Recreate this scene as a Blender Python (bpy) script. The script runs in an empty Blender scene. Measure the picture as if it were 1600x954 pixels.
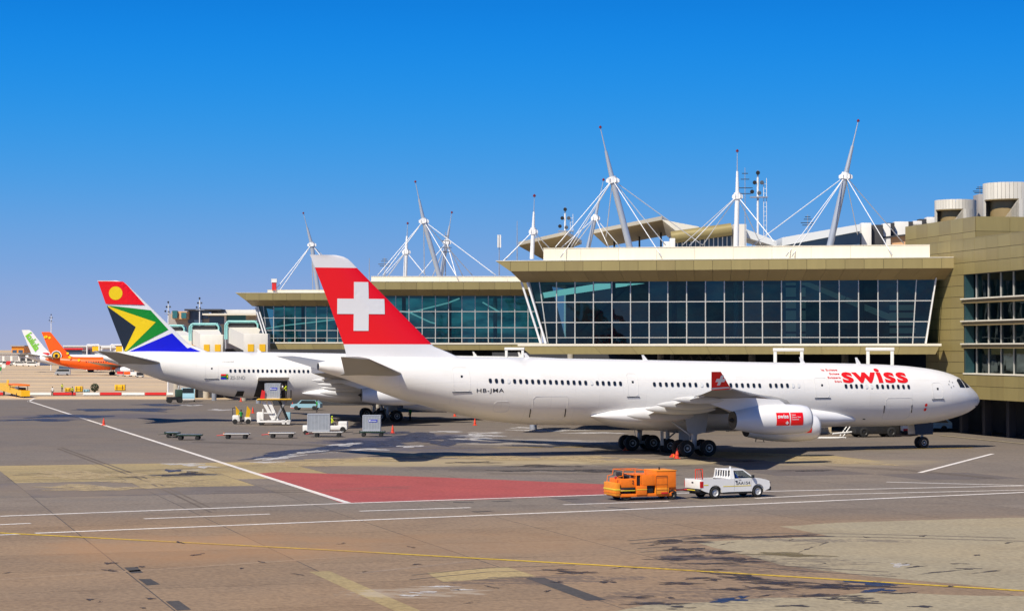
import bpy, bmesh, math, random
from mathutils import Vector, Matrix
import numpy as np
random.seed(4)
S = bpy.context.scene
COL = S.collection
R = math.radians

# ---------------------------------------------------------------- camera, sky, sun, exposure
FPX, CAMH = 3400.0, 8.9                      # focal length in 1600-px units, camera height
PIT = math.atan(68/FPX)
cam = bpy.data.objects.new('camera', bpy.data.cameras.new('camera'))
COL.objects.link(cam)
cam.location = (0, 0, CAMH); cam.rotation_euler = (R(90)+PIT, 0, 0)
cam.data.sensor_width = 36; cam.data.lens = FPX/1600*36
cam.data.clip_start = 1; cam.data.clip_end = 20000
S.camera = cam

SUNV = Vector((-.50, -.74, 1.0)).normalized()     # towards the sun
sun_el = math.asin(SUNV.z)
W = bpy.data.worlds.new("World"); S.world = W; W.use_nodes = True
nt = W.node_tree; nt.nodes.clear()
out = nt.nodes.new('ShaderNodeOutputWorld'); bg = nt.nodes.new('ShaderNodeBackground')
sky = nt.nodes.new('ShaderNodeTexSky'); sky.sky_type = 'NISHITA'; sky.sun_disc = False
sky.sun_elevation = sun_el; sky.sun_rotation = math.atan2(SUNV.x, SUNV.y) % (2*math.pi)
sky.altitude = 1700; sky.air_density = 1.0; sky.dust_density = 0.6; sky.ozone_density = 3.0
tc = nt.nodes.new('ShaderNodeTexCoord'); sx = nt.nodes.new('ShaderNodeSeparateXYZ'); cr = nt.nodes.new('ShaderNodeValToRGB')
cr.color_ramp.interpolation = 'B_SPLINE'
els = cr.color_ramp.elements                      # clear dry-season sky: violet haze low down, deep blue above
stops = [(0, (.345, .385, .56)), (.013, (.285, .36, .60)), (.038, (.175, .335, .64)), (.075, (.055, .305, .70)), (.115, (.010, .255, .72)), (.158, (.0, .195, .70)), (.35, (.002, .085, .36)), (1, (.004, .04, .18))]
while len(els) < len(stops): els.new(.5)
for e, (p_, c_) in zip(els, stops): e.position = p_; e.color = (*c_, 1)
nt.links.new(tc.outputs['Generated'], sx.inputs[0]); nt.links.new(sx.outputs['Z'], cr.inputs['Fac'])
mu = nt.nodes.new('ShaderNodeMix'); mu.data_type = 'RGBA'; mu.blend_type = 'MULTIPLY'; mu.inputs['Factor'].default_value = 1
mu.inputs['B'].default_value = (10, 10, 10, 1); nt.links.new(cr.outputs['Color'], mu.inputs['A'])
mb = nt.nodes.new('ShaderNodeMix'); mb.data_type = 'RGBA'; mb.inputs['Factor'].default_value = .985
nt.links.new(sky.outputs['Color'], mb.inputs['A']); nt.links.new(mu.outputs['Result'], mb.inputs['B']); nt.links.new(mb.outputs['Result'], bg.inputs['Color'])
bg.inputs['Strength'].default_value = 0.1
nt.links.new(bg.outputs['Background'], out.inputs['Surface'])

sl = bpy.data.lights.new('sun', 'SUN'); sl.energy = 5.0; sl.angle = R(.53); sl.color = (1, .925, .80)
so = bpy.data.objects.new('sun', sl); COL.objects.link(so)
so.rotation_euler = SUNV.to_track_quat('Z', 'Y').to_euler()
S.view_settings.view_transform = 'Standard'; S.view_settings.look = 'None'
S.view_settings.exposure = .16; S.view_settings.gamma = 1
S.render.engine = 'CYCLES'; S.cycles.max_bounces = 6; S.cycles.transparent_max_bounces = 12
S.cycles.use_denoising = True

# ---------------------------------------------------------------- photograph geometry helpers
cP, sP = math.cos(PIT), math.sin(PIT)
def ray(x, y):
    a = (x-800)/FPX; b = (477-y)/FPX
    return Vector((a, cP-b*sP, sP+b*cP))
def gnd(x, y, z=0.0):                       # where a line of sight meets a level plane
    d = ray(x, y); t = (z-CAMH)/d.z
    return Vector((d.x*t, d.y*t, z))
def atY(x, y, Y):                           # ... or a given depth
    d = ray(x, y); t = Y/d.y
    return Vector((d.x*t, Y, CAMH+d.z*t))
class Fr:                                   # an upright frame: origin, heading; x along, y inward/left, z up
    def __init__(s, ox, oy, deg):
        s.o = (ox, oy); s.a = R(deg); s.e = (math.cos(s.a), math.sin(s.a)); s.n = (-math.sin(s.a), math.cos(s.a)); s.deg = deg
    def at(s, px, py, y=0.0):               # local (x, z) of the point of the plane y seen at a pixel
        d = ray(px, py); P = (s.o[0]+s.n[0]*y, s.o[1]+s.n[1]*y)
        det = d.x*(-s.e[1]) + s.e[0]*d.y
        t = (P[0]*(-s.e[1]) + s.e[0]*P[1])/det
        u = ((d.x*t-P[0])*s.e[0] + (d.y*t-P[1])*s.e[1])
        return u, CAMH+d.z*t
    def loc(s, P):
        dx, dy = P[0]-s.o[0], P[1]-s.o[1]
        return Vector((dx*s.e[0]+dy*s.e[1], dx*s.n[0]+dy*s.n[1], P[2] if len(P) > 2 else 0))

# ---------------------------------------------------------------- materials
def nodes(m):
    m.use_nodes = True
    return m.node_tree, m.node_tree.nodes['Principled BSDF']
MC = {}
def mat(name, col, rough=.5, metal=0, var=.12, scale=3.0, bump=0, coat=0, spec=.5, streak=None, rnd=0):
    if name in MC: return MC[name]
    m = bpy.data.materials.new(name); t, b = nodes(m); N = t.nodes; L = t.links
    b.inputs['Roughness'].default_value = rough; b.inputs['Metallic'].default_value = metal
    b.inputs['Coat Weight'].default_value = coat; b.inputs['Specular IOR Level'].default_value = spec
    g = N.new('ShaderNodeNewGeometry'); nz = N.new('ShaderNodeTexNoise')
    nz.inputs['Scale'].default_value = scale; nz.inputs['Detail'].default_value = 5
    if streak:
        mm = N.new('ShaderNodeMapping'); mm.inputs['Scale'].default_value = streak
        L.new(g.outputs['Position'], mm.inputs['Vector']); L.new(mm.outputs['Vector'], nz.inputs['Vector'])
    else: L.new(g.outputs['Position'], nz.inputs['Vector'])
    mx = N.new('ShaderNodeMix'); mx.data_type = 'RGBA'
    c = Vector(col)
    mx.inputs['A'].default_value = (*(c*(1-var)), 1); mx.inputs['B'].default_value = (*[min(1, v) for v in c*(1+var)], 1)
    L.new(nz.outputs['Fac'], mx.inputs['Factor']); res = mx.outputs['Result']
    if rnd:                                  # each sheet a slightly different batch
        oi = N.new('ShaderNodeObjectInfo'); mr = N.new('ShaderNodeMapRange'); mr.inputs[3].default_value = 1-rnd; mr.inputs[4].default_value = 1+rnd; L.new(oi.outputs['Random'], mr.inputs[0])
        vm = N.new('ShaderNodeVectorMath'); vm.operation = 'SCALE'; L.new(res, vm.inputs[0]); L.new(mr.outputs[0], vm.inputs['Scale']); res = vm.outputs[0]
    L.new(res, b.inputs['Base Color'])
    if bump:
        bp = N.new('ShaderNodeBump'); bp.inputs['Strength'].default_value = bump; bp.inputs['Distance'].default_value = .02
        L.new(nz.outputs['Fac'], bp.inputs['Height']); L.new(bp.outputs['Normal'], b.inputs['Normal'])
    MC[name] = m; return m
def glassmat(name, tint, gloss=.12):
    m = bpy.data.materials.new(name); m.use_nodes = True; t = m.node_tree; t.nodes.clear(); N = t.nodes; L = t.links
    o = N.new('ShaderNodeOutputMaterial'); mx = N.new('ShaderNodeMixShader'); tr = N.new('ShaderNodeBsdfTransparent')
    gl = N.new('ShaderNodeBsdfGlossy'); gl.inputs['Roughness'].default_value = .03
    lw = N.new('ShaderNodeLayerWeight'); lw.inputs['Blend'].default_value = .3
    oi = N.new('ShaderNodeObjectInfo'); bp = N.new('ShaderNodeBump'); nz = N.new('ShaderNodeTexNoise'); g = N.new('ShaderNodeNewGeometry')
    nz.inputs['Scale'].default_value = .7; nz.inputs['Detail'].default_value = 1
    L.new(g.outputs['Position'], nz.inputs['Vector'])
    bp.inputs['Strength'].default_value = .25; bp.inputs['Distance'].default_value = .05
    L.new(nz.outputs['Fac'], bp.inputs['Height']); L.new(bp.outputs['Normal'], gl.inputs['Normal'])
    tr.inputs['Color'].default_value = (*tint, 1); gl.inputs['Color'].default_value = (.75, .95, 1, 1)
    ma = N.new('ShaderNodeMath'); ma.operation = 'MULTIPLY_ADD'; ma.inputs[1].default_value = .45; ma.inputs[2].default_value = gloss
    rn = N.new('ShaderNodeMath'); rn.operation = 'MULTIPLY_ADD'; rn.inputs[1].default_value = .05; L.new(oi.outputs['Random'], rn.inputs[0]); L.new(ma.outputs[0], rn.inputs[2])
    L.new(lw.outputs['Fresnel'], ma.inputs[0]); L.new(rn.outputs[0], mx.inputs[0])
    L.new(tr.outputs[0], mx.inputs[1]); L.new(gl.outputs[0], mx.inputs[2]); L.new(mx.outputs[0], o.inputs[0])
    return m

M = dict(
 white=mat('white aircraft paint', (.80, .79, .775), .28, var=.03, scale=.8, coat=.3),
 wing=mat('grey wing paint', (.31, .30, .275), .4, var=.08, scale=1.2, streak=(1, 1, 3)),
 winglite=mat('pale grey flap paint', (.66, .65, .62), .4, var=.06, scale=1.2),
 red=mat('red tail paint', (.86, .002, .003), .35, var=.03, scale=.6, coat=.2),
 swred=mat('red lettering paint', (.72, .01, .01), .4, var=.05),
 black=mat('black paint', (.012, .012, .014), .5, var=.2),
 navy=mat('dark navy paint', (.012, .02, .035), .5, var=.2),
 rubber=mat('tyre rubber', (.018, .018, .018), .8, var=.3, scale=9),
 rim=mat('wheel rim paint', (.55, .55, .54), .4, metal=.2, var=.15, scale=8),
 steel=mat('galvanised steel', (.5, .51, .52), .4, metal=.6, var=.15, scale=2),
 gearp=mat('grey undercarriage paint', (.42, .45, .48), .45, var=.15, scale=3),
 dkmet=mat('dark exhaust metal', (.05, .048, .045), .45, metal=.7, var=.3),
 grey=mat('mid grey paint', (.3, .3, .3), .5, var=.1),
 lgrey=mat('light grey line paint', (.50, .50, .50), .5, var=.1),
 seamline=mat('faint door seam', (.66, .65, .63), .5, var=.05),
 win=mat('dark cabin window glass', (.012, .018, .03), .12, var=.2),
 blind=mat('pale window blind', (.72, .72, .70), .4, var=.03),
 olive=mat('olive metal cladding', (.315, .252, .10), .42, metal=.1, var=.12, scale=.8, streak=(2, 2, .3), rnd=.07),
 olive2=mat('olive metal cladding, browner sheet', (.30, .236, .095), .42, metal=.1, var=.12, scale=.8, streak=(2, 2, .3), rnd=.07),
 soffit=mat('brown soffit sheet', (.27, .195, .085), .55, var=.12, scale=.8, rnd=.07),
 drum=mat('grey white drum cladding', (.68, .64, .55), .5, var=.08, scale=.8, rnd=.12),
 cream=mat('cream parapet cladding', (.78, .72, .58), .5, var=.09, scale=.9, streak=(2, 2, .25), rnd=.04),
 mast=mat('white mast paint', (.80, .80, .79), .4, var=.06, scale=1),
 mastg=mat('silver mast paint', (.50, .53, .56), .35, metal=.4, var=.06, scale=1),
 mull=mat('pale aluminium mullion', (.55, .54, .50), .4, metal=.3, var=.08),
 conc=mat('pale concrete', (.42, .38, .31), .8, var=.15, scale=1.5, bump=.2),
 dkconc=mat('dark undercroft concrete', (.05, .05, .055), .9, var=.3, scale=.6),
 inter=mat('dark interior wall', (.05, .085, .09), .8, var=.5, scale=.15),
 interfl=mat('interior floor', (.12, .12, .11), .5, var=.2, scale=.5),
 interc=mat('interior ceiling panel', (.20, .23, .22), .7, var=.2, scale=.4),
 seat=mat('interior seat vinyl', (.04, .12, .13), .6, var=.3),
 pale=mat('pale interior bulkhead', (.65, .75, .68), .6, var=.08),
 orange=mat('orange machine enamel', (.90, .19, .006), .5, var=.2, scale=5, bump=.15),
 orange2=mat('faded orange machine enamel', (.88, .28, .014), .55, var=.22, scale=5, bump=.15),
 yellow=mat('yellow enamel', (.85, .48, .01), .45, var=.1, scale=2),
 yelline=mat('reflective yellow tape', (.80, .62, .05), .45, var=.05),
 carw=mat('white car paint', (.85, .84, .80), .28, var=.03, coat=.5),
 carglass=mat('dark vehicle glass', (.02, .025, .025), .08, var=.2),
 blkplas=mat('black trim plastic', (.02, .02, .02), .6, var=.2),
 lampg=mat('grey lamp housing', (.12, .13, .14), .4, metal=.3, var=.2),
 lamp=mat('red lamp lens', (.55, .01, .01), .25, var=.1),
 clear=mat('clear lamp lens', (.7, .7, .68), .15, var=.1),
 alu=mat('bare aluminium container sheet', (.50, .52, .52), .38, metal=.55, var=.2, scale=2.5),
 alu2=mat('bare aluminium frame', (.66, .67, .67), .35, metal=.5, var=.1, scale=3),
 blue=mat('blue label print', (.01, .03, .45), .5, var=.05),
 flagblue=mat('deep blue tail paint', (.004, .006, .62), .4, var=.03),
 flaggreen=mat('green tail paint', (.005, .24, .02), .4, var=.03),
 flagyel=mat('yellow tail paint', (.88, .62, .004), .4, var=.03),
 flagblk=mat('near black tail paint', (.012, .02, .035), .4, var=.03),
 teal=mat('turquoise frame enamel', (.28, .62, .60), .45, var=.08),
 bridgew=mat('off white bridge cladding', (.76, .72, .64), .5, var=.09, scale=.8, streak=(2, 2, .3), rnd=.05),
 white2=mat('white enamel', (.80, .78, .73), .45, var=.06, scale=1.5),
 dgreen=mat('dark green enamel', (.03, .07, .045), .55, var=.3, scale=4),
 dolly=mat('worn dolly steel', (.13, .11, .09), .6, metal=.3, var=.4, scale=5),
 redp=mat('red enamel', (.62, .02, .02), .5, var=.1, scale=2),
 cone=mat('red orange cone plastic', (.75, .06, .02), .5, var=.08),
 skyblue=mat('pale blue vehicle paint', (.28, .48, .56), .35, var=.06),
 hiviz=mat('yellow safety vest cloth', (.62, .72, .02), .8, var=.1, scale=8),
 hgreen=mat('green work cloth', (.02, .30, .05), .8, var=.15, scale=8),
 cloth=mat('dark work trousers cloth', (.03, .03, .04), .85, var=.2, scale=8),
 clothb=mat('blue work shirt cloth', (.02, .06, .42), .85, var=.2, scale=8),
 clothw=mat('white shirt cloth', (.7, .7, .68), .85, var=.05, scale=8),
 skin=mat('brown skin', (.12, .055, .03), .6, var=.1, scale=8),
 hair=mat('black hair', (.01, .009, .008), .7, var=.2),
 shoe=mat('black shoe leather', (.015, .013, .012), .5, var=.2),
 peach=mat('peach plaster', (.72, .42, .22), .8, var=.06, scale=.6),
 roofw=mat('white standing seam roof', (.68, .70, .70), .45, var=.05, scale=.6),
 fargrey=mat('far grey wall', (.36, .34, .32), .8, var=.12, scale=.3),
 farglass=mat('blue far window glass', (.06, .10, .16), .15, var=.2, scale=.4),
 reveal=mat('dark teal window reveal', (.02, .06, .07), .4, var=.1),
 beacon=mat('dark red beacon lens', (.16, .02, .03), .3, var=.1),
 tealglass=mat('teal far window glass', (.04, .16, .17), .15, var=.2, scale=.4),
 mango=mat('orange aircraft paint', (.92, .115, .003), .35, var=.08, scale=.4),
 lime=mat('lime lettering paint', (.22, .62, .02), .45, var=.04),
 tanbox=mat('tan crate board', (.62, .48, .30), .8, var=.1, scale=3),
)
GL = glassmat('teal facade glass', (.14, .30, .34), .012)
GL2 = glassmat('blue green facade glass', (.10, .34, .38), .02)
GLD = glassmat('dark facade glass', (.06, .10, .12), .015)

def skinpaint(name, col):                    # gloss white with faint skin joints and rivet-row grime
    m = bpy.data.materials.new(name); t, b = nodes(m); N = t.nodes; L = t.links; b.inputs['Roughness'].default_value = .3; b.inputs['Coat Weight'].default_value = .12; b.inputs['Coat Roughness'].default_value = .06
    tc = N.new('ShaderNodeTexCoord'); sp = N.new('ShaderNodeSeparateXYZ'); L.new(tc.outputs['Object'], sp.inputs[0]); cb = N.new('ShaderNodeCombineXYZ'); at_ = N.new('ShaderNodeMath'); at_.operation = 'ARCTAN2'; zz = N.new('ShaderNodeMath'); zz.operation = 'SUBTRACT'; zz.inputs[1].default_value = 5.1
    L.new(sp.outputs['Z'], zz.inputs[0]); L.new(zz.outputs[0], at_.inputs[0]); L.new(sp.outputs['Y'], at_.inputs[1]); sc = N.new('ShaderNodeMath'); sc.operation = 'MULTIPLY'; sc.inputs[1].default_value = 2.8; L.new(at_.outputs[0], sc.inputs[0]); L.new(sp.outputs['X'], cb.inputs[0]); L.new(sc.outputs[0], cb.inputs[1])
    br = N.new('ShaderNodeTexBrick'); br.inputs['Scale'].default_value = 1; br.inputs['Mortar Size'].default_value = .018; br.inputs['Brick Width'].default_value = 4.3; br.inputs['Row Height'].default_value = 1.9; br.inputs['Bias'].default_value = 0
    c = Vector(col); br.inputs['Color1'].default_value = (*c, 1); br.inputs['Color2'].default_value = (*(c*.965), 1); br.inputs['Mortar'].default_value = (*(c*.90), 1); L.new(cb.outputs[0], br.inputs['Vector'])
    nz = N.new('ShaderNodeTexNoise'); nz.inputs['Scale'].default_value = .9; nz.inputs['Detail'].default_value = 8; nz.inputs['Roughness'].default_value = .7; mp = N.new('ShaderNodeMapping'); mp.inputs['Scale'].default_value = (.5, 1, 2.2); L.new(tc.outputs['Object'], mp.inputs[0]); L.new(mp.outputs[0], nz.inputs['Vector'])
    mx = N.new('ShaderNodeMix'); mx.data_type = 'RGBA'; mx.blend_type = 'MULTIPLY'; mr = N.new('ShaderNodeMapRange'); mr.inputs[1].default_value = .45; mr.inputs[2].default_value = .8; mr.inputs[4].default_value = .35; L.new(nz.outputs['Fac'], mr.inputs[0]); L.new(mr.outputs[0], mx.inputs['Factor']); L.new(br.outputs['Color'], mx.inputs['A']); mx.inputs['B'].default_value = (.80, .77, .72, 1)
    L.new(mx.outputs['Result'], b.inputs['Base Color']); bp = N.new('ShaderNodeBump'); bp.inputs['Strength'].default_value = .08; bp.inputs['Distance'].default_value = .05; n2 = N.new('ShaderNodeTexNoise'); n2.inputs['Scale'].default_value = .8; L.new(cb.outputs[0], n2.inputs['Vector']); L.new(n2.outputs['Fac'], bp.inputs['Height']); L.new(bp.outputs['Normal'], b.inputs['Normal']); return m
M['skinw'] = skinpaint('white fuselage paint', (.84, .815, .765))
def lit(name, col, k):                      # added glow, given to strips and panels behind the glass
    m = bpy.data.materials.new(name); t, b = nodes(m); b.inputs['Base Color'].default_value = (*col, 1)
    b.inputs['Emission Color'].default_value = (*col, 1); b.inputs['Emission Strength'].default_value = k; return m
M['cove'] = lit('painted reflection glow', (.62, .95, .82), 1.2); M['tube'] = lit('added white glowing tube', (.95, .95, .85), .7); M['dim'] = lit('added dim glowing panel', (.42, .44, .36), .16)  # pale green glow stands in for a glass reflection; the others are added glow
def glow_wall(name, c0, c1, k, sc):            # a wall with an uneven glow; interior light put into its colour
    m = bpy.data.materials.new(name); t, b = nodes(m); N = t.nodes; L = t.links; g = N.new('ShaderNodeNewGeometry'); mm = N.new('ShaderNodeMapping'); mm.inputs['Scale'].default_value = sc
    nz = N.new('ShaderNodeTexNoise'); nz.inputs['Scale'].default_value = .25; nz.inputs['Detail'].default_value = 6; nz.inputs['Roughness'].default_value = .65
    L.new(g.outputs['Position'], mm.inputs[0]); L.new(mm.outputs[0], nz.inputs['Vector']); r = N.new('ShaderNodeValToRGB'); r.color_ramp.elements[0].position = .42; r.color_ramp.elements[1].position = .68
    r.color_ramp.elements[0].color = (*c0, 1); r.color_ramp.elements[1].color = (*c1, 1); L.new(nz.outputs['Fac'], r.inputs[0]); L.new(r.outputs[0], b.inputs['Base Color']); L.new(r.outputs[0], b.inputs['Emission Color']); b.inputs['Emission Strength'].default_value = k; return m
M['inter'] = glow_wall('faintly glowing interior wall', (.01, .02, .025), (.075, .13, .13), .24, (1, 1, 1.4))
M['inter2'] = glow_wall('glowing teal interior wall', (.02, .08, .10), (.12, .36, .38), .8, (.5, .5, 1.6))
# ---------------------------------------------------------------- mesh helpers
class MB:
    def __init__(s): s.v = []; s.f = []; s.m = []; s.ms = []
    def mi(s, m):
        if m not in s.ms: s.ms.append(m)
        return s.ms.index(m)
    def add(s, vs, fs, m):
        k = len(s.v); i = s.mi(m); s.v += [tuple(v) for v in vs]
        for f in fs: s.f.append([a+k for a in f]); s.m.append(i)
        return s
    def poly(s, pts, m): return s.add(pts, [list(range(len(pts)))], m)
    def box(s, x0, x1, y0, y1, z0, z1, m, taper=None):
        v = [(x0, y0, z0), (x1, y0, z0), (x1, y1, z0), (x0, y1, z0), (x0, y0, z1), (x1, y0, z1), (x1, y1, z1), (x0, y1, z1)]
        return s.add(v, [(0, 3, 2, 1), (4, 5, 6, 7), (0, 1, 5, 4), (1, 2, 6, 5), (2, 3, 7, 6), (3, 0, 4, 7)], m)
    def bbox(s, x0, x1, y0, y1, z0, z1, m, b=.03):      # bevelled box
        bm = bmesh.new(); bmesh.ops.create_cube(bm, size=1)
        for v in bm.verts: v.co = Vector((x0+(v.co.x+.5)*(x1-x0), y0+(v.co.y+.5)*(y1-y0), z0+(v.co.z+.5)*(z1-z0)))
        bmesh.ops.bevel(bm, geom=list(bm.edges), offset=b, segments=2, profile=.6, affect='EDGES')
        bm.verts.index_update(); s.add([v.co.copy() for v in bm.verts], [[v.index for v in f.verts] for f in bm.faces], m); bm.free(); return s
    def prism(s, pts, m, y0, y1):                       # outline in x,z swept along y
        n = len(pts); v = [(p[0], y0, p[1]) for p in pts]+[(p[0], y1, p[1]) for p in pts]
        return s.add(v, [list(range(n-1, -1, -1)), list(range(n, 2*n))]+[(i, (i+1) % n, n+(i+1) % n, n+i) for i in range(n)], m)
    def slab(s, pts, m, off):                           # polygon thickened by a vector
        n = len(pts); o = Vector(off); v = [Vector(p) for p in pts]; v += [p+o for p in v]
        return s.add(v, [list(range(n-1, -1, -1)), list(range(n, 2*n))]+[(i, (i+1) % n, n+(i+1) % n, n+i) for i in range(n)], m)
    def tube(s, p, q, r0, m, r1=None, n=8):
        p, q = Vector(p), Vector(q); r1 = r0 if r1 is None else r1
        d = (q-p).normalized(); a = d.orthogonal().normalized(); b = d.cross(a)
        v = [c+(a*math.cos(2*math.pi*i/n)+b*math.sin(2*math.pi*i/n))*r for c, r in ((p, r0), (q, r1)) for i in range(n)]
        return s.add(v, [list(range(n-1, -1, -1)), list(range(n, 2*n))]+[(i, (i+1) % n, n+(i+1) % n, n+i) for i in range(n)], m)
    def path(s, pts, r, m, n=6):
        for a, b in zip(pts, pts[1:]): s.tube(a, b, r, m, n=n)
        return s
    def loft(s, rings, m, cap0=True, cap1=True, mf=None):
        n = len(rings[0]); k = len(s.v)
        for r in rings: s.v += [tuple(p) for p in r]
        i0 = s.mi(m)
        for j in range(len(rings)-1):
            mm = i0 if mf is None else s.mi(mf(j))
            for i in range(n):
                s.f.append([k+j*n+i, k+j*n+(i+1) % n, k+(j+1)*n+(i+1) % n, k+(j+1)*n+i]); s.m.append(mm)
        if cap0: s.f.append([k+i for i in range(n-1, -1, -1)]); s.m.append(i0 if mf is None else s.mi(mf(0)))
        if cap1: s.f.append([k+(len(rings)-1)*n+i for i in range(n)]); s.m.append(i0 if mf is None else s.mi(mf(len(rings)-2)))
        return s
    def revolve(s, prof, m, c=(0, 0, 0), ax='x', n=24, ms=None, cap=True):   # prof: (along axis, radius)
        c = Vector(c); rings = []
        for a, r in prof:
            ring = []
            for i in range(n):
                t = 2*math.pi*i/n; u, w = max(r, .001)*math.cos(t), max(r, .001)*math.sin(t)
                p = (a, u, w) if ax == 'x' else ((u, a, w) if ax == 'y' else (u, w, a))
                ring.append(c+Vector(p))
            rings.append(ring)
        return s.loft(rings, m, cap, cap, mf=(lambda j: ms[j]) if ms else None)
    def build(s, name, parent=None, smooth=True, loc=None, rotz=None, ang=32):
        me = bpy.data.meshes.new(name); me.from_pydata(s.v, [], s.f)
        for m in s.ms: me.materials.append(m)
        for p, i in zip(me.polygons, s.m): p.material_index = i
        bm = bmesh.new(); bm.from_mesh(me); bmesh.ops.recalc_face_normals(bm, faces=bm.faces); bm.to_mesh(me); bm.free()
        if smooth:
            me.shade_smooth(); me.set_sharp_from_angle(angle=R(ang))
        me.update()
        return link(name, me, parent, loc, rotz)
def link(name, me, parent=None, loc=None, rotz=None):
    o = bpy.data.objects.new(name, me); COL.objects.link(o)
    if parent is not None: o.parent = parent
    if loc is not None: o.location = loc
    if rotz is not None: o.rotation_euler = (0, 0, rotz)
    return o
def tag(o, label=None, cat=None, group=None, kind=None):
    if label: o['label'] = label
    if cat: o['category'] = cat
    if group: o['group'] = group
    if kind: o['kind'] = kind
    return o
def thing(name, label, cat, loc=(0, 0, 0), rotz=0, group=None):
    o = bpy.data.objects.new(name, None); COL.objects.link(o); o.empty_display_size = .5
    o.location = loc; o.rotation_euler = (0, 0, rotz)
    return tag(o, label, cat, group)
KIDS = {}
def copy_tree(o, parent=None):
    c = o.copy(); COL.objects.link(c)
    if parent is not None: c.parent = parent
    for ch in list(o.children): copy_tree(ch, c)
    return c

def flat_text(txt, size=1.0, bold=0.0, width=None, spacing=1.0, shear=0.0):
    cu = bpy.data.curves.new('lettering', 'FONT'); cu.body = txt; cu.size = size; cu.offset = bold
    cu.space_character = spacing; cu.shear = shear; cu.resolution_u = 3
    ob = bpy.data.objects.new('lettering_tmp', cu); COL.objects.link(ob)
    dg = bpy.context.evaluated_depsgraph_get(); me = bpy.data.meshes.new_from_object(ob.evaluated_get(dg))
    bpy.data.objects.remove(ob); bpy.data.curves.remove(cu)
    bm = bmesh.new(); bm.from_mesh(me); bpy.data.meshes.remove(me)
    return bm
def fit(bm, x0, x1, z0, z1):                # scale flat text (x,y) into a box
    xs = [v.co.x for v in bm.verts]; ys = [v.co.y for v in bm.verts]
    ax, bx, ay, by = min(xs), max(xs), min(ys), max(ys)
    for v in bm.verts:
        v.co.x = x0+(v.co.x-ax)/(bx-ax)*(x1-x0); v.co.y = z0+(v.co.y-ay)/(by-ay)*(z1-z0)
    return bm
def flat_poly(pts):
    bm = bmesh.new(); vs = [bm.verts.new((p[0], p[1], 0)) for p in pts]; bm.faces.new(vs); return bm
def wrap(bm, fn, name, m, parent, step=.15, stepx=None):   # cut a flat shape into strips and lay it on a surface
    for f in bm.faces: f.normal_update()
    bmesh.ops.triangulate(bm, faces=bm.faces)
    for ax, st in ((1, step), (0, stepx)):
        if not st: continue
        cs = [v.co[ax] for v in bm.verts]; a, b = min(cs), max(cs); k = math.floor(a/st)+1
        while k*st < b:
            co = [0, 0, 0]; co[ax] = k*st; no = [0, 0, 0]; no[ax] = 1
            bmesh.ops.bisect_plane(bm, geom=bm.verts[:]+bm.edges[:]+bm.faces[:], dist=1e-5, plane_co=co, plane_no=no); k += 1
    for v in bm.verts: v.co = Vector(fn(v.co.x, v.co.y))
    me = bpy.data.meshes.new(name); bm.to_mesh(me); bm.free(); me.materials.append(m)
    return link(name, me, parent)
def circle(cx, cy, r, n=28, ry=None): return [(cx+r*math.cos(2*math.pi*i/n), cy+(ry or r)*math.sin(2*math.pi*i/n)) for i in range(n)]

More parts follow.
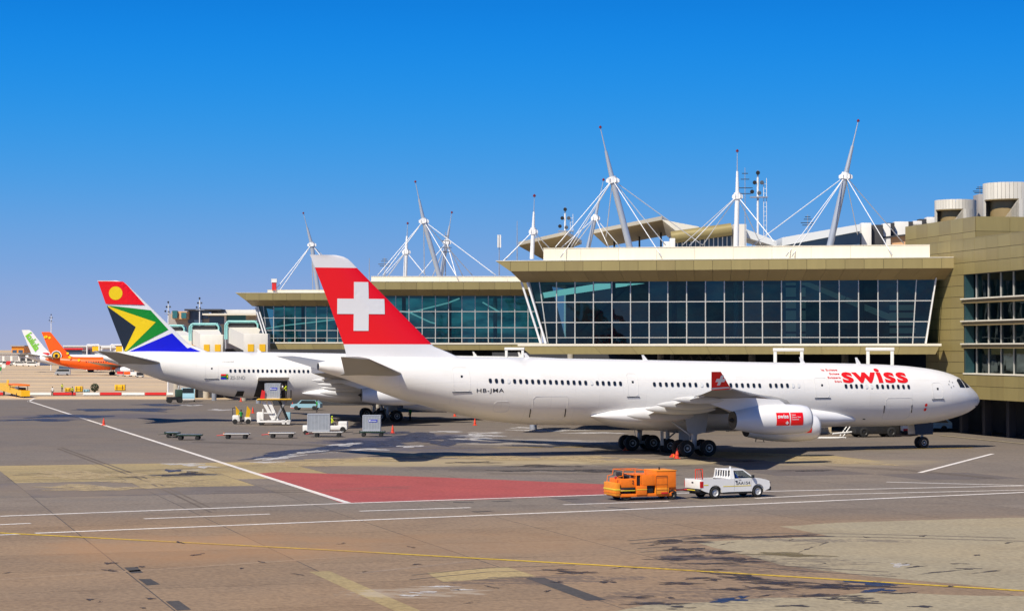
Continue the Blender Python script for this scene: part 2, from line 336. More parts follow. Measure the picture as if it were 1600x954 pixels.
# ================================================================ GROUND
def stain_group():
    g = bpy.data.node_groups.new('ground stains', 'ShaderNodeTree')
    g.interface.new_socket('Color', in_out='INPUT', socket_type='NodeSocketColor')
    g.interface.new_socket('Color', in_out='OUTPUT', socket_type='NodeSocketColor')
    g.interface.new_socket('Wet', in_out='OUTPUT', socket_type='NodeSocketFloat')
    N = g.nodes; L = g.links; gi = N.new('NodeGroupInput'); go = N.new('NodeGroupOutput')
    geo = N.new('ShaderNodeNewGeometry')
    def noise(sc, rot, scale, det=6):
        m = N.new('ShaderNodeMapping'); m.vector_type = 'TEXTURE'; m.inputs['Rotation'].default_value = (0, 0, R(rot)); m.inputs['Scale'].default_value = sc
        n = N.new('ShaderNodeTexNoise'); n.inputs['Scale'].default_value = scale; n.inputs['Detail'].default_value = det; n.inputs['Roughness'].default_value = .62
        L.new(geo.outputs['Position'], m.inputs['Vector']); L.new(m.outputs['Vector'], n.inputs['Vector']); return n.outputs['Fac']
    nA = noise((3, 4, 1), 17, 1.0, 9); nB = noise((5, 1.7, 1), -12, 1.0, 12); nC = noise((1.8, .7, 1), -14, 1.0, 10); nE = noise((.22, .35, 1), 17, 1.0, 8); nF = noise((16, .5, 1), 24, 1.0, 4); nD = noise((1, 1, 1), 0, .09)
    def math_(op, a, b=None, c=None):
        m = N.new('ShaderNodeMath'); m.operation = op
        for i, v in enumerate((a, b, c)):
            if v is None: continue
            if isinstance(v, (int, float)): m.inputs[i].default_value = v
            else: L.new(v, m.inputs[i])
        return m.outputs[0]
    def mixc(fac, col, colB, blend='MIX'):
        x = N.new('ShaderNodeMix'); x.data_type = 'RGBA'; x.blend_type = blend
        L.new(fac, x.inputs['Factor']); L.new(col, x.inputs['A'])
        if isinstance(colB, tuple): x.inputs['B'].default_value = (*colB, 1)
        else: L.new(colB, x.inputs['B'])
        return x.outputs['Result']
    def ramp(v, a, b):
        m = N.new('ShaderNodeMapRange'); m.interpolation_type = 'SMOOTHSTEP'
        L.new(v, m.inputs[0]); m.inputs[1].default_value = a; m.inputs[2].default_value = b; return m.outputs[0]
    def blob(px, py, rx, ry, rot=0):            # ellipse round the ground seen at a pixel, radii in metres
        c = gnd(px, py); m = N.new('ShaderNodeMapping'); m.vector_type = 'TEXTURE'
        m.inputs['Location'].default_value = c; m.inputs['Rotation'].default_value = (0, 0, R(rot)); m.inputs['Scale'].default_value = (rx, ry, 1e6)
        L.new(geo.outputs['Position'], m.inputs['Vector'])
        v = N.new('ShaderNodeVectorMath'); v.operation = 'LENGTH'; L.new(m.outputs['Vector'], v.inputs[0])
        return math_('SUBTRACT', 1.0, v.outputs['Value'])
    col = gi.outputs[0]
    # overall mottling
    col = mixc(ramp(nD, .35, .65), col, (1.1, 1.06, 1.0), 'MULTIPLY')
    col = mixc(math_('MULTIPLY', ramp(nA, .45, .75), .35), col, (.62, .58, .56), 'MULTIPLY')
    col = mixc(math_('MULTIPLY', ramp(nB, .5, .8), .4), col, (.68, .66, .66), 'MULTIPLY')
    col = mixc(math_('MULTIPLY', ramp(nC, .55, .72), .35), col, (.7, .68, .66), 'MULTIPLY')
    col = mixc(math_('MULTIPLY', ramp(nE, .38, .70), .55), col, (.60, .58, .56), 'MULTIPLY')      # grit
    col = mixc(math_('MULTIPLY', ramp(nE, .58, .35), .30), col, (1.25, 1.22, 1.15), 'MULTIPLY')
    col = mixc(math_('MULTIPLY', ramp(nF, .60, .72), .38), col, (.58, .56, .56), 'MULTIPLY')      # long tyre tracks
    wet = None; nEs = math_('MULTIPLY_ADD', nE, .45, -.225)
    # (px, py, rx, ry, rot, noise, threshold lo, hi, strength, colour)
    spots = [
     (330, 855, 13, 12, 17, nA, 0.30, 0.75, .55, (.40, .22, .10)),      # orange dust
     (700, 850, 12, 10, 17, nA, 0.35, 0.80, .35, (.34, .20, .10)),
     (1330, 855, 10, 10, 20, nA, 0.35, 0.80, .22, (.33, .27, .17)),
     (1170, 897, 7, 5.5, 25, nB, 0.66, 0.80, .4, (.05, .037, .03)),    # oil streaks by the yellow line
     (1290, 918, 5.5, 4.0, 20, nB, 0.66, 0.80, .4, (.03, .028, .04)),
     (1000, 905, 6, 5, 20, nC, 0.73, 0.80, .7, (.07, .06, .055)),
     (1110, 868, 5, 7, 10, nB, 0.66, 0.74, .8, (.06, .045, .036)),
     (1250, 843, 12, 2.2, -8, nB, 0.59, 0.70, .6, (.12, .10, .085)),
     (1420, 892, 7, 3.0, 20, nC, 0.75, 0.82, .6, (.10, .09, .08)),
     (1010, 945, 8, 3, 10, nC, 0.75, 0.82, .8, (.06, .052, .05)),
     (1400, 700, 9, 12, 0, nB, 0.53, 0.74, .4, (.16, .14, .10)),
     (730, 722, 20, 9, 8, nB, 0.25, 0.60, .75, (.38, .30, .17)),         # bleached concrete by the jet
     (1010, 722, 12, 7, 8, nB, 0.25, 0.60, .75, (.38, .30, .17)),
     (1330, 722, 12, 9, 12, nB, 0.35, 0.65, .55, (.34, .27, .16)),
     (620, 685, 9, 26, -30, nB, 0.51, 0.60, .85, (.06, .055, .075)),    # wet stand
     (470, 712, 8, 12, -35, nB, 0.56, 0.63, .7, (.12, .11, .12)),
     (730, 682, 9, 12, -30, nC, 0.69, 0.76, .8, (.55, .55, .57)),  # pale spots from here paint the glints of the wet stand
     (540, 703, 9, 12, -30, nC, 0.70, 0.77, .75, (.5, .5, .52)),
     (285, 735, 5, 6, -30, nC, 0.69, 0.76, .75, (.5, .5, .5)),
     (270, 742, 7, 3, 20, nB, 0.57, 0.64, .85, (.06, .06, .06)),
     (140, 650, 26, 22, 12, nB, 0.51, 0.70, .6, (.10, .085, .10)),
     (60, 655, 14, 6, 12, nB, 0.51, 0.64, .7, (.07, .06, .06)),
     (430, 655, 24, 16, 5, nA, 0.40, 0.70, .3, (.14, .12, .12)),
     (1040, 705, 9, 12, 12, nB, 0.51, 0.74, .55, (.07, .062, .06)),
     (1250, 693, 20, 10, 12, nB, 0.53, 0.70, .5, (.12, .095, .07)),
     (860, 745, 14, 9, 17, nB, 0.56, 0.74, .4, (.14, .12, .12)),
     (1180, 880, 10, 9, 20, nC, .56, .72, .4, (.06, .045, .036)),
     (1090, 930, 9, 6, 20, nC, .56, .72, .4, (.06, .05, .045)),
     (860, 905, 8, 3, 14, nC, .55, .66, .6, (.10, .08, .07)),
     (650, 925, 6, 4, 17, nC, .58, .70, .5, (.50, .42, .32)),
     (640, 700, 16, 12, -20, nC, .50, .66, .6, (.07, .065, .085)),
     (820, 690, 16, 14, -10, nC, .55, .66, .6, (.42, .38, .33)),
     (900, 730, 26, 12, 10, nC, .52, .66, .55, (.10, .09, .08)),
     (200, 650, 30, 20, 8, nC, .52, .66, .5, (.10, .09, .10)),
     (200, 760, 16, 18, 17, nC, .55, .70, .4, (.13, .11, .09)),
     (120, 765, 12, 14, 17, nA, 0.40, 0.70, .3, (.33, .24, .15)),
    ]
    for px, py, rx, ry, rot, nz, a, b, st, c in spots:
        e = ramp(blob(px, py, rx, ry, rot), -.15, .7)
        nz = math_('ADD', nz, nEs)
        f = ramp(math_('MULTIPLY', math_('ADD', nz, .15), math_('ADD', e, 0.0)), a, b)
        f = math_('MULTIPLY', f, st)
        col = mixc(f, col, c)
        if max(c) < .1: wet = f if wet is None else math_('MAXIMUM', wet, f)
    L.new(col, go.inputs[0]); L.new(wet, go.inputs[1]); return g
STAIN = stain_group()
def ground_mat(name, base=None, rnd=.0, bands=False):
    m = bpy.data.materials.new(name); t, b = nodes(m); N = t.nodes; L = t.links
    g = N.new('ShaderNodeGroup'); g.node_tree = STAIN
    geo = N.new('ShaderNodeNewGeometry')
    if bands:
        sx = N.new('ShaderNodeSeparateXYZ'); L.new(geo.outputs['Position'], sx.inputs[0])
        n = N.new('ShaderNodeTexNoise'); n.inputs['Scale'].default_value = .05; n.inputs['Detail'].default_value = 4
        mm = N.new('ShaderNodeMapping'); mm.inputs['Scale'].default_value = (.25, 1, 1); L.new(geo.outputs['Position'], mm.inputs['Vector']); L.new(mm.outputs['Vector'], n.inputs['Vector'])
        ad = N.new('ShaderNodeMath'); ad.operation = 'MULTIPLY_ADD'; L.new(n.outputs['Fac'], ad.inputs[0]); ad.inputs[1].default_value = 16; L.new(sx.outputs['Y'], ad.inputs[2])
        cur = None
        def rg(src, a, bb):
            r = N.new('ShaderNodeMapRange'); r.interpolation_type = 'SMOOTHSTEP'; L.new(src, r.inputs[0]); r.inputs[1].default_value = a; r.inputs[2].default_value = bb; return r.outputs[0]
        def mx(f, A, B):
            x = N.new('ShaderNodeMix'); x.data_type = 'RGBA'; L.new(f, x.inputs['Factor'])
            for k, v in (('A', A), ('B', B)):
                if isinstance(v, tuple): x.inputs[k].default_value = (*v, 1)
                else: L.new(v, x.inputs[k])
            return x.outputs['Result']
        c = mx(rg(ad.outputs[0], 112, 134), (.275, .192, .118), (.205, .171, .137))
        c = mx(rg(ad.outputs[0], 175, 215), c, (.172, .145, .120))
        # beyond the stands: bleached taxiways and dry ground in long bands
        n2 = N.new('ShaderNodeTexNoise'); n2.inputs['Scale'].default_value = .02; n2.inputs['Detail'].default_value = 5; n2.inputs['Roughness'].default_value = .7
        m2 = N.new('ShaderNodeMapping'); m2.inputs['Scale'].default_value = (.12, 1.6, 1); m2.inputs['Rotation'].default_value = (0, 0, R(4)); L.new(geo.outputs['Position'], m2.inputs['Vector']); L.new(m2.outputs['Vector'], n2.inputs['Vector'])
        far = mx(rg(n2.outputs['Fac'], .4, .62), (.66, .49, .29), (.42, .33, .235))
        sy = N.new('ShaderNodeMath'); sy.operation = 'MULTIPLY_ADD'; L.new(n.outputs['Fac'], sy.inputs[0]); sy.inputs[1].default_value = 6; L.new(sx.outputs['Y'], sy.inputs[2])
        c = mx(rg(sy.outputs[0], 384, 388), c, far)
        L.new(c, g.inputs[0])
    else:
        oi = N.new('ShaderNodeObjectInfo'); x = N.new('ShaderNodeMix'); x.data_type = 'RGBA'
        c = Vector(base); x.inputs['A'].default_value = (*(c*(1-rnd)), 1); x.inputs['B'].default_value = (*(c*(1+rnd)), 1)
        L.new(oi.outputs['Random'], x.inputs['Factor']); L.new(x.outputs['Result'], g.inputs[0])
    oi2 = N.new('ShaderNodeObjectInfo'); mr2 = N.new('ShaderNodeMapRange'); mr2.inputs[3].default_value = .91; mr2.inputs[4].default_value = 1.07; L.new(oi2.outputs['Random'], mr2.inputs[0])
    vs2 = N.new('ShaderNodeVectorMath'); vs2.operation = 'SCALE'; L.new(g.outputs[0], vs2.inputs[0]); L.new(mr2.outputs[0], vs2.inputs['Scale'])
    L.new(vs2.outputs[0] if bands else g.outputs[0], b.inputs['Base Color'])
    r = N.new('ShaderNodeMapRange'); L.new(g.outputs[1], r.inputs[0]); r.inputs[3].default_value = .85; r.inputs[4].default_value = .55; L.new(r.outputs[0], b.inputs['Roughness'])
    b.inputs['Specular IOR Level'].default_value = .3
    nz = N.new('ShaderNodeTexNoise'); nz.inputs['Scale'].default_value = 6; nz.inputs['Detail'].default_value = 4; L.new(geo.outputs['Position'], nz.inputs['Vector'])
    bp = N.new('ShaderNodeBump'); bp.inputs['Strength'].default_value = .25; bp.inputs['Distance'].default_value = .02; L.new(nz.outputs['Fac'], bp.inputs['Height']); L.new(bp.outputs['Normal'], b.inputs['Normal'])
    return m
APRON = ground_mat('apron concrete', bands=True)
PALE = ground_mat('bleached concrete slab', (.36, .28, .14), .07)
PALE2 = ground_mat('grey white concrete', (.33, .28, .185), .05)
GREYS = ground_mat('grey asphalt slab', (.155, .132, .118), .08)
DARKP = ground_mat('dark asphalt patch', (.075, .068, .062), .1)
WHITEP = ground_mat('white road paint', (.72, .68, .64), .03)
YELP = ground_mat('yellow road paint', (.60, .40, .04), .03)
REDP = ground_mat('worn red surface paint', (.35, .078, .068), .05)

g = MB(); g.poly([(-15000, 20, -.012), (15000, 20, -.012), (15000, 16000, -.012), (-15000, 16000, -.012)], APRON)
ground = tag(g.build('ground', smooth=False), kind='structure')
# slab grid in the nearer half of the apron; every slab is a piece of its own
DV = Vector((-.292, .956, 0)); DU = Vector((.956, .292, 0)); G0 = gnd(230, 919); SZ = 7.42
def inpoly(p, poly):
    c = False
    for (x1, y1), (x2, y2) in zip(poly, poly[1:]+poly[:1]):
        if (y1 > p[1]) != (y2 > p[1]) and p[0] < (x2-x1)*(p[1]-y1)/(y2-y1)+x1: c = not c
    return c
pz = [[(0, 739), (82, 728), (204, 709), (408, 700), (450, 712), (560, 715), (560, 745), (400, 745), (319, 760), (0, 775)]]
pz = [[tuple(gnd(*q))[:2] for q in z] for z in pz]
sm = {}
def slabmesh(k, m):
    if k not in sm:
        gp = .03; b = MB(); b.box(gp, SZ-gp, gp, SZ-gp, -.011, 0, m); o = b.build('slab_src', smooth=False); sm[k] = o.data; bpy.data.objects.remove(o)
    return sm[k]
ang = math.atan2(DU.y, DU.x); rg_ = random.Random(8)
for j in range(-4, 14):
    for i in range(-9, 12):
        c = G0+DU*(i+.5)*SZ+DV*(j+.5)*SZ
        if c.y < 62 or c.y > 172 or abs(c.x) > c.y*.245+9: continue
        k = 'a'; r = rg_.random()
        if any(inpoly((c.x, c.y), z) for z in pz) and r < .93: k = 'p'
        elif r < .10 and c.y > 120: k = 'g'
        o = link('apron_slab', slabmesh(k, {'a': APRON, 'p': PALE, 'g': GREYS}[k]), ground, G0+DU*i*SZ+DV*j*SZ, ang)
def sheet(name, pts, m, z, world=False, jag=0):
    P = [Vector(p) for p in pts] if world else [gnd(*p) for p in pts]
    if jag:
        Q = []
        for a, b in zip(P, P[1:]+P[:1]):
            n = max(2, int((b-a).length/1.2))
            for k in range(n): Q.append(a.lerp(b, k/n)+Vector((rg_.uniform(-jag, jag), rg_.uniform(-jag, jag), 0)))
        P = Q
    bmm = bmesh.new(); bmm.faces.new([bmm.verts.new((p.x, p.y, z)) for p in P]); bmesh.ops.triangulate(bmm, faces=bmm.faces)
    bmesh.ops.recalc_face_normals(bmm, faces=bmm.faces)
    me = bpy.data.meshes.new(name); bmm.to_mesh(me); bmm.free(); me.materials.append(m)
    for pl in me.polygons:
        if pl.normal.z < 0: pl.flip()
    return tag(link(name, me), kind='structure')
def strip(name, a, b, w, m, z=.010):
    a, b = gnd(*a), gnd(*b); d = (b-a).normalized(); n = Vector((-d.y, d.x, 0))*w/2
    return sheet(name, [a-n, b-n, b+n, a+n], m, z, True)
sheet('joint_filler', [(-60, 960), (1660, 960), (1660, 742), (-60, 742)], DARKP, -.004)
sheet('concrete_patch', [(1085, 847), (1181, 841), (1300, 838), (1219, 822), (1307, 816), (1470, 811), (1640, 807), (1640, 925), (1349, 899), (1215, 881)], PALE2, .004, jag=.12)
sheet('concrete_patch', [(930, 960), (1000, 944), (1200, 934), (1400, 925), (1640, 932), (1640, 965), (930, 970)], PALE2, .004, jag=.35)
sheet('concrete_patch', [(667, 894), (792, 885), (839, 900), (691, 908)], PALE, .004, jag=.06)
sheet('concrete_patch', [(1100, 704), (1300, 711), (1600, 747), (1600, 752), (1230, 722), (1090, 712)], PALE, -.006, jag=.1)
for q in ([(193.8, 885.7), (214.5, 885), (223.7, 894), (204.8, 894.8)], [(216, 904), (235.3, 903.7), (250.5, 912.3), (229.8, 913.7)], [(258.8, 938.6), (279.6, 937.7), (299, 951.6), (276.8, 953)]):
    sheet('asphalt_patch', q, DARKP, .004)
strip('asphalt_patch', (836, 902), (932, 937), .75, DARKP, .004)
for a, b in (((708, 784), (740, 784)), ((770, 783), (800, 782)), ((875, 780), (905, 779)), ((738, 799), (768, 798)), ((950, 792), (985, 794))): strip('asphalt_patch', a, b, .5, DARKP, .0045)
strip('pale_seam', (499, 892), (640, 955), .85, PALE, .004)
strip('pale_seam', (0, 905), (560, 868), .5, ground_mat('faded seam', (.30, .215, .14)), .004)
strip('pale_seam', (560, 895), (735, 876), .4, ground_mat('faded seam', (.30, .22, .15)), .004)
TYRE = ground_mat('rubber streak', (.145, .117, .090), .1)
for pts, w in (([(985, 849), (1100, 840), (1220, 837.5), (1330, 838), (1460, 841), (1600, 845)], .28), ([(1000, 862), (1060, 858), (1110, 857)], .2), ([(1240, 851), (1292, 846)], .16), ([(640, 905), (760, 893), (900, 889)], .14),
               ([(20, 742), (180, 738), (330, 731), (420, 727)], .3), ([(0, 752), (160, 748), (300, 744)], .2), ([(90, 700), (230, 752), (330, 800)], .18), ([(330, 770), (480, 768), (640, 762)], .2), ([(700, 735), (900, 733), (1080, 727)], .5), ([(760, 741), (930, 740), (1060, 735)], .4), ([(1120, 880), (1260, 892), (1400, 900)], .22), ([(1290, 728), (1420, 735), (1560, 748)], .3), ([(300, 690), (520, 697), (700, 694)], .25)):
    for k, dx in ((0, 0), (1, 1.7)):
        P = [gnd(*p)+Vector((0, dx, 0)) for p in pts]
        for a, b in zip(P, P[1:]):
            n = Vector((-(b-a).y, (b-a).x, 0)).normalized()*w/2; sheet('tyre_mark', [a-n, b-n, b+n, a+n], TYRE, .0065, True)
sheet('red_zone_paint', [(403, 739), (434, 737), (600, 742), (760, 748), (945, 756), (1010, 759), (1010, 770.5), (945, 773), (750, 780), (536, 786.2)], REDP, .004, jag=.05)
WL = [((0, 806), (535, 786), .44), ((535, 786), (945, 772.5), .44), ((945, 772.5), (1640, 757.5), .40), ((-20, 836), (31, 834), .38), ((55, 832.5), (945, 797), .44), ((945, 797), (1640, 767), .44),
      ((-20, 820), (48, 817), .38), ((225, 810), (422, 802.5), .38), ((562, 798), (735, 792.5), .38), ((880, 788), (1046, 782.5), .38), ((1180, 778), (1300, 772), .38), ((1300, 772), (1640, 764), .32),
      ((44, 626), (543, 785), .44), ((44, 627), (54, 622), .44), ((1385, 752.5), (1600, 758), .36), ((1437, 738), (1551, 708.5), .38)]
for a, b, w in WL: strip('white_line', a, b, w, WHITEP)
for a, b in (((-20, 831), (500, 858)), ((500, 858), (1000, 886)), ((1000, 886), (1640, 925))): strip('yellow_line', a, b, .38, YELP, .014)
strip('yellow_line', (1290, 703), (1520, 699), .35, YELP, .006); strip('yellow_line', (640, 700), (1000, 697), .3, YELP, .006)
for y in (588, 592, 600.5): strip('white_line', (-20, y+.6), (330, y), 1.4, WHITEP, .01)
strip('kerb', (1470, 680), (1640, 697), .5, PALE2, .03)

# ---- stains with shapes of their own, and painted glints of the wet apron
def stainmat(name, col, rough, cover=.5):
    m = bpy.data.materials.new(name); t, b = nodes(m); N = t.nodes; L = t.links; b.inputs['Base Color'].default_value = (*col, 1); b.inputs['Roughness'].default_value = rough; b.inputs['Specular IOR Level'].default_value = .35
    g_ = N.new('ShaderNodeNewGeometry'); mm = N.new('ShaderNodeMapping'); mm.vector_type = 'TEXTURE'; mm.inputs['Scale'].default_value = (1.6, .8, 1); mm.inputs['Rotation'].default_value = (0, 0, R(-14)); nz = N.new('ShaderNodeTexNoise'); nz.inputs['Scale'].default_value = 1.6; nz.inputs['Detail'].default_value = 9; nz.inputs['Roughness'].default_value = .7
    L.new(g_.outputs['Position'], mm.inputs[0]); L.new(mm.outputs[0], nz.inputs['Vector']); r = N.new('ShaderNodeMapRange'); r.interpolation_type = 'SMOOTHSTEP'; r.inputs[1].default_value = cover-.12; r.inputs[2].default_value = cover+.12; r.inputs[4].default_value = .92; L.new(nz.outputs['Fac'], r.inputs[0]); L.new(r.outputs[0], b.inputs['Alpha'])
    return m
OIL = stainmat('brown oil film', (.042, .032, .026), .6, .48); OILN = stainmat('fresh oil, blue black', (.008, .009, .022), .3, .36); WETD = stainmat('wet concrete', (.045, .042, .055), .45, .44); GLINT_PALE = stainmat('painted wet glint and pale streak', (.60, .57, .54), .8, .47); OLV = stainmat('olive grease film', (.16, .12, .04), .6, .46); WARM = stainmat('tan dust', (.46, .35, .19), .85, .46)  # the pale streak material paints wet-apron glints and pale marks
rs = random.Random(21); zc_ = [.0090]
def blot(m, px, py, a, b, slope=0.0, nm='oil_stain'):
    zc_[0] += .00004; P = []
    k = 26; ph = [rs.uniform(0, 6.28) for _ in range(4)]
    for i in range(k):
        t = 2*math.pi*i/k; r = 1+.28*math.sin(3*t+ph[0])+.2*math.sin(5*t+ph[1])+.14*math.sin(9*t+ph[2])+rs.uniform(-.15, .15)
        x = px+a*math.cos(t)*r; P.append((x, py+b*math.sin(t)*max(.25, r+.3*math.sin(4*t+ph[3]))+slope*(x-px)))
    sheet(nm, P, m, zc_[0])
for q in [(1060, 846, 45, 3), (1150, 838.5, 70, 2.4), (1250, 836.5, 40, 1.6), (1060, 858, 22, 2.6), (1045, 873, 27, 2.2), (1090, 857, 14, 1.8), (1130, 862, 24, 2.6), (1152, 873, 30, 2.6), (1110, 880, 50, 1.2), (1180, 877, 28, 1.6), (1085, 868, 18, 1.8), (1262, 857, 11, 1, -.35), (1286, 849, 7, .9, -.3),
          (1150, 898, 45, 2.4, .1), (1200, 907, 70, 3.4, .06), (1262, 914, 80, 3.6, .04), (1330, 916, 60, 4), (1100, 903, 32, 1.8), (1180, 919, 60, 2.4), (1060, 911, 30, 2.2), (1330, 935, 36, 3), (1352, 941, 25, 1.8), (1020, 942, 45, 2.4), (1000, 932, 25, 1.6), (950, 908, 12, 2.2), (1062, 949, 20, 2.6), (1110, 890, 26, 1.4),
          (1430, 885, 15, .9, -.1), (1470, 893, 30, .9, -.1), (1512, 888, 20, .9), (1540, 893, 25, .8, -.1), (1500, 880, 15, .8), (1440, 947, 20, 1.3), (1240, 946, 26, 1.4), (900, 894, 30, 2.4), (870, 890, 20, 1.6), (1290, 930, 50, 2), (1400, 926, 30, 1.6),
          (740, 722, 40, 1.2), (850, 728, 60, 1.7), (920, 735, 70, 2.1), (800, 735, 40, 1.2), (1000, 741, 50, 1.6), (1150, 720, 40, 1.2), (1260, 735, 36, 1.1), (265, 742, 62, 1.2, -.04), (300, 739, 20, 2.4), (1000, 703, 60, 2.2), (1080, 716, 40, 1.5)]: blot(OIL, *q)
for q in [(1365, 911, 42, 2.8, .06), (1372, 922, 26, 2.2, -.03), (1135, 937, 24, 3.2, -.05), (1160, 932, 9, 1.5)]: blot(OILN, *q)
for q in [(600, 690, 72, 5.5, -.06), (660, 682, 52, 4.6), (560, 697, 60, 3.8, -.06), (692, 690, 42, 4), (480, 703, 60, 3.6, -.1), (430, 712, 40, 2.2, -.1), (760, 690, 60, 2), (110, 650, 62, 2.4), (200, 640, 72, 2.2), (60, 656, 50, 1.6), (262, 632, 50, 1.4), (270, 735, 14, 1.8), (850, 696, 60, 1.6), (620, 676, 40, 1.8)]: blot(WETD, *q, nm='wet_stain')
for q in [(540, 694, 26, 1.8, -.06), (435, 715, 32, 2.2, -.1), (420, 722, 22, 1.6), (750, 680, 32, 1.8), (745, 686, 30, 1.5), (762, 676, 25, 1.1), (575, 702, 30, 1.4), (482, 706, 26, 1.5, -.1), (640, 697, 22, 1.4), (855, 672, 55, 1.4), (820, 668, 20, 1), (290, 725, 32, 1.9), (322, 729, 16, 1.5), (1405, 882, 11, 3), (930, 676, 40, 1.2), (700, 674, 24, 1.1), (345, 640, 20, 1), (300, 633, 16, .8), (660, 925, 30, 1.4), (690, 916, 24, 1.2), (720, 921, 20, 1), (640, 930, 16, 1.2)]: blot(GLINT_PALE, *q, nm='glint_pale_streak')  # pale sheets paint glints on the wet stand, plus some pale marks
for q in [(1230, 866, 58, 2.6, .03)]: blot(OLV, *q, nm='grease_stain')
for q in [(680, 712, 90, 3, .02), (860, 716, 110, 3.4), (560, 718, 70, 3), (470, 725, 60, 4), (980, 720, 60, 3), (1220, 712, 60, 2.2, .05), (1330, 722, 70, 2.2, .06), (140, 742, 90, 5), (250, 752, 70, 5), (150, 762, 90, 4)]: blot(WARM, *q, nm='dust_streak')
for i in range(46):
    py = rs.uniform(835, 952); blot(OIL, rs.uniform(0, 1600), py, rs.uniform(3, 13), rs.uniform(.6, 1.3), rs.uniform(-.2, .2), 'rubber_speck')

# ================================================================ AIRLINERS
FUS = [(0.0, 4.27, 4.23, .02), (.06, 4.5, 4.0, .27), (.2, 4.68, 3.86, .45), (.47, 5.0, 3.62, .76), (1.0, 5.42, 3.32, 1.22), (1.48, 5.76, 3.09, 1.52), (2.0, 6.12, 2.92, 1.80), (2.5, 6.42, 2.78, 2.02), (3.1, 6.66, 2.63, 2.22), (3.8, 6.86, 2.49, 2.41),
       (5.3, 7.14, 2.26, 2.66), (7.8, 7.40, 2.08, 2.79), (10.3, 7.53, 2.03, 2.82), (14, 7.64, 2.05, 2.82), (20, 7.72, 2.13, 2.82), (28, 7.87, 2.26, 2.82), (36, 8.03, 2.42, 2.82), (42, 8.14, 2.52, 2.82),
       (45, 8.18, 2.66, 2.79), (48.2, 8.2, 3.06, 2.68), (51.1, 8.22, 3.69, 2.46), (53, 8.25, 4.19, 2.28), (55.4, 8.28, 4.84, 2.0), (58.3, 8.25, 5.9, 1.5), (60.3, 8.12, 6.6, 1.02), (61.5, 7.95, 6.95, .65), (62.2, 7.82, 7.2, .36)]
FA = np.array(FUS)
def fus(u):
    u = min(max(u, 0), 62.2)
    i = int(np.searchsorted(FA[:, 0], u, 'right'))-1; i = min(max(i, 0), len(FA)-2)
    h = FA[i+1, 0]-FA[i, 0]; t = (u-FA[i, 0])/h
    def tan(k):
        a, b = max(k-1, 0), min(k+1, len(FA)-1); return (FA[b, 1:]-FA[a, 1:])/(FA[b, 0]-FA[a, 0])
    def lim(k):
        return tan(k)
    if i < 2: p = FA[i, 1:]*(1-t)+FA[i+1, 1:]*t
    else:
        t2, t3 = t*t, t*t*t
        p = (2*t3-3*t2+1)*FA[i, 1:]+(t3-2*t2+t)*h*tan(i)+(-2*t3+3*t2)*FA[i+1, 1:]+(t3-t2)*h*tan(i+1)
    top, bot, w = p
    return (top+bot)/2, (top-bot)/2, w
def skin_pt(u, z, off=.012, side=-1):       # a point on the flank of the fuselage
    zc, rz, ry = fus(u); s = max(-.995, min(.995, (z-zc)/rz)); y = ry*math.sqrt(1-s*s)
    ny, nz = y/ry/ry, (z-zc)/rz/rz; l = math.hypot(ny, nz) or 1
    return (-u, side*(y+off*ny/l), z+off*nz/l)
FINP = [(8.0, 49.4, 60.0), (8.15, 50.0, 59.85), (8.64, 51.1, 59.9), (9.11, 52.33, 60.03), (9.29, 52.52, 60.08), (12.4, 55.76, 61.25), (15.48, 58.95, 62.5), (15.9, 59.36, 62.66), (16.2, 59.72, 62.78), (16.38, 60.1, 62.86), (16.5, 60.7, 62.93)]
def fin_edges(z):
    z = min(max(z, FINP[0][0]), FINP[-1][0])
    for a, b in zip(FINP, FINP[1:]):
        if z <= b[0]:
            t = (z-a[0])/(b[0]-a[0]); return a[1]+(b[1]-a[1])*t, a[2]+(b[2]-a[2])*t
def foil(c): return (1.0 if c > .3 else math.sqrt(max(0, 1-(1-c/.3)**2))) * (1 if c < .45 else 1-(c-.45)/.55*.93)
def fin_th(u, z):
    le, te = fin_edges(z); c = min(max((u-le)/(te-le), 0), 1)
    T = .42-.28*(min(max(z, 8), 16.5)-8)/8.5
    return T*foil(c)
def fin_pt(u, z, off=.03, side=-1): return (-u, side*(fin_th(u, z)+off), z)
CS = [0, .02, .06, .13, .22, .32, .45, .6, .75, .9, 1.0]
def wing_ring(v, le, te, zl, zt, th, side):
    up, lo = [], []
    for c in CS:
        u = le+(te-le)*c; z = zl+(zt-zl)*c+.25*th*math.sin(math.pi*c); t = th*.5*foil(c)
        up.append((-u, side*v, z+t)); lo.append((-u, side*v, z-t*.95))
    return up+lo[-2:0:-1]
def wheel(mb, c, r, w, n=22):
    x, y, z = c
    mb.revolve([(-w/2+.0, .01), (-w/2+.01, r*.14), (-w/2+.11, r*.18), (-w/2+.13, r*.36), (-w/2+.05, r*.42), (-w/2+.04, r*.48), (-w/2, r*.62), (-w/2+.03, r*.88), (-w/2+.1, r*.985), (w/2-.1, r*.985), (w/2-.03, r*.88), (w/2, r*.62), (w/2-.04, r*.48), (w/2-.05, r*.42), (w/2-.13, r*.36), (w/2-.11, r*.18), (w/2-.01, r*.14), (w/2, .01)],
               M['rubber'], c, 'y', n, ms=[M['rim'], M['grey'], M['dkmet'], M['grey'], M['rim']]+[M['rubber']]*7+[M['rim'], M['grey'], M['dkmet'], M['grey'], M['rim']])

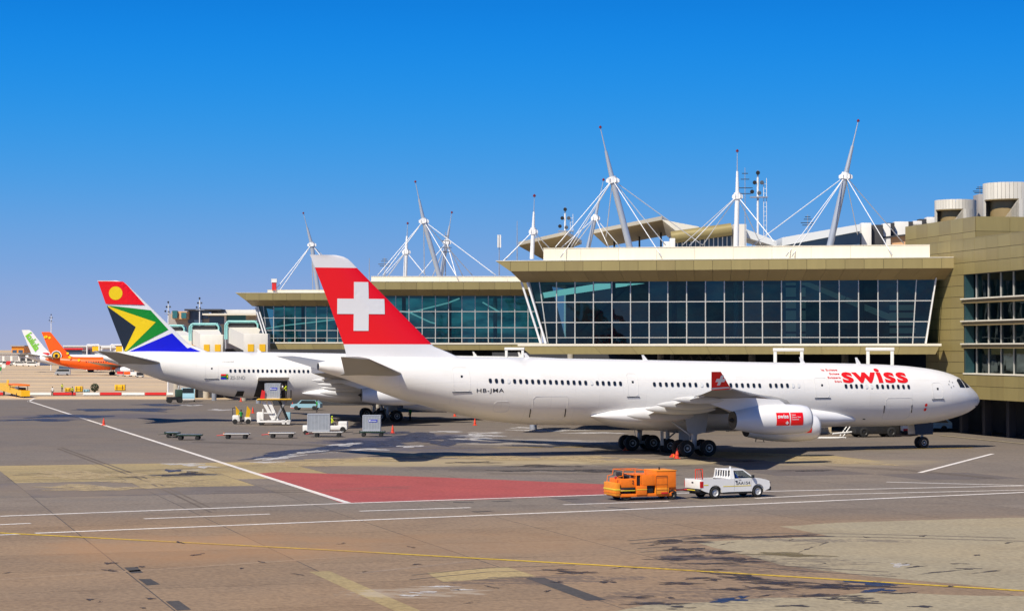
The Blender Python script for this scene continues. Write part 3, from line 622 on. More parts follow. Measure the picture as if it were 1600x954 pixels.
def airliner(name, label, fr, k, livery):
    root = thing(name, label, 'airliner', (fr.o[0], fr.o[1], 0), fr.a); root.scale = (k, k, k)
    base = M['white']
    at = lambda px, py, v=0: (lambda q: (-q[0]/k, q[1]/k))(fr.at(px, py, -v*k))
    # --- fuselage
    us = sorted(set([f[0] for f in FUS]+[u for u in np.arange(4.5, 62, 1.35)]))
    rings = []
    for u in us:
        zc, rz, ry = fus(u); rings.append([(-u, ry*math.sin(t), zc+rz*math.cos(t)) for t in [2*math.pi*i/48 for i in range(48)]])
    b = MB(); b.loft(rings, M['skinw']); body = b.build('fuselage', root, ang=60)
    b = MB(); zc, rz, ry = fus(62.2); b.revolve([(-62.22, .30), (-62.23, .01)], M['dkmet'], (0, 0, 0), 'x', 16); o = b.build('exhaust_outlet', body); o.location = (0, 0, zc-.02)
    # --- wing-to-body fairing
    b = MB(); rr = []
    for u, zc, rz, ry in [(13.4, 2.75, .25, 1.6), (14.2, 2.75, .5, 2.1), (16, 2.85, .85, 2.75), (18.5, 3.0, 1.05, 3.1), (22, 3.1, 1.2, 3.25), (28, 3.15, 1.25, 3.3), (32, 3.2, 1.27, 3.3), (34, 3.22, 1.18, 3.24), (36, 3.25, .98, 3.08), (37.6, 3.28, .68, 2.8), (38.6, 3.3, .4, 2.5), (39.2, 3.31, .12, 2.2)]:
        rr.append([(-u, ry*math.copysign(abs(math.sin(t))**.85, math.sin(t)), zc+rz*math.copysign(abs(math.cos(t))**.85, math.cos(t))) for t in [2*math.pi*i/32 for i in range(32)]])
    b.loft(rr, base); b.build('belly_fairing', root, ang=60)
    # --- wings
    WS = [(1.6, 19.9, 35.35, 4.15, 3.0, 1.75), (3.2, 21.1, 35.15, 4.2, 3.2, 1.6), (6, 23.1, 35.3, 4.35, 3.75, 1.25), (9, 25.25, 35.7, 4.6, 4.2, 1.0), (12, 27.4, 36.35, 4.82, 4.6, .8), (18, 31.8, 37.85, 5.25, 5.1, .55), (24, 36.1, 39.6, 5.68, 5.52, .38), (29, 39.6, 41.2, 6.05, 5.95, .2)]
    for side in (-1, 1):
        b = MB(); b.loft([wing_ring(*w, side) for w in WS], M['wing']); w_ = b.build('wing', root, ang=50)
        b = MB()                                                      # extended flap tails behind the wing
        for (v0, v1) in ((3.4, 8.7), (9.3, 17.2), (18.4, 22.5)):
            r2 = []
            for v in (v0, v1):
                t = [x for x in zip(WS, WS[1:]) if x[0][0] <= v <= x[1][0]][0]; f = (v-t[0][0])/(t[1][0]-t[0][0]); te = t[0][2]+(t[1][2]-t[0][2])*f; zt = t[0][4]+(t[1][4]-t[0][4])*f
                r2.append(wing_ring(v, te-.55, te+.35, zt-.02, zt-.22, .18, side))
            b.loft(r2, M['winglite'])
        b.build('flap', w_, ang=50)
        for v, u0, u1, z, r in ((5.9, 31.2, 37.6, 3.35, .42), (10.6, 31.8, 38.1, 4.0, .38), (14.5, 33.2, 38.9, 4.45, .34), (20.5, 36, 40.3, 5.0, .27)):
            b = MB(); n = 9
            b.loft([[(-(u0+(u1-u0)*t), side*(v+r*.75*math.sin(math.pi*min(1, t*1.0+.0))**.6*math.cos(a)), z+.1*t+r*1.15*math.sin(math.pi*t)**.6*math.sin(a)) for a in [2*math.pi*i/14 for i in range(14)]] for t in [.005]+[j/n for j in range(1, n)]+[.995]], M['winglite'])
            b.build('flap_track_fairing', root, ang=60)
        # winglet
        b = MB(); t = .09
        prof = [(39.75, 6.02), (41.25, 5.92), (41.56, 7.3), (40.82, 7.3)]
        cant = lambda z: 29.0+(z-6.0)*.45
        b.loft([[(-u, side*(cant(z)+t*(1 if s else -1)*(.5 if z > 6.5 else 1)), z) for s in (0, 1) for (u, z) in ([q] if s == 0 else [q])] for q in []] or
               [[(-39.7, side*29.0, 6.05), (-40.2, side*28.93, 6.04), (-41.25, side*28.98, 5.95), (-40.2, side*29.07, 5.98)],
                [(-40.8, side*29.6, 7.28), (-41.1, side*29.56, 7.28), (-41.55, side*29.6, 7.28), (-41.1, side*29.64, 7.28)]], M['red'] if livery == 'cross' else M['white'])
        wl = b.build('winglet', root, ang=50)
        if livery == 'cross' and side == -1:
            def wpt(u, z):
                f = (z-6.0)/1.28; return (-u, side*(29.0+.6*f+.075), z)
            cx, cz, a, w = 40.72, 6.66, .36, .12
            cr = [(-w, -a), (w, -a), (w, -w), (a, -w), (a, w), (w, w), (w, a), (-w, a), (-w, w), (-a, w), (-a, -w), (-w, -w)]
            wrap(flat_poly([(cx-p[0]-p[1]*.24, cz+p[1]) for p in cr]), wpt, 'cross_emblem', M['white'], wl)
            wrap(flat_poly([(39.83, 6.09), (39.93, 6.19), (41.28, 6.13), (41.27, 6.0)]), lambda u, z: (-u, side*(29.0+.6*(z-6)/1.28+.08), z), 'base_stripe', M['winglite'], wl)
        # tailplane
        b = MB(); b.loft([wing_ring(.5, 54.6, 60.5, 6.75, 6.75, .62, side), wing_ring(1.9, 55.75, 60.55, 6.9, 6.93, .55, side), wing_ring(9.45, 60.75, 63.1, 8.1, 8.25, .2, side), wing_ring(9.75, 61.1, 63.2, 8.14, 8.3, .1, side)], M['wing']); b.build('tailplane', root, ang=50)
    # --- fin
    zs = sorted(set([f[0] for f in FINP]+[10.4, 11.4, 13.4, 14.4])); rr = []
    for z in zs:
        le, te = fin_edges(z); pt = [(le+(te-le)*c) for c in CS]
        rr.append([(-u, -fin_th(u, z), z) for u in pt]+[(-u, fin_th(u, z), z) for u in pt[-2:0:-1]])
    mid = [(zs[j]+zs[j+1])/2 for j in range(len(zs)-1)]
    b = MB(); b.loft(rr, base, mf=(lambda j: M['red'] if 9.29 <= mid[j] <= 15.48 else base) if livery == 'cross' else None); fin = b.build('tail_fin', root, ang=50)
    # --- cockpit panes (starboard and nose)
    def pane(name, pts, m, parent, off=.02, st=.25, side=-1):
        return wrap(flat_poly(pts), lambda u, z: skin_pt(u, z, off, side), name, m, parent, st, st)
    for q in ([(2.62, 5.45), (3.3, 5.47), (3.42, 6.05), (3.18, 6.22), (2.78, 6.22)], [(1.78, 5.46), (2.5, 5.45), (2.66, 6.2), (2.32, 6.12)]):
        for sd in (-1, 1): pane('cockpit_pane', q, M['win'], root, side=sd, st=.12)
    # --- cabin windows
    def win(u, z, blind=False):
        key = 'win%d' % blind
        if key not in KIDS:
            w_, h_ = (.135, .19); bm2 = bmesh.new(); vs = []
            for i in range(12):
                t = 2*math.pi*i/12+.26; vs.append(bm2.verts.new((w_*math.copysign(abs(math.cos(t))**.6, math.cos(t)), 0, h_*math.copysign(abs(math.sin(t))**.6, math.sin(t)))))
            bm2.faces.new(vs); r = bmesh.ops.inset_region(bm2, faces=bm2.faces[:], thickness=.035, depth=-.03)
            me = bpy.data.meshes.new('cabin_window'); bm2.to_mesh(me); bm2.free(); me.materials.append(M['lgrey']); me.materials.append(M['blind'] if blind else M['win'])
            big = max(me.polygons, key=lambda p: p.area)
            for p in me.polygons: p.material_index = 0
            big.material_index = 1; KIDS[key] = me
        zc, rz, ry = fus(u); s = (z-zc)/rz; y = ry*math.sqrt(1-s*s); o = link('cabin_window', KIDS[key], root, skin_pt(u, z, .035)); o.rotation_euler = (-math.atan2((z-zc)/rz/rz, y/ry/ry), 0, 0)
        return o
    # --- thin outlines
    def outline(name, u0, u1, z0, z1, parent, r=.014, m=None, sill=True, side=-1, corner=.18):
        m = m or M['seamline']; g_ = []
        loop = [(u0+corner, z0), (u1-corner, z0), (u1, z0+corner), (u1, z1-corner), (u1-corner, z1), (u0+corner, z1), (u0, z1-corner), (u0, z0+corner)]
        b = MB()
        for (a0, c0), (a1, c1) in zip(loop, loop[1:]+loop[:1]):
            n = max(1, int(abs(c1-c0)/.3)); pts = [skin_pt(a0+(a1-a0)*i/n, c0+(c1-c0)*i/n, .005, side) for i in range(n+1)]; b.path(pts, r, m, 4)
        if sill: b.tube(skin_pt(u0-.1, z0-.06, .02, side), skin_pt(u1+.1, z0-.06, .02, side), .035, M['navy'], n=5)
        if sill: c = skin_pt((u0*.5+u1*.5), z0+(z1-z0)*.62, .012, side); b.box(c[0]-.08, c[0]+.08, c[1]-.02, c[1]+.02, c[2]-.1, c[2]+.1, M['win'])
        return b.build(name, parent, smooth=False)
    # --- engines
    for v, u0, zc, uo in ((19.2, 28.1, 3.44, 1), (9.4, 21.95, 2.42, 0)):
        for side in (-1, 1):
            en = thing('engine', None, None, (-u0, side*v, zc)); en.parent = root
            b = MB(); c = (0, 0, 0)
            b.revolve([(-6.55, .70), (-6.5, .72), (-5.4, .93), (-4.2, 1.10), (-3, 1.17), (-1.6, 1.18), (-.7, 1.13), (-.2, 1.04), (-.02, .96), (0, .92), (-.05, .88), (-.3, .86), (-1.2, .90)], base, c, 'x', 36,
                      ms=[M['dkmet']]+[base]*6+[M['rim']]*4+[M['grey']]); b.build('nacelle', en, ang=60)
            b = MB(); b.revolve([(-1.15, .9), (-1.1, .01)], M['navy'], c, 'x', 24); b.revolve([(-.75, .01), (-1.0, .2), (-1.14, .26)], M['grey'], c, 'x', 16)
            for i in range(22):
                t = 2*math.pi*i/22; b.box(-1.08, -1.06, -.03, .03, 0, .0, M['grey'])
            b.build('fan', en)
            b = MB(); b.revolve([(-6.5, .69), (-5.6, .72), (-5.2, .55), (-5.2, .01)], M['dkmet'], c, 'x', 28); b.revolve([(-5.3, .36), (-6.6, .18), (-6.9, .02)], M['dkmet'], c, 'x', 16); b.build('exhaust', en)
            # pylon: from nacelle crown up to the wing
            zw = {19.2: 5.2, 9.4: 4.55}[v]-zc
            b = MB(); pr = [(-1.9, 1.12), (-2.6, zw*.62+.45), (-5.2, zw-.05), (-9.2, zw-.1), (-9.0, zw-.35), (-6.6, .66), (-3.2, 1.05)]
            b.prism(pr, base, -.17, .17); b.build('pylon', en)
            if livery == 'cross' and side == -1:
                def npt(x, z, off=.02):
                    prof = [(-6.5, .72), (-5.4, .93), (-4.2, 1.10), (-3, 1.17), (-1.6, 1.18), (-.7, 1.13), (-.2, 1.04)]
                    r = np.interp(x, [p[0] for p in prof], [p[1] for p in prof]); z = max(-.98*r, min(.98*r, z)); y = math.sqrt(r*r-z*z); return (x, -(y+off*y/r), z+off*z/r)
                for x0, x1 in ((-3.32, -2.2), (-2.1, -1.0)):
                    wrap(flat_poly([(x0, -.42), (x1, -.42), (x1, .55), (x0, .55)]), npt, 'red_panel', M['red'], en, .1, .3)
                bm2 = fit(flat_text('swiss', 1, .03), -3.22, -2.3, .12, .42); wrap(bm2, lambda x, z: npt(x, z, .035), 'engine_lettering', M['white'], en, .1)
                cr = [(-.05, -.13), (.05, -.13), (.05, -.05), (.13, -.05), (.13, .05), (.05, .05), (.05, .13), (-.05, .13), (-.05, .05), (-.13, .05), (-.13, -.05), (-.05, -.05)]
                wrap(flat_poly([(-2.42+p[0], -.22+p[1]) for p in cr]), lambda x, z: npt(x, z, .035), 'cross_emblem', M['white'], en, .1)
                for i, (w_, tx) in enumerate(((.35, 'Suisse'), (.8, 'Svizzera  Svizra'), (.6, 'Switzerland'))):
                    wrap(fit(flat_text(tx, 1, .01), -2.02, -2.02+w_, .33-.17*i, .44-.17*i), lambda x, z: npt(x, z, .035), 'engine_lettering', M['white'], en, .1)
    # --- undercarriage
    zw = 5.2*1.0
    for v in (-5.34, 5.7):
        uc = 31.4 if livery == 'cross' else 29.6; y = -v; gp = MB()
        gp.tube((-uc, y, .75), (-uc+.2, y, 3.6), .21, M['gearp'], n=12); gp.tube((-uc, y, .7), (-uc, y, 1.7), .14, M['rim'], n=12)
        gp.tube((-uc-1.05, y, .62), (-uc+1.05, y, .76), .13, M['gearp'], n=10)
        for d in (-1, 1): gp.tube((-uc+d, y-.75, .68+.05*d), (-uc+d, y+.75, .68+.05*d), .09, M['gearp'], n=8)
        gp.tube((-uc, y, 1.5), (-uc-1.7, y*.62, 3.3), .08, M['rim'], n=8); gp.tube((-uc+.05, y, 2.2), (-uc+.1, y*.5, 3.3), .09, M['gearp'], n=8)
        gp.tube((-uc+.15, y+.22, .9), (-uc+.3, y+.2, 2.3), .03, M['rim'], n=6); gp.tube((-uc-.2, y+.2, .8), (-uc-.4, y+.15, 1.9), .025, M['rim'], n=6)
        gear = gp.build('main_gear', root)
        b = MB(); b.slab([(-uc-1.0, y-math.copysign(.28, y)*-1, 3.9), (-uc+1.25, y+math.copysign(.28, y), 4.0), (-uc+.95, y+math.copysign(.3, y), 2.0), (-uc-.1, y+math.copysign(.3, y), 1.75), (-uc-.75, y+math.copysign(.3, y), 2.1)], M['gearp'], (0, .06, 0)); b.build('gear_door', gear)
        for d in (-1, 1):
            for e in (-1, 1):
                b = MB(); wheel(b, (-uc+d, y+e*.66, .69), .69, .5); b.build('wheel', gear)
    gp = MB(); uc = 31.0 if livery == 'cross' else 29.4
    gp.tube((-uc, .3, .6), (-uc, .3, 2.6), .17, M['gearp'], n=12); gp.tube((-uc, -.1, .62), (-uc, .7, .62), .1, M['gearp'], n=8); gp.tube((-uc, .3, 1.2), (-uc+1.6, .3, 2.4), .07, M['gearp'], n=8)
    gear = gp.build('centre_gear', root)
    for e in (-.4, .4):
        b = MB(); wheel(b, (-uc, .3+e, .62), .62, .42); b.build('wheel', gear)
    b = MB(); b.box(-uc+.5, -uc+1.7, -.9, -.84, 1.1, 2.35, M['gearp']); b.build('gear_door', gear, smooth=False)
    b = MB(); b.box(-uc-1.1, -uc-.85, -.7, -.6, .7, 2.2, M['rim']); b.build('gear_door', gear, smooth=False)
    gp = MB(); uc = 6.0 if livery == 'cross' else 6.6
    gp.tube((-uc, 0, .52), (-uc+.15, 0, 2.6), .13, M['gearp'], n=12); gp.tube((-uc, -.4, .52), (-uc, .4, .52), .07, M['gearp'], n=8); gp.tube((-uc+.1, 0, 1.5), (-uc+1.4, 0, 2.5), .06, M['rim'], n=8)
    gp.box(-uc+.2, -uc+.4, -.25, .25, 1.2, 1.5, M['clear']); gear = gp.build('nose_gear', root)
    for e in (-.34, .34):
        b = MB(); wheel(b, (-uc, e, .53), .53, .34); b.build('wheel', gear)
    for s_ in (-1, 1):
        b = MB(); b.slab([(-uc-1.1, s_*.55, 2.3), (-uc+.9, s_*.55, 2.3), (-uc+.8, s_*.62, 1.25), (-uc-1.0, s_*.62, 1.25)], base if s_ > 0 else M['navy'], (0, .03, 0)); b.build('gear_door', gear, smooth=False)
    # antennas
    for u, h in ((18, .5), (33.2, .42), (12.4, .55), (44, .4)):
        zc, rz, ry = fus(u); b = MB(); b.prism([(-u-.25, zc+rz-.03), (-u+.2, zc+rz-.03), (-u-.2, zc+rz+h), (-u-.38, zc+rz+h)], base, -.03, .03); b.build('blade_antenna', root, smooth=False)
    return root, body, fin, at, pane, win, outline

SW = Fr(42.425, 198.0, 21.0)
root, body, fin, at, pane, win, outline = airliner('airliner', 'white four engined airliner with a red fin bearing a white cross', SW, 1.0, 'cross')
# cross on the fin
cx, cz, a, w = 58.66, 12.36, 1.98, .62
cr = [(-w, -a), (w, -a), (w, -w), (a, -w), (a, w), (w, w), (w, a), (-w, a), (-w, w), (-a, w), (-a, -w), (-w, -w)]
for sd in (-1, 1): wrap(flat_poly([(cx+p[0], cz+p[1]) for p in cr]), lambda u, z: fin_pt(u, z, .03, sd), 'cross_emblem', M['white'], fin, .4, .4)
def cabin(px0, px1, n, blinds, z0, z1):
    u0, u1 = at(px0, 600, 2.75)[0], at(px1, 600, 2.75)[0]
    for i in range(n):
        t = i/(n-1); win(u0+(u1-u0)*t, z0+(z1-z0)*t, i in blinds)
cabin(767, 969.5, 23, {3, 17}, 6.31, 6.01); cabin(1022.5, 1187, 19, {8}, 5.93, 5.77); cabin(1204, 1248, 6, {4, 5}, 5.76, 5.75)
cabin(1322, 1346.5, 4, set(), 5.66, 5.65); cabin(1354, 1362, 2, {0, 1}, 5.63, 5.62); cabin(1371, 1420, 7, set(), 5.61, 5.57)
for q in ((51.45, 50.05, 5.45, 7.4), (36.1, 35.15, 4.95, 6.85), (18.3, 16.95, 4.7, 6.4), (6.5, 5.4, 4.5, 5.9)): outline('cabin_door', q[1], q[0], q[2], q[3], root)
for u0, u1, z0, z1 in ((41.5, 44.6, 3.1, 5.0), (8.6, 11.3, 2.75, 4.6), (46.6, 47.9, 3.75, 4.6)): outline('cargo_door', u0, u1, z0, z1, root, sill=False, r=.014)
b = MB()
for u in (41.5, 44.6, 8.5, 11.3): b.tube(skin_pt(u, 3.3, .02), skin_pt(u+.12, 3.95, .02), .045, M['black'], n=5)
for u in (15.2, 14.6, 13.0): c = skin_pt(u, 2.75, .01); b.box(c[0]-.12, c[0]+.12, c[1]-.02, c[1]+.02, c[2]-.04, c[2]+.04, M['black'])
c = skin_pt(.9, 3.75, .01); b.box(c[0]-.2, c[0]+.1, c[1]-.02, c[1]+.02, c[2]-.06, c[2]+.06, M['black'])
b.build('service_marking', root, smooth=False)
pane('service_marking', circle(7.15, 3.95, .14, 12), M['red'], root); pane('service_marking', circle(7.15, 3.55, .14, 12), M['red'], root)
for i, p in enumerate(circle(4.3, 5.75, .28, 5)): pane('sensor_plate', circle(p[0], p[1], .07, 8), M['grey'], root)
# names along the flank (u runs aft, so lettering is mirrored in u)
def flank_text(txt, u_left, u_right, z0, z1, m, name, bold=0, slope=0.0, par=None, off=.02, shear=0, sp=1.0):
    bm2 = fit(flat_text(txt, 1, bold, shear=shear, spacing=sp), -u_left, -u_right, z0, z1)
    return wrap(bm2, lambda x, z: skin_pt(-x, z+slope*(x+u_left), off), name, m, par or root, .1)
flank_text('HB-JMA', 49.52, 47.2, 5.27, 5.68, M['black'], 'registration_lettering', .006, sp=1.12)
flank_text('swiss', 15.45, 8.85, 5.93, 7.2, M['swred'], 'airline_lettering', .032, slope=-.006, sp=1.07)
for i, (tx, ul) in enumerate((('la Suisse', 17.2), ('Suisse', 16.6), ('Svizzera', 16.9), ('Svizra', 16.3))):
    flank_text(tx, ul, 15.6, 6.98-.33*i, 7.16-.33*i, M['swred'], 'airline_lettering', .02)

# ---- second airliner: flag of green, gold, black, red and blue on the fin
KS = 1.045
SA = Fr(13.8, 278.7, 12.0)
root, body, fin, at, pane, win, outline = airliner('airliner', 'white airliner being loaded, its fin painted as a red, green, gold, black and blue flag', SA, KS, 'flag')
Z1 = lambda x, y: at(x/3.975, 400+y/3.975, 0)
def dec(pts, m, off): 
    for sd in (-1, 1): wrap(flat_poly([Z1(*p) for p in pts]), lambda u, z: fin_pt(u, z, off, sd), 'flag_field', m, fin, .5, .5)
dec([(608, 156), (764, 158), (790, 180), (899, 303), (657, 297)], M['red'], .07)
dec(circle(718, 230, 42, 24), M['flagyel'], .085)
dec([(664, 309), (690, 308), (935, 336), (1045, 456), (783, 592), (772, 590)], M['flaggreen'], .03)
dec([(670, 309), (966, 410), (786, 588), (773, 588)], M['flagyel'], .045)
dec([(664, 310), (842, 440), (771, 588)], M['flagblk'], .06)
dec([(779, 602), (1068, 478), (1163, 572), (1182, 566), (1298, 614), (1100, 620), (850, 620)], M['flagblue'], .03)
u0 = at(360.2, 580, 2.75)[0]; zw = 5.98
for i in range(19):
    win(u0-.533*i, zw-.005*i)
win(at(496, 580, 2.75)[0], zw-.12)
for a0, a1, yb, yt in ((321, 341, 591, 566), (503, 520, 594, 570)): outline('cabin_door', at(a1, yb, 2.7)[0], at(a0, yb, 2.7)[0], at(a0, yb, 2.7)[1], at(a0, yt, 2.5)[1], root)
q0, q1 = at(359.5, 592, 2.7), at(383, 587, 2.7); flank_text('ZS-SND', q0[0], q1[0], q0[1], q1[1], M['grey'], 'registration_lettering', .0)
q0, q1 = at(347, 566, 2.3), at(366, 564, 2.3); flank_text('A STAR ALLIANCE MEMBER', q0[0], q1[0], q0[1], q1[1]+.02, M['lgrey'], 'airline_lettering', .0)
ua, za = at(345, 592, 2.7); ub, zb = at(356.5, 584, 2.7)
fl = lambda x, y: (ua+(ub-ua)*x, za+(zb-za)*y)
for pts, m, off in (([(0, 0), (.75, 0), (.75, .33), (0, .33)], M['flagblue'], .02), ([(0, .67), (.75, .67), (.75, 1), (0, 1)], M['red'], .02), ([(0, .4), (1, .3), (1, .75), (.5, .6), (0, .6)], M['flaggreen'], .03), ([(.72, 0), (1, .1), (1, .95), (.72, 1)], M['flaggreen'], .035), ([(.85, .3), (1, .4), (1, .8), (.85, .75)], M['flagyel'], .045)):
    pane('flag_emblem', [fl(*p) for p in pts], m, root, off)
q = [at(*p, 2.6) for p in ((403, 594.5), (449, 594.5), (449, 624), (397, 624))]; pane('hold_dark_patch', q, M['black'], root, .02, .3)  # flat black patches paint the dark of the open holds on the skin
q = [at(*p, 2.2) for p in ((371, 610.5), (382, 610.5), (380.5, 619), (368.5, 619))]; pane('hold_dark_patch', q, M['black'], root, .02, .3)
ua, za = at(402, 594, 2.6); ub, zb = at(450, 592, 2.6); b = MB(); p0, p1 = Vector(skin_pt(ua, za, .0)), Vector(skin_pt(ub, za, 0)); o_ = Vector((0, -1.5, .35))
b.slab([p0, p1, p1+o_, p0+o_], M['white2'], (0, 0, .12)); b.build('cargo_door', root, smooth=False)
outline('cargo_door', at(383, 612, 2.2)[0], at(368, 612, 2.2)[0], at(370, 620, 2.2)[1], at(370, 609, 2.2)[1], root, sill=False)

# ================================================================ TERMINAL
def panel(name, pts, m, parent, th=.06, ins=.012):     # a cladding sheet in x,z standing proud of its backing, at y=0 towards -y
    b = MB(); b.prism(pts, m, -th, 0); return b.build(name, parent, smooth=False)
def hall(name, label, fr, L, D, r, zp, zt, zf, zg, rows, zl, mu, pan, par, slx, tips, soff_x, low_x, glass, wallm='inter'):
    root = thing(name, label, 'terminal building', (fr.o[0], fr.o[1], 0), fr.a)
    zs = rows[-1]; tl, tr = tips
    # roof body, edge and end cheeks
    b = MB(); b.box(soff_x[0]+.3, soff_x[1]-.3, r+.05, D, zg+.04, zt-.05, M['conc']); b.box(tl+.5, tr-.2, .06, D, zt-.32, zt-.03, M['cream'])
    b.box(par[0]+.5, par[1]-.3, 2.2, D-1, zt-.03, zt+.35, M['conc']); b.build('roof', root, smooth=False)
    b = MB()
    b.poly([(0+.02, .02, zt-.02), (tl+1.6, .02, zf), (soff_x[0], r, zg+.02), (soff_x[0], D, zg+.02), (.02, D, zt-.02)], M['soffit'])
    b.build('roof_cheek', root, smooth=False)
    b = MB(); b.prism([(.05, zt-.05), (tl+1.62, zf+.02), (tr-.05, zf+.02), (L-.05, zt-.05)], M['dkconc'], .005, .05); b.build('fascia_backing', root, smooth=False)
    n = int(round((tr-tl-1.6)/pan)); xs = [tl+1.6+(tr-tl-1.6)*i/n for i in range(n+1)]
    panel('fascia_panel', [(0, zt), (tl+1.6-.015, zf), (tl+1.6-.015, zt)], M['olive'], root)
    for i, (a, c) in enumerate(zip(xs, xs[1:])):
        a2, c2 = a+.015, c-.015
        pts = [(a2, zf), (c2, zf), (c2, zt), (a2, zt)] if i < n-1 else [(a2, zf), (c2, zf), (L, zt), (a2, zt)]
        panel('fascia_panel', pts, M['olive2' if (i*7) % 5 == 1 else 'olive'], root)
        b = MB(); f0 = (soff_x[0]+(soff_x[1]-soff_x[0])*i/n, soff_x[0]+(soff_x[1]-soff_x[0])*(i+1)/n)
        b.slab([(a2, .0, zf), (c2, .0, zf), (f0[1]-.01, r, zg), (f0[0]+.01, r, zg)], M['soffit'], (0, .02, .05)); b.build('soffit_panel', root, smooth=False)
    b = MB(); b.box(tl-.2 if tl > .3 else .0, tr+.3, -.10, .4, zt+.002, zt+.07, M['cream']); b.build('roof_edge', root, smooth=False)
    m_ = max(1, int(round((par[1]-par[0])/(pan*2)))); ps = [par[0]+(par[1]-par[0])*i/m_ for i in range(m_+1)]
    for a, c in zip(ps, ps[1:]):
        b = MB(); b.box(a+.012, c-.012, 2.0, 2.12, zt+.0, zp, M['cream']); b.build('parapet_panel', root, smooth=False)
    b = MB(); b.box(par[0], par[1], 1.95, 2.3, zp, zp+.06, M['cream']); b.build('parapet_coping', root, smooth=False)
    # glazing: panes, mullions, transoms
    zr = [zg]+rows
    def ux(i, z): t = (z-zs)/(zg-zs); return mu[i][1]+(mu[i][0]-mu[i][1])*t
    for i in range(len(mu)-1):
        for a, c in zip(zr, zr[1:]):
            b = MB(); b.poly([(ux(i, c), 0, c), (ux(i+1, c), 0, c), (ux(i+1, a), 0, a), (ux(i, a), 0, a)], glass)
            cx, cz = (ux(i, c)+ux(i+1, c))/2, (a+c)/2
            b.v = [(v[0]-cx, v[1], v[2]-cz) for v in b.v]
            o = b.build('glass_pane', root, smooth=False, loc=(cx, r+.12, cz)); o.rotation_euler = (random.gauss(-.006, .004), 0, random.gauss(0, .004))
    for i in range(len(mu)):
        b = MB(); w = .055 if 0 < i < len(mu)-1 else .09
        b.slab([(ux(i, zs)-w, r-.06, zs), (ux(i, zs)+w, r-.06, zs), (ux(i, zg)+w, r-.06, zg), (ux(i, zg)-w, r-.06, zg)], M['mull'], (0, .16, 0)); b.build('mullion', root, smooth=False)
    for z in rows[:-1]:
        b = MB(); b.box(ux(0, z), ux(len(mu)-1, z), r-.03, r+.08, z-.05, z+.05, M['mull']); b.build('transom', root, smooth=False)
    b = MB(); b.box(ux(0, zs), ux(len(mu)-1, zs), r-.02, r+.06, zs+.62, zs+.69, M['mull']); b.build('guard_rail', root, smooth=False)
    # raking tubes at the ends
    for (x0, z0, x1, z1) in slx:
        b = MB(); b.tube((x0, r-.55, z0), (x1, r-.55, z1), .12 if x0 < 20 else .08, M['mast'], n=12); b.build('raking_column', root)
    # floor edge
    la, lb = low_x; n2 = int(round((lb[0]-la[0])/(pan*2))); zz = zs-.28
    b = MB(); b.box(la[0]-.2, lb[0]+.2, -.12, r+.02, zs-.26, zs-.02, M['cream']); b.build('sill', root, smooth=False)
    for i in range(n2):
        f = lambda t, k: la[k]+(lb[k]-la[k])*t
        panel('floor_edge_panel', [(f(i/n2, 1)+.012, zl), (f((i+1)/n2, 1)-.012, zl), (f((i+1)/n2, 0)-.012, zz), (f(i/n2, 0)+.012, zz)], M['olive2' if i % 4 == 2 else 'olive'], root)
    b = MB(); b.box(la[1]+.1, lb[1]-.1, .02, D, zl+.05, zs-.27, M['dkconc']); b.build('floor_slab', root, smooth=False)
    # inside
    b = MB(); x0, x1 = mu[0][1], mu[-1][1]
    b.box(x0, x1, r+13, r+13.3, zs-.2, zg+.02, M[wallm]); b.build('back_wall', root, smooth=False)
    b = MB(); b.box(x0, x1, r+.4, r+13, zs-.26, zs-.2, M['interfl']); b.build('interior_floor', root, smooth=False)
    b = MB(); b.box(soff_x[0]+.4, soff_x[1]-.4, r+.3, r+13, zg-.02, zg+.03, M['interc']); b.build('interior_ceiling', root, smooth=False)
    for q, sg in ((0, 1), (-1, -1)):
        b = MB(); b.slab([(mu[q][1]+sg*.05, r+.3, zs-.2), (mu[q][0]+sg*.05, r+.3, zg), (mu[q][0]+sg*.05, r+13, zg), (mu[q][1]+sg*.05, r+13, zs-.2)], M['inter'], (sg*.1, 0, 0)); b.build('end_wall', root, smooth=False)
    k = int((x1-x0)/7.5)
    for i in range(1, k+1):
        u = x0+(x1-x0)*i/(k+1)
        b = MB(); b.tube((u, r+4.5, zs-.2), (u, r+4.5, zg), .28, M['pale'] if i % 3 == 0 else M['interc'], n=14); b.build('interior_column', root)
    for i in range(int((x1-x0)/3.1)):
        u = x0+1+i*3.1+random.uniform(-.2, .2)
        if i % 4 == 3: continue
        b = MB()
        for q in range(4): b.bbox(u+q*.6, u+q*.6+.5, r+2.0, r+2.5, zs+.15, zs+.25, M['seat'], .03); b.bbox(u+q*.6, u+q*.6+.5, r+2.5, r+2.6, zs+.25, zs+.75, M['seat'], .03)
        b.box(u, u+2.3, r+2.2, r+2.3, zs-.2, zs+.15, M['dkmet']); b.build('bench_seat', root, smooth=False)
    # undercroft
    for i in range(max(2, int(L/9))):
        u = 3+i*(L-6)/max(1, int(L/9)-1)
        b = MB(); b.tube((u, 30, 0), (u, 30, zl+.05), .4, M['conc'], n=16); b.build('undercroft_column', root)
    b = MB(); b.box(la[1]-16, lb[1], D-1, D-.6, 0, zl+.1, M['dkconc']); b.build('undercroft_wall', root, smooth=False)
    return root

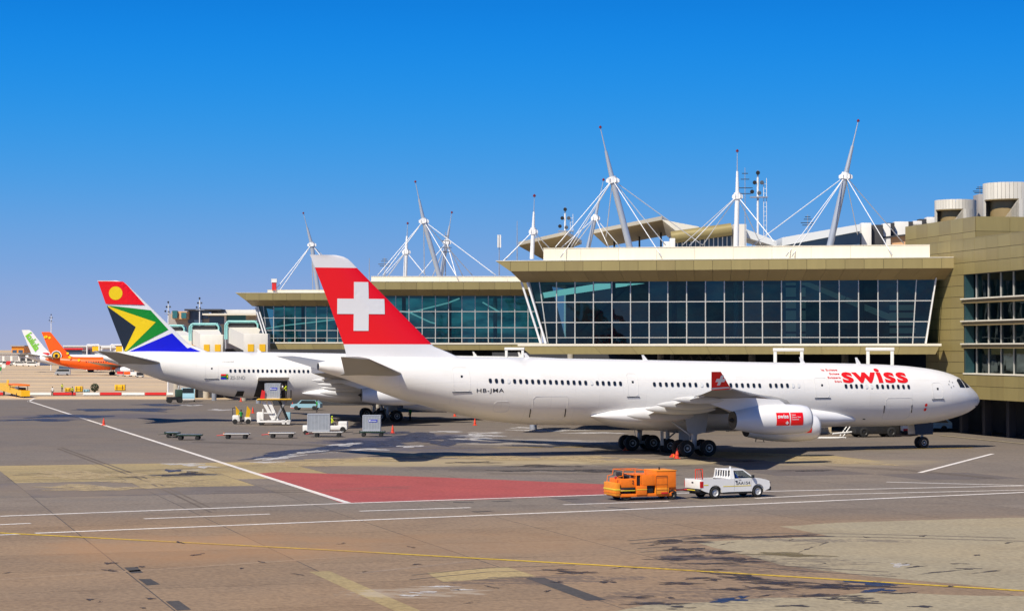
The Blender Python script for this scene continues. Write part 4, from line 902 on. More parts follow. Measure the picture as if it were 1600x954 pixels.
MH = Fr(-1.73, 235.9, -11.4)
ux_ = lambda fr, px, py, y=2.12: fr.at(px, py, y)[0]
a0, a1 = ux_(MH, 870, 500), ux_(MH, 1402.5, 500)
mu = [(ux_(MH, 827, 440), ux_(MH, 852, 535)), (ux_(MH, 843, 440), ux_(MH, 851.5, 535)+.35)]+[(a0+(a1-a0)*i/18,)*2 for i in range(19)]+[(ux_(MH, 1432, 436), ux_(MH, 1426, 535)), (ux_(MH, 1462, 436), ux_(MH, 1446, 536))]
mu[0] = (mu[0][0], mu[1][1]-.3)
sl = []
for p, q in (((815, 441), (845, 536)), ((824, 441), (853, 536)), ((1463, 434), (1447, 536))):
    A, B = MH.at(*p, 1.5), MH.at(*q, 1.5); sl.append((A[0], A[1], B[0], B[1]))
zg = MH.at(1100, 439, 2)[1]; zs = MH.at(1100, 536.5, 2)[1]
rows = [MH.at(1100, y, 2)[1] for y in (471, 503)]+[zs]
zt, zf, zl = MH.at(1100, 405.5)[1], MH.at(1100, 421.5)[1], MH.at(1100, 553)[1]
L_ = MH.at(1511, 402)[0]
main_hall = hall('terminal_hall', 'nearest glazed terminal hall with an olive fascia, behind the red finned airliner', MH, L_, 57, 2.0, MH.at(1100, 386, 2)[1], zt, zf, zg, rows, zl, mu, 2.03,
     (ux_(MH, 849, 395, 2), ux_(MH, 1453, 395, 2)), sl, (0, L_-.6), (ux_(MH, 815, 440, 2), ux_(MH, 1480, 435, 2)), ((ux_(MH, 812, 540, 0), ux_(MH, 828, 553, 0)), (ux_(MH, 1468, 540, 0), ux_(MH, 1462, 553, 0))), GL)
for (pa, pb, m_, th) in (((845, 466), (1010, 442), 'cove', .5), ((1255, 445), (1400, 505), 'dim', .45), ((985, 445), (905, 520), 'interc', .2), ((1330, 450), (1290, 530), 'interc', .2)):      # added strips stand in for reflections in the glass; some glow
    A, B = MH.at(*pa, 8), MH.at(*pb, 8); b = MB(); b.slab([(A[0], 8, A[1]), (B[0], 8, B[1]), (B[0], 8, B[1]+th*1.7), (A[0], 8, A[1]+th*1.2)], M[m_], (0, .4, 0)); b.build('added_strip', main_hall, smooth=False)
for px0, px1, y0, y1 in ((1228, 1258, 440, 530), (1390, 1430, 470, 530)):
    A, B = MH.at(px0, y1, 9), MH.at(px1, y0, 9); b = MB(); b.box(A[0], B[0], 9, 10, A[1], B[1], M['dim'])  # added panels with a dim glow, to vary the tone behind the glass
    for q in range(5): zq = A[1]+(B[1]-A[1])*(q+.5)/5; b.box(A[0]-.05, B[0]+.05, 8.9, 9, zq, zq+.25, M['dkconc'])
    b.build('added_glow_panel', main_hall, smooth=False)

MM = Fr(atY(535, 440, 301).x, 301, 0.0)
W2 = lambda px, py, y=0: MM.at(px, py, y)
k0, k1 = W2(639, 500, 2.1)[0], W2(825, 500, 2.1)[0]; st = (k1-k0)/9
mu = [(k0+st*i,)*2 for i in range(-4, 11)]
zz = lambda y, d=0: W2(700, y, d)[1]
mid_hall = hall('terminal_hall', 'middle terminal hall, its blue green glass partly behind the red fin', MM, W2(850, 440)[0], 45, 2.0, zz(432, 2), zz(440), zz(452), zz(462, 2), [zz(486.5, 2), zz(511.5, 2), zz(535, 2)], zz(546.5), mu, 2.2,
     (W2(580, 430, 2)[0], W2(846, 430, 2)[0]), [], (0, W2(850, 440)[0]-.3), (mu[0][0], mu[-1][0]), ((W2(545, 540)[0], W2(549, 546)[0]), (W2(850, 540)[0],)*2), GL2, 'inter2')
for pts in (((625, 486), (640, 488), (700, 473), (718, 466)), ((640, 488), (672, 503), (680, 505)), ((754, 472), (780, 487))):
    P = [W2(*p, 6) for p in pts]; b = MB(); b.path([(p[0], 6, p[1]) for p in P], .10, M['tube'], 8); b.build('added_strip', mid_hall)  # added white tubes with emission behind the glass

ML = Fr(atY(368, 458, 359).x, 359, 0.0)
W3 = lambda px, py, y=0: ML.at(px, py, y)
mu = [(W3(401, 479, 2)[0], W3(415, 533, 2)[0]), (W3(411.6, 479, 2)[0], W3(417.5, 533, 2)[0])]+[(W3(427.5+16.7*i, 500, 2)[0],)*2 for i in range(10)]
zz = lambda y, d=0: W3(450, y, d)[1]
sl = []
for p, q in (((399, 480), (416, 535)), ((403, 479), (420, 534))):
    A, B = W3(*p, 1.4), W3(*q, 1.4); sl.append((A[0], A[1], B[0], B[1]))
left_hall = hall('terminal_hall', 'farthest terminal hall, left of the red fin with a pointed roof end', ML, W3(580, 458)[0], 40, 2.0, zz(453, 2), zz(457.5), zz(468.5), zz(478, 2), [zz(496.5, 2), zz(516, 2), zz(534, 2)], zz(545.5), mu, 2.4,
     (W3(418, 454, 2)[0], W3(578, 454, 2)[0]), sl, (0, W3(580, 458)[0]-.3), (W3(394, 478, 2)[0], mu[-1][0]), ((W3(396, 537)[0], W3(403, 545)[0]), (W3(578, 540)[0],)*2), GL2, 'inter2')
P = [W3(*p, 6) for p in ((410, 514), (445, 508), (490, 503), (530, 498))]; b = MB(); b.path([(p[0], 6, p[1]) for p in P], .11, M['tube'], 8); b.build('added_strip', left_hall)  # another added tube with emission

# ---- terminal wing on the right, running towards the camera
RW = Fr(45.97, 226.4, -79.0)
rw = thing('terminal_wing', 'olive panelled terminal wing with dark ribbon windows, beside the nose of the airliner', 'terminal building', (RW.o[0], RW.o[1], 0), RW.a)
ua = RW.at(1447, 400)[0]; uw = RW.at(1506, 450)[0]; ue = 26.0
zw = lambda px, py: RW.at(px, py)[1]
zb, ztop = zw(1530, 623.5), zw(1507, 373.5); wt, wb = zw(1507, 429), zw(1507, 582.5)
b = MB(); b.box(ua+.1, ue-.02, 1.3, 34, zb+.05, ztop-.05, M['inter']); b.box(ua+.1, uw-.02, .05, 1.3, zb+.05, ztop-.05, M['dkconc']); b.box(uw-.02, ue-.02, .05, 1.3, wt+.02, ztop-.05, M['dkconc']); b.box(uw-.02, ue-.02, .05, 1.3, zb+.05, wb-.02, M['dkconc'])
b.box(ua, ue, -.06, 34, ztop-.05, ztop+.06, M['olive2']); b.build('wing_body', rw, smooth=False)
def clad(u0, u1, z0, z1, nu, nz):
    for i in range(nu):
        for j in range(nz):
            a, c = u0+(u1-u0)*i/nu, u0+(u1-u0)*(i+1)/nu; e, f = z0+(z1-z0)*j/nz, z0+(z1-z0)*(j+1)/nz
            panel('cladding_panel', [(a+.02, e+.02), (c-.02, e+.02), (c-.02, f-.02), (a+.02, f-.02)], M['olive2' if (i*3+j*5) % 7 in (1, 4) else 'olive'], rw)
clad(ua, uw, zb, wb, 3, 2); clad(ua, uw, wb, wt, 3, 9); clad(ua, uw, wt, ztop, 3, 3)
clad(uw, ue, wt, ztop, 8, 3); clad(uw, ue, zb, wb, 7, 2)
lz = [zw(1507, y) for y in (466, 500.6, 536)]
zrow = [wb]+sorted(lz)+[wt]
pu = [uw+.3]+[uw+1.2+3.05*i for i in range(9)]
for a, c in zip(pu, pu[1:]):
    for e, f in zip(zrow, zrow[1:]):
        b = MB(); hx = (c-a)/2-.01; hz = (f-e)/2-.01; b.poly([(-hx, 0, -hz), (hx, 0, -hz), (hx, 0, hz), (-hx, 0, hz)], GLD)
        o = b.build('glass_pane', rw, smooth=False, loc=((a+c)/2, .95, (e+f)/2)); o.rotation_euler = (random.gauss(0, .004), 0, random.gauss(0, .004))
    b = MB(); b.box(c-.05, c+.05, .8, .93, wb, wt, M['mull']); b.build('mullion', rw, smooth=False)
b = MB(); b.box(uw, uw+.3, .05, 1.2, wb, wt, M['reveal']); b.build('window_reveal', rw, smooth=False)
for z, h in zip(lz, (.14, .14, .14)):
    b = MB(); b.box(uw-.35, ue, -.28, .9, z-h, z, M['cream']); b.box(uw-.2, ue, -.1, .9, z-h-.38, z-h, M['soffit']); b.build('window_ledge', rw, smooth=False)
b = MB(); b.box(uw-.1, ue, -.12, .9, wb-.12, wb+.02, M['cream']); b.build('sill', rw, smooth=False)
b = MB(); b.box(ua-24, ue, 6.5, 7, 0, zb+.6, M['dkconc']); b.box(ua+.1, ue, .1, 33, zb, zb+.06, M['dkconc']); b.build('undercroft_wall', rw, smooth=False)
for i in range(5):
    b = MB(); b.box(ua+3+i*6, ua+3.7+i*6, 2.5, 3.2, 0, zb, M['dkconc']); b.build('undercroft_column', rw, smooth=False)
# upper storey, set back
UP = Fr(51.2, 240, 11)
up = thing('rooftop_storey', 'set back olive upper storey on the roof of the right hand terminal wing', 'building', (51.2, 240, 0), R(11))
t0, t1 = ztop+.06, 23.55
b = MB(); b.box(.05, 34, .05, 20, t0, t1-.1, M['dkconc']); b.build('storey_body', up, smooth=False)
for i in range(6):
    for j in range(2):
        e, f = t0+(t1-t0)*j/2, t0+(t1-t0)*(j+1)/2; b = MB(); b.box(.02+i*4, 3.98+i*4, -.06, 0, e+.02, f-.02, M['olive' if (i+j) % 3 else 'olive2']); b.build('cladding_panel', up, smooth=False)
        sp = .5*(1-j)  # the flank leans in towards its foot
        b = MB(); y0, y1 = .02+i*3.5, 3.48+i*3.5; zt0 = .9; x_ = lambda z: .0-(z-t0)/(t1-t0)*.0
        b.slab([(-.06, y0, e+.02), (-.06, y1, e+.02), (-.06, y1, f-.02), (-.06, y0, f-.02)], M['olive2' if (i+j) % 2 else 'olive'], (.06, 0, 0)); b.build('cladding_panel', up, smooth=False)

def drum(px0, px1, ytop, ymid, yb, Y, label):
    A, B = atY(px0, ytop, Y), atY(px1, ytop, Y); r = (B.x-A.x)/2; c = ((A.x+B.x)/2, Y+r)
    zt_, zm, zb_ = A.z, atY(px0, ymid, Y).z, 23.4
    o = thing('rooftop_drum', label, 'rooftop drum', (c[0], c[1], 0), 0, 'drums on the roof of the right wing')
    n = 40; b = MB()
    def wallseg(t0, t1, lo0, lo1, hi, m, nm, rr=r, k=1):
        s = max(2, int((t1-t0)/9)); 
        for i in range(s):
            a, c_ = R(t0+(t1-t0)*i/s), R(t0+(t1-t0)*(i+1)/s); l0, l1 = lo0+(lo1-lo0)*i/s, lo0+(lo1-lo0)*(i+1)/s
            b = MB(); v = lambda t, z, q: (q*math.cos(t), q*math.sin(t), z); g_ = .006
            b.add([v(a+g_, l0, rr), v(c_-g_, l1, rr), v(c_-g_, hi, rr), v(a+g_, hi, rr), v(a+g_, l0, rr-.2), v(c_-g_, l1, rr-.2), v(c_-g_, hi, rr-.2), v(a+g_, hi, rr-.2)],
                  [(0, 1, 2, 3), (7, 6, 5, 4), (0, 4, 5, 1), (3, 2, 6, 7), (1, 5, 6, 2), (0, 3, 7, 4)], m); b.build(nm, o, smooth=False)
    wallseg(-80, 0, zb_, zb_, zm, M['drum'], 'cladding_panel'); wallseg(0, 178, zb_, zb_, zm, M['drum'], 'cladding_panel')
    for q in range(20):
        wallseg(-120+q*2, -118+q*2, zb_, zb_, zb_+(zm-zb_)*(q+.6)/20, M['drum'], 'cladding_panel')
    wallseg(-182, -172, zb_, zb_, zm, M['drum'], 'cladding_panel')
    wallseg(-182, 178, zm, zm, zt_, M['drum'], 'parapet_panel')
    b = MB(); b.revolve([(zb_, r*.72), (zm-.12, r*.72)], M['soffit'], (0, 0, 0), 'z', 24); b.build('recessed_window', o)
    b = MB(); b.revolve([(zm-.12, .01), (zm-.12, r-.02), (zm-.02, r-.02), (zm-.02, .01)], M['soffit'], (0, 0, 0), 'z', 30); b.build('drum_soffit', o)
    b = MB(); b.revolve([(zt_-.3, .01), (zt_-.3, r-.2)], M['conc'], (0, 0, 0), 'z', 30); b.build('drum_roof', o)
drum(1467, 1532, 311, 326, 345, 258, 'lower pale drum with a dark cut out, left of its taller twin')
drum(1545, 1625, 284, 310, 340, 250, 'taller pale drum at the right edge of the roof')
def box_px(name, label, cat, px0, px1, y0, y1, Y, d, m, group=None, parent=None, zb=None, b_=.05):
    A, B = atY(px0, y1, Y), atY(px1, y0, Y); b = MB(); z0 = A.z if zb is None else zb
    b.bbox(0, B.x-A.x, 0, d, 0, B.z-z0, m, b_); o = b.build(name, parent, loc=(A.x, Y, z0)); return tag(o, label, cat, group) if label else o
RZ = zt+.35
box_px('rooftop_wall', 'grey panelled wall between the two roof drums', 'wall', 1529, 1552, 303, 345, 262, 3, M['fargrey'], zb=23.4)
ru = [('white', 1346, 1362, 348, 364), ('dark', 1362, 1380, 351, 366), ('white', 1380, 1392, 349, 366), ('dark', 1385, 1398, 348, 366), ('white', 1398, 1420, 346, 366), ('dark', 1418, 1427, 346, 366), ('white', 1427, 1441, 345, 351), ('dark', 1436, 1448, 342, 351), ('white', 1448, 1463, 339, 350), ('dark', 1462, 1468, 337, 350)]
for i, (k, x0, x1, y0, y1) in enumerate(ru):
    box_px('rooftop_unit', ('pale' if k == 'white' else 'dark')+' service unit in the row along the roof, '+['first', 'second', 'third', 'fourth', 'fifth', 'sixth', 'seventh', 'eighth', 'ninth', 'last'][i]+' from the peach wall end' if True else '', 'rooftop unit', x0, x1-.4, y0, y1, 266+i*.8, 1.6, M['white2' if k == 'white' else 'dkconc'], 'service units along the terminal roof', zb=RZ if x1 < 1425 else None)
# ---- structures on the halls' roofs
pw = thing('rooftop_building', 'low peach plaster building on the terminal roof under the row of service units', 'building', (0, 0, 0))
b = MB(); P = [atY(*p, 268) for p in ((1352, 382), (1428, 382), (1424, 367), (1360, 374.5))]; P[0].z = P[1].z = RZ; b.slab(P, M['peach'], (0, 3, 0)); b.build('wall', pw, smooth=False)
b = MB(); P = [atY(*p, 267.5) for p in ((1358, 374.5), (1425, 367), (1425, 364.5), (1358, 372.5))]; b.slab(P, M['dkconc'], (0, 4, 0)); b.build('roof', pw, smooth=False)
def canopy(label, A, B, C, D, Y0, Y1, th, posts):
    o = thing('roof_canopy', label, 'canopy', (0, 0, 0), 0, 'sloping canopies over the terminal roof')
    P = [atY(*A, Y0), atY(*B, Y0), atY(*C, Y1), atY(*D, Y1)]
    b = MB(); b.slab(P, M['soffit'], (0, 0, .05)); b.build('canopy_soffit', o, smooth=False)
    b = MB(); b.slab([p+Vector((0, 0, .06)) for p in P], M['cream'], (0, -.15, th)); b.build('canopy_roof', o, smooth=False)
    for t in posts:
        q = P[3].lerp(P[2], t); q2 = P[0].lerp(P[1], t); q = q.lerp(q2, .25); b = MB(); b.tube((q.x, q.y, RZ), q, .12, M['dkmet'], n=8); b.build('canopy_post', o)
    return o
c2 = canopy('larger sloping canopy with a brown underside, between the tall leaning mast and the olive barrel', (927, 365.5), (1034, 344), (1062, 364), (948, 385), 268, 282, .45, (.15, .5, .8))
P = [atY(*p, 268) for p in ((1034, 343), (1092, 354), (1092, 358), (1060, 364))]; b = MB(); b.slab(P, M['cream'], (0, 14, 0)); b.build('canopy_roof', c2, smooth=False)
canopy('smaller sloping canopy with a brown underside, beside the white upright mast', (810, 384), (885, 367), (909, 381), (848, 405), 266, 276, .4, (.3, .8))
pv = thing('rooftop_building', 'glazed rooftop building with an olive barrel eave and pale window fins', 'building', (0, 0, 0))
A, B = atY(1050, 371, 262), atY(1143, 358, 262); b = MB(); b.tube(A-Vector((.1, 0, 0)), B, .75, M['olive'], n=20); b.build('barrel_eave', pv)
A, B = atY(1052, 384, 263), atY(1144, 362, 263); b = MB(); b.box(A.x, B.x, 263, 270, RZ, B.z-.3, M['farglass']); b.build('window_band', pv, smooth=False)
for i in range(13):
    x = A.x+.5+i*(B.x-A.x-.6)/12; b = MB(); b.box(x-.05, x+.05, 262.7, 262.98, RZ, B.z-1.1+.045*i, M['mast']); b.build('window_fin', pv, smooth=False)
b = MB(); C = atY(1146, 350, 261.5); b.box(B.x+.02, atY(1166, 350, 261.5).x, 261.5, 266, RZ, C.z, M['bridgew']); b.build('wall', pv, smooth=False)
wr = thing('roof_canopy', 'white butterfly roof dipping to a valley, between the upright mast and the peach wall', 'canopy', (0, 0, 0), 0, 'sloping canopies over the terminal roof')
for pts in (((1153, 353), (1213, 376), (1213, 385), (1153, 367)), ((1222, 371), (1344, 350), (1344, 361), (1222, 384))):
    P = [atY(*p, 264) for p in pts]; b = MB(); b.slab(P, M['roofw'], (0, 8, 0)); b.build('roof_slope', wr, smooth=False)
A, B = atY(1240, 382, 266), atY(1341, 362, 266); b = MB(); b.prism([(A.x-1, RZ), (B.x, RZ), (B.x, B.z+.25), (A.x-1, atY(1228, 383, 266).z)], M['farglass'], 265, 270); b.build('window_band', wr, smooth=False)
for i in range(5):
    x = atY(1290+i*11, 370, 265.9).x; b = MB(); b.box(x-.06, x+.06, 265.7, 265.95, RZ, RZ+.9+i*.16, M['mast']); b.build('window_post', wr, smooth=False)
for i, (x0, x1, y0) in enumerate(((1037, 1047, 377), (1047, 1055, 372))): box_px('rooftop_unit', ['low white', 'taller white'][i]+' roof unit beside the foot of the olive barrel', 'rooftop unit', x0, x1, y0, 385, 258, 1.2, M['white2'], 'small white units on the terminal roof', zb=RZ)

# ---- stay masts
def mast(label, Y, base, collar, tip, anchors, r=.3, lamp=True, silver=False):
    zb_ = atY(*base, Y); c = atY(*collar, Y); t = atY(*tip, Y)
    o = thing('stay_mast', label, 'mast', (zb_.x, Y, 0), 0, 'stay masts standing on the terminal roofs'); off = Vector((zb_.x, Y, 0))
    d = (t-zb_).normalized(); foot = zb_-d*(zb_.z-(RZ if Y < 262 else zb_.z-.6))/max(d.z, .2)
    b = MB(); mt = M['mastg'] if silver else M['mast']
    e = c.lerp(t, .55); b.tube(foot-off, c-off, r*.88, mt, r*.78, 16); b.tube(c-off, e-off, r*.7, mt, r*.36, 16); b.tube(e-off, t-off, r*.19, M['mastg'], r*.1, 8); b.build('pole', o)
    b = MB()
    for i in range(6):
        a = i*math.pi/3; v = Vector((math.cos(a), math.sin(a), 0)); b.slab([c-off+Vector((0, 0, -.5)), c-off+v*r*1.75+Vector((0, 0, -.26)), c-off+v*r*1.75+Vector((0, 0, .05)), c-off+Vector((0, 0, .55))], M['mast'], (.06, .04, 0))
    b.tube(c-off-d*.35, c-off+d*.35, r*1.15, M['mast'], n=14); b.build('collar', o)
    if lamp: b = MB(); b.revolve([(-.12, .05), (-.1, .15), (.05, .16), (.14, .1), (.2, .02)], M['beacon'], t-off, 'z', 12); b.build('beacon', o)
    for (p, Ya) in anchors:
        q = atY(*p, Ya); b = MB(); b.tube(c-off+(q-c).normalized()*r*1.4, q-off, .046*(Y/240), M['mast'], n=6); b.tube(q-off, q-off+(c-q).normalized()*.6, .06, M['steel'], n=8); b.build('stay_cable', o)
    return o
F1 = 235.5
mast('tallest silver mast leaning left over the nearest hall, with many white stays', 243, (984, 386), (957, 281), (938, 199), [((868, 386), 240), ((876, 402), F1), ((892, 386), 250), ((1034, 401), F1-2), ((1040, 383), 246), ((1098, 383), 250), ((947, 370), 258)], .42, silver=True)
mast('upright white mast on the nearest hall, in front of the olive barrel', 240, (1150, 384), (1152, 306), (1152, 236), [((1077, 384), 236), ((1098, 383), 250), ((1214, 383), 236), ((1190, 384), 250), ((1066, 383), 252)], .33)
mast('silver mast leaning right near the right end of the nearest hall', 238, (1297, 383), (1321, 275), (1341, 189), [((1175, 384), 244), ((1228, 400), 231), ((1237, 401), 231), ((1394, 398), 228.5), ((1412, 380), 246), ((1340, 366), 256)], .42, silver=True)
mast('slim upright white mast at the left end of the nearest hall', 238, (831, 406), (833, 361), (835, 306), [((785, 409), 237), ((790, 405), 248), ((861, 390), 240), ((855, 404), 246)], .27)
mast('grey mast leaning right, behind the tallest leaning mast', 262, (919, 386), (930, 340), (943, 281), [((878, 386), 258), ((895, 387), 270), ((951, 386), 258), ((969, 386), 262)], .3, silver=True)
mast('tall silver mast leaning left over the middle hall', 307, (687, 432), (662, 345), (649, 284), [((590, 430), 303), ((598, 430), 306), ((716, 436), 302), ((775, 430), 304), ((738, 430), 315), ((663, 428), 320)], .4, silver=True)
mast('small upright white mast on the middle hall, next to the red fin', 312, (633, 431), (634.5, 393), (637, 349), [((600, 431), 308), ((606, 432), 318), ((665, 430), 310)], .34)
mast('thin mast leaning right at the back of the middle hall', 322, (689, 431), (698, 378), (706, 332), [((655, 431), 318), ((713, 431), 318), ((723, 431), 326), ((676, 431), 328)], .34, silver=True)
mast('slim silver mast leaning left, above the white tip of the red fin', 365, (497, 455), (487, 382), (474, 333), [((430, 453), 361), ((437, 454), 364), ((545, 455), 361), ((560, 455), 370), ((489, 455), 378)], .42, silver=True)

# ---- floodlight towers, aerials
def flood(label, Y, px, ytop, ybase, s=1.0, double=True):
    t = atY(px, ytop, Y); o = thing('floodlight_tower', label, 'floodlight tower', (t.x, Y, 0), 0, 'floodlight towers behind the terminal'); h = t.z
    b = MB(); b.tube((0, 0, 0), (0, 0, h-1.5*s), .26*s, M['mast'], .16*s, 10); b.build('pole', o)
    if double:
        b = MB(); b.tube((.9*s, 0, 0), (.9*s, 0, h-2.2*s), .05*s, M['mast'], n=6); b.tube((1.35*s, 0, 0), (1.35*s, 0, h-1.6*s), .05*s, M['mast'], n=6)
        z = h*.45
        while z < h-2.2*s: b.tube((.9*s, 0, z), (1.35*s, 0, z), .035*s, M['mast'], n=4); z += .7*s
        b.build('ladder', o)
    b = MB(); b.box(-1.2*s, 1.5*s, -.5*s, .5*s, h-4.6*s, h-4.45*s, M['steel']); b.box(-.1*s, .1*s, -.1*s, .1*s, h-4.5*s, h-.4*s, M['steel']); b.build('platform', o, smooth=False)
    for i, (dx, dz) in enumerate(((-.9, -3.7), (.2, -3.9), (-.5, -2.3), (.6, -2.3), (.0, -.8))):
        b = MB(); b.revolve([(-.35*s, .26*s), (-.25*s, .32*s), (.1*s, .28*s), (.3*s, .12*s), (.35*s, .02)], M['lampg' if i % 2 else 'dkmet'], (dx*s, 0, h+dz*s), 'y', 12); b.build('lamp_head', o)
flood('floodlight tower with a ladder, left of the tallest leaning mast', 300, 883, 320, 388, .8)
flood('floodlight tower with a ladder, right of the upright mast over the olive barrel', 300, 1184, 262, 362, .9)
flood('distant pale floodlight pole, left of the two by the turquoise bridges', 420, 263, 468, 510, .6, False)
flood('distant pale floodlight pole, right of the two by the turquoise bridges', 420, 312, 462, 505, .6, False)
flood('very distant floodlight pole above the orange tail', 900, 80, 489, 545, .8, False)
def aerial(name, label, Y, px, y0, y1, kind):
    t = atY(px, y0, Y); bz = atY(px, y1, Y); o = thing(name, label, 'aerial', (t.x, Y, 0), 0, 'aerials on the terminal roofs'); b = MB(); b.tube((0, 0, min(bz.z-.6, RZ) if Y < 295 else bz.z-.6), (0, 0, t.z), .07*Y/240, M['steel'], .03*Y/240, 6); b.build('pole', o)
    b = MB(); h = t.z-bz.z
    if kind == 'cell':
        for a in (-.15, .15): b.box(a-.10, a+.10, -.25, -.1, t.z-1.7, t.z, M['white2'])
        b.build('panel_antenna', o, smooth=False)
    elif kind == 'yagi':
        for f, w in ((.55, .7), (.65, .9), (.8, .5), (.9, .35)): b.tube((-w, 0, bz.z+h*f), (w, 0, bz.z+h*f), .05, M['dkmet'], n=5)
        b.build('antenna_arm', o)
    elif kind == 'beacon': b.box(-.35, .35, -.3, .3, bz.z, t.z-.6, M['redp']); b.box(-.45, .45, -.4, .4, t.z-.6, t.z, M['white2']); b.build('beacon_post', o, smooth=False)
aerial('panel_aerial', 'white panel aerial on a pole near the left end of the nearest hall', 292, 780, 367, 408, 'cell')
aerial('whip_aerial', 'thin whip aerial left of the slim upright mast', 262, 808, 345, 405, '')
aerial('yagi_aerial', 'spiky aerial right of the white tip of the red fin', 310, 601, 402, 432, 'yagi'); aerial('whip_aerial', 'thin whip aerial beside the white tip of the red fin', 310, 577, 403, 440, '')
aerial('beacon_post', 'red and white beacon post on the left end of the farthest hall', 361, 428.5, 435.5, 453, 'beacon'); aerial('whip_aerial', 'thin aerial just right of the upright mast over the olive barrel', 255, 1164, 262, 352, 'yagi')
aerial('yagi_aerial', 'spiky aerial above the white butterfly roof', 280, 1262, 335, 372, 'yagi'); aerial('yagi_aerial', 'small aerial behind the right roof drums', 280, 1531, 290, 315, 'yagi')
aerial('yagi_aerial', 'dark aerial on the middle hall between two stay masts', 312, 696, 362, 432, 'yagi')

# ---- boarding bridges
def portal(label, px0, px1, y0, Y, w=.34):
    A, B = atY(px0, y0, Y), atY(px1, y0, Y); o = thing('boarding_bridge', label, 'boarding bridge', (A.x, Y, 0), R(-11), 'boarding bridges at the nearest hall'); W_ = B.x-A.x; h = A.z
    for x in (0, W_-w): b = MB(); b.bbox(x, x+w, 0, w, 4.2, h-w-.01, M['white2'], .04); b.build('portal_post', o)
    b = MB(); b.bbox(-.06, W_+.06, -.05, w+.05, h-w, h, M['white2'], .05); b.build('portal_beam', o)
    b = MB(); b.bbox(-.1, W_+.1, -1.0, 12.0, 4.1, 6.4, M['bridgew'], .1); b.build('tunnel', o)
    b = MB(); b.box(w+.04, W_-w-.04, -1.03, -1.0, 4.6, 6.0, M['carglass']); b.build('tunnel_window', o, smooth=False)
    b = MB(); b.tube((W_/2, 11, 0), (W_/2, 11, 4.1), .4, M['steel'], n=12); b.build('support_column', o)
portal('white portal frame of a boarding bridge, in the middle above the airliner', 1208.5, 1255, 543.5, 224)
portal('white portal frame of a boarding bridge, next to the large red lettering', 1353.5, 1396, 542.5, 221)
portal('white portal frame of a boarding bridge, at the left end of the nearest hall', 789, 819, 542.5, 231, .28)
b = MB(); P0 = atY(1050, 556, 236)
for i in range(6): b.tube((P0.x+i*1.0, 236, 6.6), (P0.x+(i+1)*1.0, 236, 8.2) , .09, M['dkmet'], n=6); b.tube((P0.x+(i+1)*1.0, 236.1, 6.6), (P0.x+i*1.0, 236.1, 8.2), .09, M['dkmet'], n=6)
b.tube((P0.x, 236, 6.6), (P0.x+6, 236, 6.6), .12, M['dkmet']); b.tube((P0.x, 236, 0), (P0.x, 236, 8.3), .18, M['dkmet']); b.tube((P0.x+6, 236, 0), (P0.x+6, 236, 8.3), .18, M['dkmet'])
tag(b.build('lattice_truss'), 'dark lattice truss under the nearest hall, seen over the airliner roof', 'truss')
def jetty(label, x0, x1, yt, yb, Y, sx):
    A, B = atY(x0, yt, Y), atY(x1, yt, Y); o = thing('boarding_bridge', label, 'boarding bridge', (A.x, Y, 0), 0, 'turquoise framed boarding bridges'); W_ = B.x-A.x; h = A.z
    b = MB(); b.bbox(.3, W_-.3, .5, 6, h-3.9, h-1.3, M['bridgew'], .12); b.build('cabin', o)
    b = MB()
    for y in (0, 2.5): b.path([(0, y, h-3.2), (0, y, h-.7), (.5, y, h-.15), (W_-.5, y, h-.15), (W_, y, h-.7), (W_, y, h-3.0)], .17, M['teal'], 8)
    b.box(.2, W_-.2, 0, 2.5, h-.42, h-.1, M['teal']); b.build('bridge_frame', o)
    b = MB(); b.box(.6, W_-.6, .3, 2.3, h-1.25, h-.5, M['dkconc']); b.build('roof_gap', o, smooth=False)
    C = atY(sx, 546, Y-14); cx, cz = C.x-A.x, C.z
    b = MB(); b.slab([(.4, 1, h-3.8), (W_-.2, 1, h-3.8), (cx+1.4, -14, cz-.6), (cx-1.6, -14, cz-.6)], M['bridgew'], (0, 0, 2.7)); b.build('tunnel', o, smooth=False)
    b = MB(); b.bbox(cx-2.2, cx+1.8, -17.2, -13.8, cz-1.0, cz+2.6, M['bridgew'], .15); b.build('bridge_head', o)
    for k in (-1.5, .4): b = MB(); b.box(cx+k, cx+k+1.0, -17.3, -17.22, cz-.3, cz+.9, M['yellow']); b.build('yellow_sign', o, smooth=False)
    b = MB(); b.tube((W_/2, 3, 0), (W_/2, 3, h-3.9), .6, M['conc'], n=14); b.tube((cx, -15, 0), (cx, -15, cz-1), .4, M['steel'], n=10); b.build('support_column', o)
jetty('turquoise framed boarding bridge nearest the farthest hall', 352, 403, 500.5, 545, 372, 405); jetty('turquoise framed boarding bridge, middle one of the three', 296, 342, 504.5, 545, 392, 336); jetty('turquoise framed boarding bridge touching the flag fin', 256, 288, 507, 545, 412, 300)
